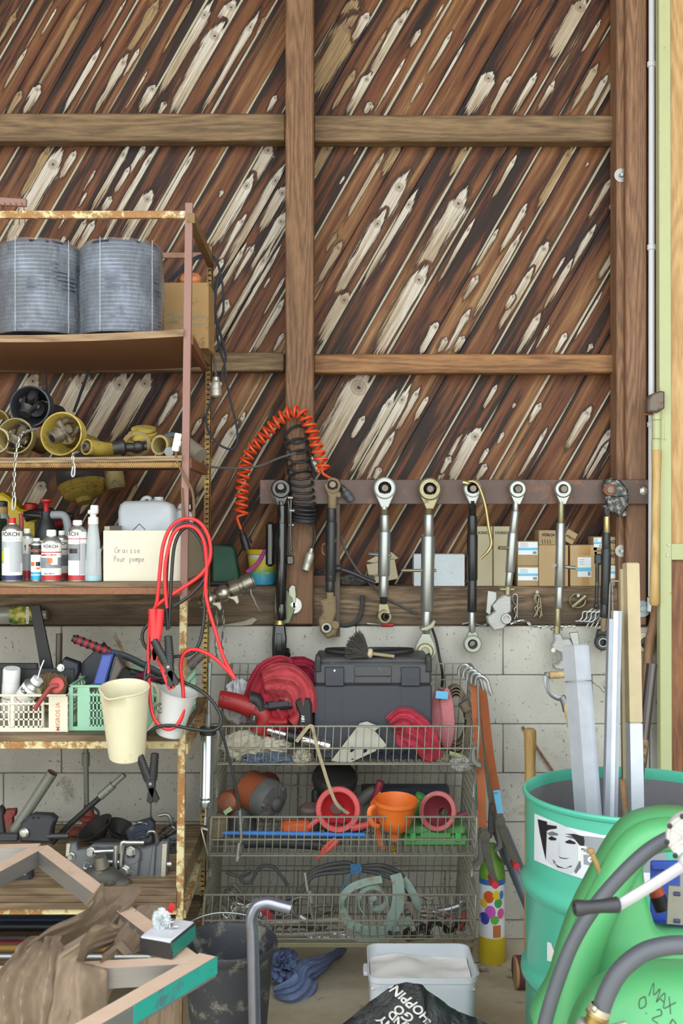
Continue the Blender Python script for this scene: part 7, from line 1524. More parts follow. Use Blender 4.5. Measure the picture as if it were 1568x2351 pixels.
m.tube([(551,1930,14),(546,1972,14)],5.2,n=12,k=1);m.cyl((548,1958,14),(547,1966,14),6.6,n=6);m.build('spring_nozzle',GSTEEL,T)
# ----- ratchet straps, hooks on the right corner
WEBO=mat('orange_webbing',(172,96,58),.85,bump=.8,bs=260,dirt=(140,92,66),da=.38);RAT=mat('ratchet_steel',(128,122,112),.4,.7,dirt=(96,86,74),da=.35)
G5='ratchet straps hung on the right corner of the basket stand'
def ratchet(x,y,ang,d,label,s=1.0,red=True,web=None,z=0,wm=WEBO):
    T=thing('ratchet_strap',label,'ratchet strap',(x,y+80,d),G5);M=PX(d)@Matrix.Translation((x,y,z))@Matrix.Rotation(ang,4,'Z')@Matrix.Scale(s,4)
    m=MB(M=M)
    for zz in(-14,14): m.prism([(-10,-8),(-4,-18),(8,-16),(12,-2),(10,30),(18,90),(26,118),(16,126),(6,96),(-6,40)],zz-1.6,zz+1.6,b=.5)
    m.cyl((0,0,-20),(0,0,20),9,n=16);m.cyl((0,0,18),(0,0,24),12,n=20);m.build('ratchet_frame',RAT,T)
    m=MB(M=M)
    for zz in(-9,9): m.prism([(-12,-6),(4,-8),(-8,66),(-26,76),(-30,68),(-16,56)],zz-1.5,zz+1.5,b=.5)
    m.build('base_frame',GSTEEL,T)
    if red:
        m=MB(M=M);pts=[(12+2*sin(i),112,-34+i*8) for i in range(9)];m.tube(pts,8,n=12,k=2);m.build('grip',mat('grip_red2',(206,58,70),.5,dirt=(190,110,110),da=.25),T)
    if web:
        m=MB(d);m.tube(web,lambda t:(13,1.8),n=4,k=5,flat=(.95,0,.3));m.build('webbing',wm,T)
    return T
r1=ratchet(1146,1880,-.22,4.12,'ratchet strap with wide orange webbing and a pale blue tag, outermost on the corner',.95,True,[(1106,1574,0),(1112,1620,2),(1120,1700,6),(1130,1770,8),(1138,1812,8),(1146,1870,2)])
m=MB(4.12);m.prism([(1130,1812),(1146,1810),(1154,1864),(1140,1866)],10,12);m.build('blue_tag',mat('tag_blue2',(112,186,222),.6),r1);text('ezych',5*4.1/F,INK,r1,TM(1138,1820,4.12-13*4.12/F,.0))
r2=ratchet(1110,1912,-.08,4.0,'ratchet strap with the red grip hanging lowest on the corner',1.0,True,[(1090,1572,-6),(1094,1640,-4),(1100,1730,0),(1104,1800,2),(1108,1900,0)])
r3=ratchet(1136,1850,-.02,4.2,'dull steel ratchet strap hanging behind the others on the corner',1.05,False,[(1100,1580,-20),(1116,1700,-14),(1126,1800,-10),(1134,1850,-8)],wm=WEBB)
T=thing('strap_buckle','teal plastic clip hanging at the right edge of the stand','clip',(1100,1860,4.05));m=MB(4.05);m.tube([(1098,1756,0),(1094,1790,2),(1096,1830,4),(1102,1856,4)],lambda t:(9-3*sin(t*6),4),n=8);m.eye((1100,1806,6),9,5,6);m.build('clip',mat('teal_clip',(66,118,116),.45,dirt=(90,110,104),da=.3),T)
m=MB(4.0)
for i in range(5):
    x=1066+i*9;y=1548+i*5;z=i*5
    m.tube([(x-12,y+2,z-6),(x-10,y-14,z-4),(x+2,y-22+i,z),(x+14,y-12+i,z+2),(x+20,y+6+i*2,z+4),(x+24,y+24,z+4)],4.6,n=9) if i!=1 else m.tube([(x-12,y+2,z-6),(x-8,y-16,z-4),(x+6,y-20,z),(x+16,y-2,z+2),(x+18,y+16,z+2)],4.6,n=9)
    o_=one(m,'strap_hook',SIL,['large zinc strap hook curling over the top right corner of the basket stand, outermost loop','second zinc strap hook on the corner, dull and half covered','middle zinc strap hook of the cluster on the basket corner','fourth zinc strap hook on the corner, nearest the orange webbing','lowest zinc strap hook on the corner touching the orange webbing'][i],'hook','strap hooks over the basket corner')
    if i<4: m=MB(4.0)
m=MB(3.97);m.tube([(1096,1560,6),(1098,1640,6),(1100,1690,6),(1096,1720,6),(1098,1738,8)],3,n=8);m.prism([(1086,1712),(1096,1706),(1090,1722),(1092,1742),(1104,1750),(1106,1762),(1094,1760),(1080,1746),(1080,1726)],2,10,b=2);one(m,'s_hook',GSTEEL,'flat steel hook on a long wire at the right front of the top basket','hook')
# balloon gas bottle
T=thing('gas_bottle','small helium bottle printed with balloons behind the ratchet straps','gas bottle',(1130,2178,4.2));d=4.2;yb=YB(0,4.2);k=d/F;c=P(1130,0,d);R=30*k
m=MB();zz=lambda y:EYE-(y-CY)*k
ys=.0
m.lathe([(0,0),(R*1.02,0),(R*1.04,.004),(R*1.04,zz(2146)),(R,zz(2146)+.002),(R,zz(2144))],(c.x,d,0.0),(0,0,1),36);m.build('base_ring',mat('bottle_yellow',(196,170,36),.4),T)
m=MB();m.lathe([(R*.998,zz(2146)),(R*.998,zz(2022))],(c.x,d,0),(0,0,1),36);m.build('printed_body',mat('bottle_white',(226,226,228),.35,var=.03),T)
m=MB();m.lathe([(R,zz(2024)),(R,zz(2012)),(R*.98,zz(2000)),(R*.8,zz(1976)),(R*.4,zz(1962)),(R*.3,zz(1950)),(R*.3,zz(1936)),(0,zz(1936))],(c.x,d,0),(0,0,1),36,mats=[1,0,0,0,0,0,0]);m.build('shoulder',[mat('bottle_green_top',(112,160,60),.4),mat('bottle_blue',(50,110,180),.4)],T)
rr=random.Random(1)
for x,y,rx,ry,cc in((1119,2050,11,14,(214,92,36)),(1136,2046,9,11,(232,196,50)),(1140,2064,9,11,(70,160,80)),(1122,2084,12,15,(204,92,180)),(1110,2100,10,14,(60,70,170)),(1146,2088,8,12,(216,84,150)),(1132,2102,10,10,(96,180,70)),(1108,2066,7,10,(226,190,60)),(1148,2046,5,10,(60,120,200))):
    m=MB()
    def fn(u,v):
        a=2*pi*u;px=x+rx*v*cos(a);py=y+ry*v*sin(a);q=max(-.98,min(.98,(px-1130)/30));return (c.x+R*1.006*q,d-R*1.006*sqrt(1-q*q),zz(py))
    m.grid(fn,20,3);m.build('printed_balloon',mat('balloon_%d%d'%(x,y),cc,.35,var=.12),T)
m=MB()
def fn(u,v):
    q=(1128+18*u-1130)/30;return (c.x+R*1.007*q,d-R*1.007*sqrt(1-q*q),zz(2114+28*v))
m.grid(fn,8,6);m.build('printed_photo',mat('photo_mix',(190,110,60),.4,var=.8,vs=180),T)
# ---------- teal drum and what stands in it
DX,DY,DR=.782,3.07,.289;DH=.888
TEAL_P=mat('drum_teal',(84,186,158),.38,var=.04,dirt=(70,120,106),da=.2,ds=3,coat=.3);DIN=mat('drum_inside',(142,138,140),.5,.3,dirt=(60,56,54),da=.3)
DT=thing('oil_drum','teal steel drum with a face poster, holding metal profiles at the right','drum',Vector((DX,DY,0)))
m=MB();pr=[(0,.012),(DR-.012,.012),(DR-.004,0),(DR,.004),(DR,.02)]
for zc in(.41,.645): pr+=[(DR,zc-.028),(DR+.004,zc-.02),(DR+.012,zc-.010),(DR+.013,zc),(DR+.012,zc+.010),(DR+.004,zc+.02),(DR,zc+.028),(DR-.001,zc+.045)]
pr+=[(DR,DH-.022),(DR+.001,DH-.014)]
m.lathe(pr,(DX,DY,0),(0,0,1),96)
m.build('drum_shell',TEAL_P,DT)
m=MB();R1=DR-.002;m.lathe([(DR+.001,DH-.016),(DR+.007,DH-.012),(DR+.009,DH-.005),(DR+.006,DH),(DR,DH+.001),(DR-.004,DH-.006),(DR-.004,DH-.03)],(DX,DY,0),(0,0,1),96);m.build('rolled_rim',TEAL_P,DT)
m=MB();m.lathe([(DR-.004,DH-.03),(DR-.0045,.02),(0,.02)],(DX,DY,0),(0,0,1),96);m.build('drum_lining',DIN,DT)
def onD(px,py,off=.0012):
    # point of the drum wall on the sight line through (px,py)
    a=Vector(((px-CX)/F,1,-(py-CY)/F));R=DR+off;A=a.x*a.x+1;B=a.x*DX+DY;C=DX*DX+DY*DY-R*R;t=(B-sqrt(max(B*B-A*C,0)))/A
    return Vector((a.x*t,t,EYE+a.z*t))
def dpatch(poly,name,mt,off,T=DT,par=None,n=10):
    # fill polygon as fan of triangulated grid strips on the drum wall
    bm=bmesh.new();vs=[bm.verts.new((x,y,0)) for x,y in poly];bm.faces.new(vs)
    bmesh.ops.triangulate(bm,faces=bm.faces[:])
    for _ in range(6):
        L=[e for e in bm.edges if e.calc_length()>14]
        if not L:break
        bmesh.ops.subdivide_edges(bm,edges=L,cuts=1);bmesh.ops.triangulate(bm,faces=bm.faces[:])
    for v in bm.verts:v.co=onD(v.co.x,v.co.y,off)
    q=MB();q.bm.free();q.bm=bm;return q.build(name,mt,par or T,ang=80)
PW_=mat('poster_white',(228,230,236),.3,var=.03);PG=mat('poster_grey',(150,152,160),.35,var=.05);PGL=mat('poster_light',(196,198,206),.35,var=.03);PK_=mat('poster_black',(36,34,38),.35,var=.2,vs=40);PM=mat('poster_mid',(112,112,118),.35,var=.1)
pst=dpatch([(1227,1867),(1300,1898),(1380,1916),(1470,1924),(1530,1926),(1530,2040),(1450,2040),(1365,2026),(1290,2002),(1226,1974)],'poster',PW_,.0010)
SK=mat('poster_skin',(206,208,214),.35,var=.04)
dpatch([(1338,1918),(1400,1925),(1530,1934),(1530,2004),(1440,2002),(1340,1984)],'printed_field',PG,.0013,par=pst)
dpatch([(1240,1890),(1262,1886),(1300,1898),(1334,1918),(1338,1940),(1332,1976),(1322,2000),(1308,2008),(1290,2002),(1268,1988),(1254,1976),(1244,1940)],'printed_face',SK,.0016,par=pst)
for poly in([(1234,1880),(1256,1886),(1248,1896),(1245,1924),(1253,1975),(1247,1950),(1239,1912)],[(1252,1892),(1278,1896),(1278,1902),(1262,1904),(1250,1910)],[(1296,1914),(1318,1914),(1340,1920),(1342,1932),(1334,1944),(1328,1924),(1312,1918)],[(1336,1938),(1342,1930),(1340,1950),(1334,1950)],[(1258,1924),(1266,1919),(1278,1925),(1276,1929),(1264,1929)],[(1296,1932),(1308,1927),(1322,1934),(1320,1938),(1302,1936)],[(1273,1980),(1282,1988),(1298,1991),(1312,1986),(1313,1989),(1298,1994),(1280,1991)],[(1281,1964),(1287,1968),(1300,1970),(1308,1968),(1300,1972),(1286,1970)]):
    dpatch(poly,'printed_feature',PK_,.0020,par=pst)
for poly in([(1256,1912),(1268,1908),(1282,1914),(1280,1918),(1262,1918)],[(1296,1920),(1316,1918),(1326,1928),(1310,1924)],[(1284,1930),(1288,1962),(1282,1964),(1280,1950)],[(1318,2000),(1332,1972),(1334,1990),(1322,2006)],[(1268,1972),(1276,1978),(1272,1984)]):
    dpatch(poly,'printed_shade',PM if poly[0][0]!=1284 else PGL,.0018,par=pst)
dpatch([(1281,1987),(1298,1991),(1310,1988),(1298,1993)],'printed_teeth',PW_,.0023,par=pst)
def dtext(st,x,y,size,off=.0018,rot=0,sk=.12):
    fn=lambda co:onD(x+co.x,y-co.y+co.x*sk,off+co.z*0+.0004*(co.z>0))
    return text(st,size,PAL['W'],DT,None,fn=fn,bold=.012)
dtext('Farm',1376,1966,50);dtext('EO',1336,2204,62,sk=.26);dpatch([(1256,2162),(1265,2164),(1273,2186),(1281,2168),(1290,2170),(1290,2214),(1282,2212),(1282,2188),(1275,2206),(1270,2205),(1264,2184),(1264,2207),(1256,2205)],'lettering',PAL['W'],.0018)
PK2=mat('galv_steel',(196,200,208),.42,.3,dirt=(140,138,134),da=.25,ds=18);PK3=mat('galv_dark',(150,154,164),.42,.4,dirt=(96,94,90),da=.3);CRM=mat('cream_profile',(184,166,132),.6,dirt=(170,150,112),da=.3,ds=12)
def beam(T,name,mt,p0,p1,w,h,u=(1,0,0),tw=0):
    m=MB();p0=Vector(p0);p1=Vector(p1);t=(p1-p0).normalized();u=Vector(u);u=(u-t*u.dot(t)).normalized();v=t.cross(u)
    if tw: u,v=u*cos(tw)+v*sin(tw),v*cos(tw)-u*sin(tw)
    b=min(w,h)*.08;c=[(-w/2,-h/2),(w/2,-h/2),(w/2,h/2),(-w/2,h/2)]
    m.prism([(x,y) for x,y in c],0,(p1-p0).length,Matrix.Translation(p0)@Matrix(((u.x,v.x,t.x,0),(u.y,v.y,t.y,0),(u.z,v.z,t.z,0),(0,0,0,1))),b=b)
    return m.build(name,mt,T)
GP='metal profiles standing in the teal drum'
T=thing('metal_profile','wide galvanized box profile tied with wire, leaning in the drum','metal profile',P(1380,2300,2.98),GP)
b0=Vector((.70,2.98,.03));t0=P(1321,1480,3.2);beam(T,'channel',PK2,b0,t0,.052,.05,(1,0,0),.5)
m=MB()
def ringat(q,s=.036): 
    c=b0.lerp(t0,q);tt=(t0-b0).normalized();u=Vector((1,0,0));u=(u-tt*u.dot(tt)).normalized();v=tt.cross(u);return [c+(u*cos(a)+v*sin(a))*s for a in[2*pi*i/12 for i in range(12)]]
for q in(.92,.62): m.tube(ringat(q),.0014,n=5,k=2,closed=True)
e=ringat(.92)[0];m.tube([e,e+Vector((.012,-.008,-.012)),e+Vector((.02,-.01,-.016)),e+Vector((.03,-.012,-.03)),e+Vector((.034,-.014,-.026))],.0016,n=5);m.build('tie_wire',GSTEEL,T)
T=thing('metal_profile','bundle of narrow galvanized channels upright in the drum, left of the cream profile','metal profile',P(1410,2300,3.05),GP)
for i,(xt,xb,yt_) in enumerate(((1401,1390,1420),(1411,1403,1402),(1420,1412,1402))):
    zb=.04;p0=Vector(((xb-CX)*3.0/F-.012,3.02+i*.006,zb));p1=P(xt,yt_,3.16+i*.008);beam(T,'channel',PK2 if i==1 else PK3,p0,p1,.0125,.03)
T=thing('metal_profile','tall cream painted square profile upright in the drum','metal profile',P(1450,2300,3.1),GP)
pa,pb=Vector((.80,3.08,.03)),P(1448,1292,3.22);pm_=pa.lerp(pb,.70);beam(T,'box_section',CRM,pm_,pb,.036,.036,(1,0,0),.12);beam(T,'bare_section',PK2,pa,pm_,.0358,.0358,(1,0,0),.12);beam(T,'side_flange',mat('flange_tan',(168,154,122),.65,dirt=(110,98,76),da=.3),Vector((.775,3.11,.03)),P(1428,1306,3.24),.014,.02)
T=thing('metal_profile','grey lower profile paired behind the cream one in the drum','metal profile',P(1470,2300,3.14),GP)
beam(T,'channel',PK3,Vector((.79,3.15,.03)),P(1447,1650,3.26),.046,.02)
m=MB();m.cyl(Vector((.82,3.0,.03)),P(1428,1790,3.0),.0095,n=16);one(m,'steel_tube',rusty('tube_rust',(120,108,90),(110,78,54),.45),'short rusty tube sticking up inside the drum before the cream profile','tube')
m=MB();m.cyl(Vector((.74,3.24,.03)),P(1497,1524,3.42),.0165,n=20);one(m,'dark_pipe',mat('dark_pipe',(92,86,84),.35,.6,dirt=(70,62,56),da=.25),'dark polished pipe leaning right behind the cream profile','pipe')
m=MB();m.cyl(P(1466,1800,3.30),P(1498,1560,3.5),.012,n=14);one(m,'wood_pole',SHW,'tan wooden pole behind the dark pipe in the drum','pole')
m=MB();m.prism([(-.09,0),(.09,.02),(.1,.06),(-.06,.04)],-.003,.003,Matrix.Translation(Vector((.90,2.86,.84)))@Matrix.Rotation(1.1,4,'X'));one(m,'cardboard_scrap',CARD,'tan cardboard scrap lying inside the drum at the right rim','cardboard')
T=thing('spade','spade with a wooden T grip in a steel yoke leaning behind the drum','spade',P(1330,2180,3.5))
SP=wood('spade_ash',(168,140,96),(200,174,128),'Z',18,rough=.6);d=3.5
m=MB(d);m.tube([(1261,1550,0),(1290,1548,0),(1312,1546,0)],8.5,n=14,k=1);m.build('grip',SP,T)
m=MB(d);m.tube([(1256,1548,0),(1255,1570,0),(1264,1592,0),(1282,1603,0),(1300,1600,0),(1314,1588,0),(1318,1560,0),(1317,1545,0)],lambda t:(3,6),n=8,flat=(0,0,1));m.tube([(1290,1598,0),(1297,1614,0),(1302,1632,0)],lambda t:8+2*t,n=14);m.cyl((1255,1548,-9),(1255,1548,9),5,n=12);m.build('yoke',mat('yoke_steel',(156,162,166),.35,.8,dirt=(110,108,100),da=.3),T)
m=MB();m.cyl(P(1300,1614,3.5),P(1366,1890,3.42),.0125,n=16);m.cyl(P(1366,1890,3.42),P(1410,2090,3.45),.0125,n=16);m.build('shaft',SP,T)
m=MB(3.45);m.prism([(1380,2080),(1440,2080),(1450,2150),(1420,2225),(1390,2180)],-3,3,b=1);m.build('blade',GSTEEL,T)
m=MB();m.lathe([(0,0),(.0175,0),(.019,.004),(.017,.3),(.0165,.62),(.019,.7),(.0185,.716),(.012,.722),(0,.722)],Vector((P(1217,0,3.5).x,3.5,EYE-(1672-CY)*3.5/F-.722)),(0,0,1),20);q=one(m,'tool_handle_' if 0 else 'pickaxe_shaft',wood('ash_handle',(150,116,66),(186,150,96),'Z',16,rough=.5),'thick wooden tool shaft standing against the left side of the drum','tool shaft')
m=MB();m.cyl(Vector((P(1217,0,3.5).x,3.5,0)),Vector((P(1217,0,3.5).x,3.5,.26)),.013,n=14)
MATS['ash_handle'];one(m,'log_piece',MATS['ash_handle'],'lower end of the wooden shaft behind the drum','tool shaft')
m=MB();m.cyl(P(1200,1668,4.392),P(1527,2150,4.36),.0045,n=8);one(m,'rusty_rod',RUSTY,'thin rusty rod leaning on the wall behind the drum','rod')
m=MB();m.cyl(P(1148,1905,4.22),P(1262,2180,4.05),.03,n=20);one(m,'drain_pipe',mat('slate_pipe',(104,112,122),.4,.3,dirt=(84,84,84),da=.3),'slate grey pipe leaning diagonally beside the gas bottle','pipe')
T=thing('log','short maroon round log lying on the floor left of the drum','log',P(1195,2260,3.95));m=MB();c=P(1184,2228,3.95);c.z=.055;m.cyl(c,c+Vector((.16,.02,0)),.055,n=24);m.build('bark',mat('maroon_bark',(98,54,58),.7,dirt=(70,44,44),da=.3),T);m=MB();m.cyl(c-Vector((.004,0,0)),c+Vector((.006,0,0)),.054,n=24);m.build('cut_end',mat('cut_wood',(176,140,96),.8),T)
# ---------- dusty tube frame on trestle legs
ZF=.75
def G(x,y,z=ZF): d=(EYE-z)*F/(y-CY);return P(x,y,d)
def frm(top):
    N=NT('dusty_tube');v=N.obj();g=N.n('ShaderNodeNewGeometry');s=N.n('ShaderNodeSeparateXYZ');N.l(g.outputs['Normal'],s.inputs[0])
    up=N.math('MULTIPLY',N.step(s.outputs[2],.6,.9),N.step(N.noise(v,7,6,.7),.25,.42));n=N.noise(N.obj((2,2,40)),3,3)
    N.l(N.mix(up,N.mix(n,lin(150,146,144),lin(176,172,170)),N.mix(N.noise(v,30,4),lin(200,168,144),lin(216,188,164))),N.b.inputs['Base Color'])
    N.set(N.b.inputs['Metallic'],N.math('MULTIPLY',N.math('SUBTRACT',1,up),.75));N.set(N.b.inputs['Roughness'],N.math('MULTIPLY_ADD',up,.5,.36));return N.m
DUST=frm(1)
T=thing('tube_frame','dusty square steel tube frame in the left foreground under the brown trousers','frame',Vector((-.75,2.5,0)))
FZ=[0]
def ft(a,b,w=.04,mt=DUST):
    FZ[0]-=.0006;a=Vector((0,0,FZ[0]))+Vector(a)-Vector((0,0,w/2));b=Vector((0,0,FZ[0]))+Vector(b)-Vector((0,0,w/2));t=(b-a).normalized();u=t.cross(Vector((0,0,1)));beam(T,'frame_tube',mt,a,b,w,w,u)
AP=G(92,1940);CO=G(440,2200)
ft(G(-160,1946),AP+Vector((.0,0,0)));ft(G(-160,2075),AP,.0401);ft(AP,CO,.0402);ft(G(-160,2232),CO+Vector((-.0,0,0)),.0399);ft(CO+Vector((.03,.03,0)),G(40,2440),.0403)
m=MB();a=CO+Vector((.045,.04,-.02));dv=(CO-G(40,2440)).normalized();u=dv.cross(Vector((0,0,1)))
A_=CO+Vector((.03,.03,-.021));t_=(G(40,2440)-Vector((0,0,.021))-A_).normalized();u_=t_.cross(Vector((0,0,1)));sg_=1 if u_.y<0 else -1
beam(T,'teal_strip',mat('teal_paint_reflection',(40,146,132),.4,dirt=(70,100,110),da=.42),A_+u_*sg_*.0206,A_+t_*.26+u_*sg_*.0206,.001,.034,u_)  # teal end paint, carried along the side to colour in its greenish reflection
for p in(G(-150,1946),G(-150,2232),G(44,2436)):
    m=MB();m.box((p.x,p.y,(ZF-.04)/2),(.04,.04,ZF-.04),b=.002);m.build('frame_leg',DUST,T)
# trousers
TRO=mat('brown_cloth',(136,116,96),.95,var=.08,bump=.35,bs=500,dirt=(118,100,82),da=.35,ds=2)
T=thing('trousers','brown work trousers draped over the dusty tube frame','trousers',Vector((-.75,2.4,.55)))
drape([(274,2036,2.67),(264,2052,2.615),(244,2080,2.54),(206,2112,2.46),(160,2144,2.36),(104,2168,2.28),(56,2204,2.19)],[.048,.052,.05,.046,.042,.038,.034],1,'trouser_leg',bul=.55,fold=.013,mt=TRO,T_=T)
drape([(104,2150,2.27),(84,2186,2.20),(70,2240,2.155),(62,2320,2.13),(58,2400,2.12),(56,2480,2.12)],[.03,.052,.070,.080,.084,.084],2,'trouser_front',bul=.45,fold=.020,nf=4.4,mt=TRO,T_=T)
drape([(268,2146,2.36),(236,2152,2.32),(196,2176,2.24),(168,2222,2.165),(158,2290,2.14),(150,2370,2.12),(146,2460,2.115)],[.018,.03,.044,.058,.062,.062,.062],3,'trouser_leg',bul=.8,fold=.012,nf=2.4,mt=TRO,T_=T)
drape([(336,2078,2.60),(326,2098,2.55),(308,2134,2.47),(286,2170,2.38),(258,2200,2.30),(232,2216,2.26)],[.036,.042,.044,.038,.03,.02],5,'waistband',bul=.5,fold=.012,mt=TRO,T_=T)
drape([(206,2236,2.33),(214,2264,2.325),(224,2290,2.325),(236,2304,2.33)],[.045,.042,.03,.01],6,'pocket_flap',bul=.3,fold=.006,mt=TRO,T_=T)
drape([(372,2236,2.52),(368,2290,2.5),(368,2345,2.49),(370,2440,2.48)],[.03,.036,.040,.042],7,'trouser_hem',bul=.5,fold=.006,mt=TRO,T_=T)
# parts box
T=thing('parts_box','small black and teal parts box with a white lid on the frame corner','parts box',Vector((-.35,2.31,ZF)))
ax=Vector((.066,-.027,0)).normalized();ay=Vector((.032,.102,0)).normalized();o=Vector((-.402,2.297,ZF+.0005))
Mb=Matrix(((ax.x,ay.x,0,o.x),(ax.y,ay.y,0,o.y),(0,0,1,o.z),(0,0,0,1)));w_,l_,h_=.074,.112,.034
m=MB(M=Mb);m.box((w_/2,l_/2,h_/2),(w_,l_,h_),b=.0015);m.build('box_body',mat('box_black',(44,42,42),.45),T)
m=MB(M=Mb);m.box((w_+.0006,l_/2,h_/2),(.001,l_-.006,h_-.006));m.build('teal_side',mat('box_teal',(22,110,98),.4),T)
m=MB(M=Mb);m.box((w_/2,l_/2+.002,h_+.001),(w_-.006,l_-.008,.003),b=.001);m.box((w_/2,.003,h_-.001),(w_-.006,.006,.006),b=.001);m.build('lid',mat('lid_white',(206,206,212),.4),T)
m=crumple((0,0,0),(.02,.016,.022),71,None,amp=.45);
for v in m.bm.verts: v.co=Mb@Vector((.02+v.co.x*1.1-v.co.z*.15,.06+v.co.y*1.6,h_+.016+v.co.z*1.2))
m.build('plastic_bag',CLEAR,T)
rr=random.Random(3)
for i in range(6):
    p=Vector((.03+rr.uniform(-.008,.022),.045+rr.uniform(-.02,.03),h_+.006));a=rr.uniform(0,3);m=MB(M=Mb);dv=Vector((cos(a),sin(a),.1));m.cyl(p,p+dv*.02,.002,n=8);m.cyl(p,p+dv*.003,.0042,n=6);m.build('screw',STEEL,T)
m=MB(M=Mb);m.box((.03,.085,h_+.034),(.012,.001,.02),R=Matrix.Rotation(.3,3,'Y'));m.build('red_seal',RED,T)
# ---------- bucket, bent pipe, rag, tub, bag
T=thing('bucket','black rubber builder bucket on the floor with dried mortar splashes','bucket',Vector((P(522,0,3.37).x,3.37,0)))
BK=mat('bucket_black',(54,54,58),.55,dirt=(128,122,108),da=.42,ds=6);c=Vector((P(522,0,3.37).x,3.37,0));H_=.385
m=MB();m.lathe([(0,.0),(.098,.0),(.104,.006),(.128,H_-.03),(.134,H_-.028),(.137,H_-.02),(.141,H_-.006),(.139,H_),(.134,H_-.002),(.128,H_-.02),(.100,.012),(0,.01)],c,(.02,-.03,1),56);m.build('bucket_body',BK,T)
m=MB();m.tube([c+Vector((-.138,.02,H_-.02)),c+Vector((-.13,.10,H_+.006)),c+Vector((-.06,.15,H_+.02)),c+Vector((.03,.15,H_+.018)),c+Vector((.11,.10,H_+.006)),c+Vector((.138,.02,H_-.02))],.0028,n=8);m.build('wire_handle',GSTEEL,T)
for i in range(6): m=MB();a=1.9;m.box(c+Vector((.118*cos(a)-.05,.114*sin(a)-.012+.0,H_-.05-i*.03)),(.022,.002,.002));m.build('scale_mark',mat('scale_tan',(120,110,86),.7),T)
m=MB(2.95);yb=YB(0,2.95);m.tube([(590,yb-1,0),(588,2500,0),(584,2330,0),(580,2160,0),(577,2110,0),(588,2082,0),(612,2072,0),(640,2078,0),(667,2085,0)],14,n=22,k=8,caps=False)
m.tube([(667,2085,0),(640,2078,0),(612,2072,0),(588,2082,0),(577,2110,0),(580,2160,0),(584,2330,0)],11.5,n=22,k=8,caps=False);one(m,'bent_pipe',mat('violet_steel',(150,152,166),.3,.8,dirt=(120,118,124),da=.2),'bent steel pipe with a hooked end standing in front of the bucket','pipe')
BRG=cloth('blue_rag',(124,138,176),dirt=(100,112,146))
for i,(x,y,rx,ry,lb,hh) in enumerate(((648,2240,.075,.075,'blue wrinkled rag heap on the floor beside the bucket',.085),)):
    d=EYE*F/(y+10-CY);c=P(x,y+10,d);m=crumple((0,0,0),(rx,.06,ry*1.5),83,None,amp=.62,n=70,mr=46,fq=2.4)
    for v in m.bm.verts: v.co=c+Vector((v.co.x,-v.co.z*1.1,.030+v.co.y*.9))
    mn=min(v.co.z for v in m.bm.verts)
    for v in m.bm.verts: v.co.z-=mn-.001
    one(m,'rag',BRG,lb,'rag','blue rags on the floor')
tt=tag(bpy.data.objects.new('rag',None),'blue rag twisted along the floor towards the basket stand','rag','blue rags on the floor');COL.objects.link(tt);tt.location=P(715,2240,4.0);tt.location.z=0;ROOT[tt]=Vector(tt.location)
def fl(x,y,z): d=(EYE-z)*F/(y-CY);return (x,y,d)
drape([fl(630,2282,.012),fl(668,2284,.03),fl(696,2262,.045),fl(706,2232,.055),fl(732,2222,.05),fl(756,2206,.04),fl(774,2192,.03),fl(790,2190,.012)],[.02,.05,.055,.045,.04,.036,.034,.02],11,'cloth',bul=.9,fold=.016,nf=4,mt=BRG,T_=tt)
T=thing('plastic_tub','translucent white plastic tub of white granules on the floor','tub',Vector((P(965,0,3.42).x,3.42,0)))
xl,xr_,yf,yk,zr=-.0+P(846,0,3.3).x,P(1098,0,3.3).x,3.3,3.56,.298;cx=(xl+xr_)/2;cy=(yf+yk)/2
def rrect(hx,hy,r,n=6):
    out=[]
    for sx,sy,a0 in((1,1,0),(-1,1,pi/2),(-1,-1,pi),(1,-1,3*pi/2)):
        for i in range(n+1): a=a0+pi/2*i/n;out.append((cx+sx*(hx-r)+r*cos(a),cy+sy*(hy-r)+r*sin(a)))
    return out
def loftR(m,secs,cap0=True,cap1=False):
    rs=[[m.v((x,y,z)) for x,y in rrect(hx,hy,r)] for hx,hy,r,z in secs]
    for a,b in zip(rs,rs[1:]): m.skin(a,b)
    if cap0: m.f(rs[0])
    if cap1: m.f(rs[-1])
TUBM=NT('tub_plastic');TUBM.b.inputs['Base Color'].default_value=(.80,.83,.88,1);TUBM.b.inputs['Roughness'].default_value=.3;TUBM.b.inputs['Alpha'].default_value=.5;TUBM=TUBM.m
hx,hy=(xr_-xl)/2,.135
m=MB();loftR(m,[(hx*.9,hy*.88,.03,.001),(hx*.93,hy*.92,.035,.02),(hx*.985,hy*.97,.035,zr-.02),(hx*1.0,hy*1.0,.035,zr-.016),(hx*1.0,hy*1.0,.035,zr),(hx*.975,hy*.965,.033,zr),(hx*.965,hy*.955,.033,zr-.012),(hx*.915,hy*.9,.033,.022),(hx*.88,hy*.86,.03,.006)],True,True)
for sx in(-1,1): m.box((cx+sx*(hx+.006),cy-.02,zr-.02),(.014,.07,.012),b=.003)
m.build('tub_shell',TUBM,T)
def grain():
    N=NT('white_granules');v=N.obj();n=N.noise(v,500,2);N.l(N.mix(n,lin(206,200,194),lin(240,236,230)),N.b.inputs['Base Color']);N.b.inputs['Roughness'].default_value=.9;N.bump(n,.5,.002);return N.m
m=MB();hs=zr-.04
loftR(m,[(hx*.875,hy*.855,.03,.008),(hx*.91,hy*.89,.033,.024),(hx*.955,hy*.945,.033,hs)],True,False)
NG=24
V=[[m.v((cx+hx*.945*(2*i/NG-1),cy+hy*.93*(2*j/NG-1),hs+.004+.012*noise.noise(Vector((i*.16,j*.16,3)))+ .010*sin(i*.25))) for j in range(NG+1)] for i in range(NG+1)]
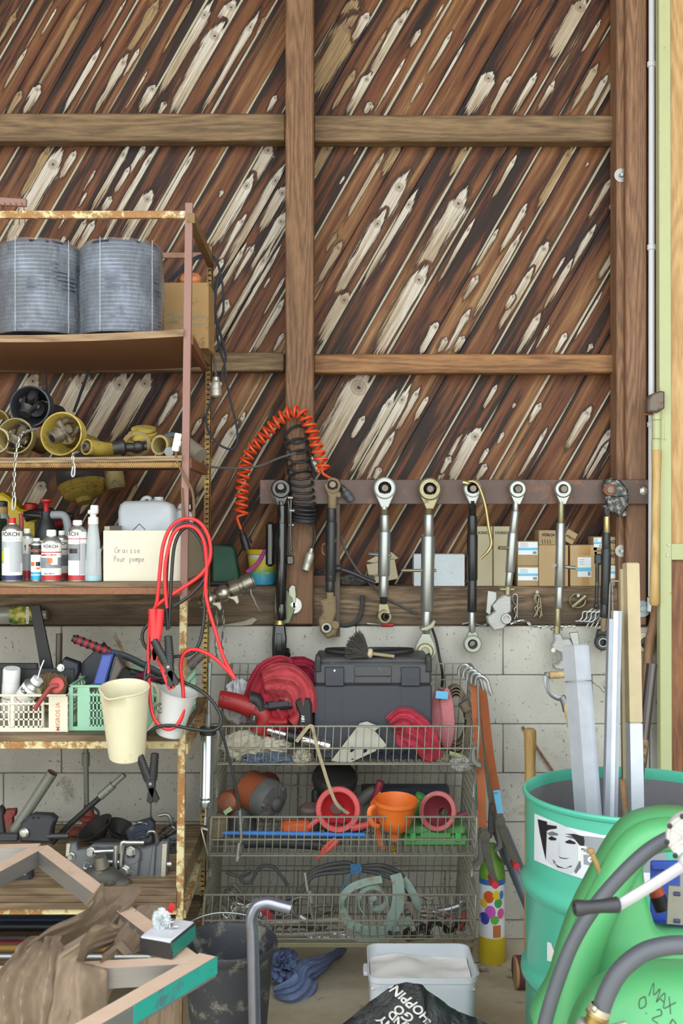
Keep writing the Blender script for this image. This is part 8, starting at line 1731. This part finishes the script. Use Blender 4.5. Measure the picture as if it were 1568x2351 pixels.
for i in range(NG):
    for j in range(NG): m.f([V[i][j],V[i+1][j],V[i+1][j+1],V[i][j+1]])
o=m.build('granules',grain(),T,norm=False);o['kind']='stuff'
T=thing('shopping_bag','black shiny shopping bag with white lettering in the foreground','bag',Vector((P(950,0,2.6).x,2.62,0)))
BG=NT('bag_film');v=BG.obj();n=BG.noise(v,14,7,.7,1.2);n2=BG.noise(v,40,4,.6,.8);BG.b.inputs['Base Color'].default_value=(.012,.012,.014,1);BG.b.inputs['Roughness'].default_value=.28;BG.b.inputs['Specular IOR Level'].default_value=.7;BG.bump(BG.math('ADD',n,BG.math('MULTIPLY',n2,.5)),.7,.02);BG=BG.m
def bagtop(x): # ridge height profile, metres at 2.6
    pts=[(740,2400),(790,2346),(850,2300),(905,2260),(930,2254),(960,2262),(1010,2288),(1060,2320),(1130,2356),(1170,2400)]
    for (a,b),(c_,d_) in zip(pts,pts[1:]):
        if a<=x<=c_: q=(x-a)/(c_-a);return b+(d_-b)*q
    return 2410
def bf(u,v):
    x=740+430*u;p=P(x,bagtop(x),2.66);zt=p.z
    # v 0 back floor -> .5 ridge -> 1 front floor
    if v<.5: q=v/.5;y=2.80-.14*q*q;z=zt*(q**.6)
    else: q=(v-.5)/.5;y=2.66-.20*(q**.7);z=zt*(1-q)**.75 if q<1 else 0
    nn=.010*noise.noise(Vector((u*9,v*9,2)))+.005*noise.noise(Vector((u*24,v*22,7)))
    return (p.x+nn,y-nn*1.2,max(z+nn,.001))
m=MB();m.grid(bf,54,44);m.build('bag_film',BG,T,ang=75)
def bagpt(px,py):
    # front slope point under the pixel
    lo,hi=.5,.98
    u=(px-740)/430
    for _ in range(24):
        mid=(lo+hi)/2;q=Vector(bf(min(max(u,0),1),mid));yy=CY+(EYE-q.z)*F/q.y
        if yy<py: lo=mid
        else: hi=mid
    q=Vector(bf(min(max(u,0),1),(lo+hi)/2));return q
def btext(st,x,y,size,ang):
    ca,sa=cos(ang),sin(ang)
    def fn(co):
        px=x+co.x*ca-co.y*sa;py=y-(co.x*sa+co.y*ca);q=bagpt(px,py);return q+Vector((0,-.004-co.z*.0,.003))
    text(st,size,PAL['W'],T,None,fn=fn,bold=.025)
an=radians(132);btext('SHOPPING',938,2302,28,an);btext('GO',925,2327,28,an);btext('AND',915,2346,28,an)
btext('MY',884,2350,28,an)
# ---------- green spray tank with pump, crank and hoses
GT_=mat('tank_green',(86,166,106),.42,var=.05,dirt=(126,168,124),da=.3,ds=1.5,sub=.1)
T=thing('spray_tank','green plastic tank with hand crank pump and black hoses in the right foreground','spray tank',Vector((.62,2.0,0)))
def smooth_poly(pts,k=6): return [(p.x,p.y) for p in catmull([Vector((x,y,0)) for x,y in pts],k,True)]
d=2.25
m=MB(d);up=smooth_poly([(1262,2420),(1290,2280),(1330,2150),(1380,2046),(1424,1966),(1464,1916),(1510,1894),(1580,1886),(1640,1900),(1640,1960),(1540,1975),(1498,1998),(1498,2050),(1510,2110),(1540,2170),(1640,2200),(1660,2420)])
m.prism(up,-170,-52,b=16);m.build('tank_body',GT_,T,ang=70)
m=MB(d);m.tube([(1292,2480,-40),(1310,2360,-40),(1338,2240,-40),(1370,2140,-40),(1412,2052,-40),(1452,1976,-40),(1496,1936,-40),(1556,1926,-40),(1660,1930,-40)],lambda t:(46-8*t,44),n=24,k=8);m.build('tank_rim',GT_,T,ang=70)
d2=2.05
m=MB(d2)
def sq_(c,R,e=.55,n=64,mr=40):
    rows=[]
    sp=lambda x,p:math.copysign(abs(x)**p,x)
    for i in range(mr+1):
        th=-pi/2+pi*i/mr;rows.append([m.v((c[0]+R[0]*sp(cos(th),e)*sp(cos(2*pi*j/n),e),c[1]+R[1]*sp(sin(th),e),c[2]+R[2]*sp(cos(th),e)*sp(sin(2*pi*j/n),e))) for j in range(n)])
    for i in range(mr): m.skin(rows[i],rows[i+1])
sq_((1560,2560,-40),(262,330,150),.72);m.build('tank_bulge',GT_,T,ang=70,weld=True)
m=MB(d2);m.lathe([(24,-30),(46,-20),(54,0),(58,10),(52,14),(40,6),(30,-6),(22,-20)],(1450,2376,112),(0,-.55,1),36,True);m.build('filler_collar',GT_,T)
m=MB(d2);m.lathe([(0,0),(30,0)],(1450,2378,100),(0,-.55,1),30);m.build('filler_opening',BLK,T)
GUM=mat('hose_rubber',(82,84,90),.5,var=.08,dirt=(134,124,104),da=.2,ds=9)
m=MB(2.08);m.tube([(1620,1880,40),(1560,1900,40),(1515,1918,38),(1468,1950,36),(1410,2006,36),(1352,2076,36),(1308,2150,36),(1276,2230,36),(1248,2320,36),(1228,2420,36)],16.5,n=20,k=8);m.build('suction_hose',GUM,T)
m=MB(1.95);m.tube([(1650,2150,60),(1590,2148,60),(1520,2148,60),(1460,2164,60),(1410,2204,60),(1382,2250,60),(1366,2292,60)],21,n=22,k=8);m.build('delivery_hose',GUM,T)
m=MB(1.95);A=Vector((-.45,1,0)).normalized();o=Vector((1366,2286,60));m.lathe([(23,0),(26,1),(26,16),(23,17)],o,A,24);m.cyl(o+Vector((-18,-6,18)),o+Vector((-24,-2,22)),8,n=12);m.build('hose_clamp',mat('clamp_pale',(190,180,160),.4,.6),T)
m=MB(1.95);m.lathe([(20,14),(27,16),(28,22),(22,24),(21,48),(0,48)],o,A,24);m.build('brass_fitting',mat('brass_dull',(150,124,72),.4,.7,dirt=(110,96,70),da=.3),T)
m=MB(1.95);m.lathe([(0,44),(32,44),(34,48),(34,70),(30,120),(0,120)],o,A,26);m.tube([(1340,2326,60),(1380,2330,70),(1420,2322,70)],lambda t:(10,10),n=12);m.build('valve_body',mat('cast_grey',(168,166,164),.45,.5,dirt=(130,126,120),da=.3),T)
CASTW=mat('cast_alu',(206,202,198),.5,.25,dirt=(160,154,146),da=.25)
m=MB(1.98);m.lathe([(0,-30),(48,-30),(54,-26),(54,0),(50,6),(46,6),(44,0),(20,-2),(0,-2)],(1572,1910,40),(-.35,.0,1),40)
for i in range(6):
    a=2*pi*i/6+.5;m.box((1572+26*cos(a)-4,1910+26*sin(a),42),(40,5,6),R=Matrix.Rotation(a,3,'Z'),b=1)
m.box((1590,1990,0),(50,120,40),b=8);m.build('pump_housing',CASTW,T)
for i in range(4):
    a=2.2+i*.75;m=MB(1.98);m.lathe([(0,0),(6,0),(6,5),(0,6)],(1566+48*cos(a),1910+50*sin(a),44),(-.35,0,1),10);m.build('cap_screw',BLK,T)
m=MB(1.9);m.tube([(1568,1952,70),(1480,2008,70),(1400,2056,70)],lambda t:(13,7),n=8,k=2,flat=(.53,.85,0));m.ball((1562,1956,68),(26,24,16));m.build('crank_arm',mat('crank_alu',(176,174,178),.45,.2),T)
m=MB(1.9);A=Vector((-1,.04,.12)).normalized();m.lathe([(8,96),(9,102),(15,103),(18,99),(18,90),(15,70),(15,40),(17,14),(18,4),(15,0),(0,0)],(1402,2050,78),A,26);m.lathe([(9,103),(8,60),(0,60)],(1402,2050,78),A,20);m.build('crank_handle',mat('handle_black',(48,48,52),.5),T)
m=MB(2.0);
pen=mat('marker_dark',(62,70,62),.8)
def onbulge(x,y):
    # front surface of the bulge under (x,y) in its own frame
    nx=min(abs(x-1560)/262,.999);ny=min(abs(y-2560)/330,.999);e=2/.72
    q=max(0,1-ny**e)
    r=max(0.0,q-nx**e);return Vector((x,y,-40+150*r**(1/e)+1.2))
m=MB(d2)
an=radians(36)
for st,x,y in(('MAX',1492,2244),('0.2 BAR',1462,2262)):
    for pl in hw(st,0,0,26,.78):
        m.tube([onbulge(x+a*cos(an)-b*sin(an),y+a*sin(an)+b*cos(an)) for a,b in pl],1.1,n=5,k=4)
m.build('handwriting',pen,T)
m=MB(2.3);m.tube([(1352,1946,10),(1362,1968,14),(1374,1996,14),(1380,2020,12)],lambda t:5+3*t,n=10);m.tube([(1366,1970,14),(1380,2010,12),(1392,2040,8)],4,n=8);m.ball((1354,1950,12),(9,8,8));m.build('twine_knot',mat('jute',(172,138,88),.95,bump=.9,bs=320),T)
# tank frame foot and blue crate behind it
m=MB();m.box((.78,2.1,.16),(.5,.45,.32),b=.02);m.build('tank_base',GT_,T)
T=thing('blue_crate','blue plastic crate behind the green tank at the right edge','crate',Vector((.86,2.62,0)))
BLU=mat('crate_blue',(54,84,178),.45,dirt=(70,80,110),da=.25)
d=2.5;m=MB(d);yb=YB(.0,d)
m.box((1590,1988,-6),(190,22,14),b=4);m.box((1590,2130,8),(200,26,40),b=5);m.box((1590,2060,-20),(184,140,6),b=2);m.box((1590,(2140+yb)/2,-60),(170,yb-2140,110),b=6);m.build('crate_body',BLU,T)
T=thing('angle_grinder','orange and black angle grinder in the blue crate','power tool',P(1508,2080,2.46));m=MB(2.46);m.lathe([(0,0),(10,0),(16,6),(18,26),(0,28)],(1500,2030,0),(.35,1,.1),20);m.build('gear_head',mat('grinder_orange',(206,90,62),.5),T);m=MB(2.46);m.lathe([(17,26),(18,30),(17,60),(0,62)],(1500,2030,0),(.35,1,.1),20);m.build('body',BLKD,T)
T=thing('steel_bracket','grey steel bracket with slots at the right edge before the blue crate','bracket',P(1556,2130,2.35));m=MB(2.35);m.prism([(1534,2032),(1640,2040),(1640,2128),(1530,2120)],-3,3,b=.6);m.build('plate',mat('bracket_grey',(150,142,132),.5,.4,dirt=(120,112,100),da=.3),T)
for y in(2050,2112): m=MB(2.35);m.tube([(1546,y,3.2),(1560,y+1,3.2)],5,n=10,k=1);m.build('slot',mat('slot_blue',(50,58,92),.6),T)
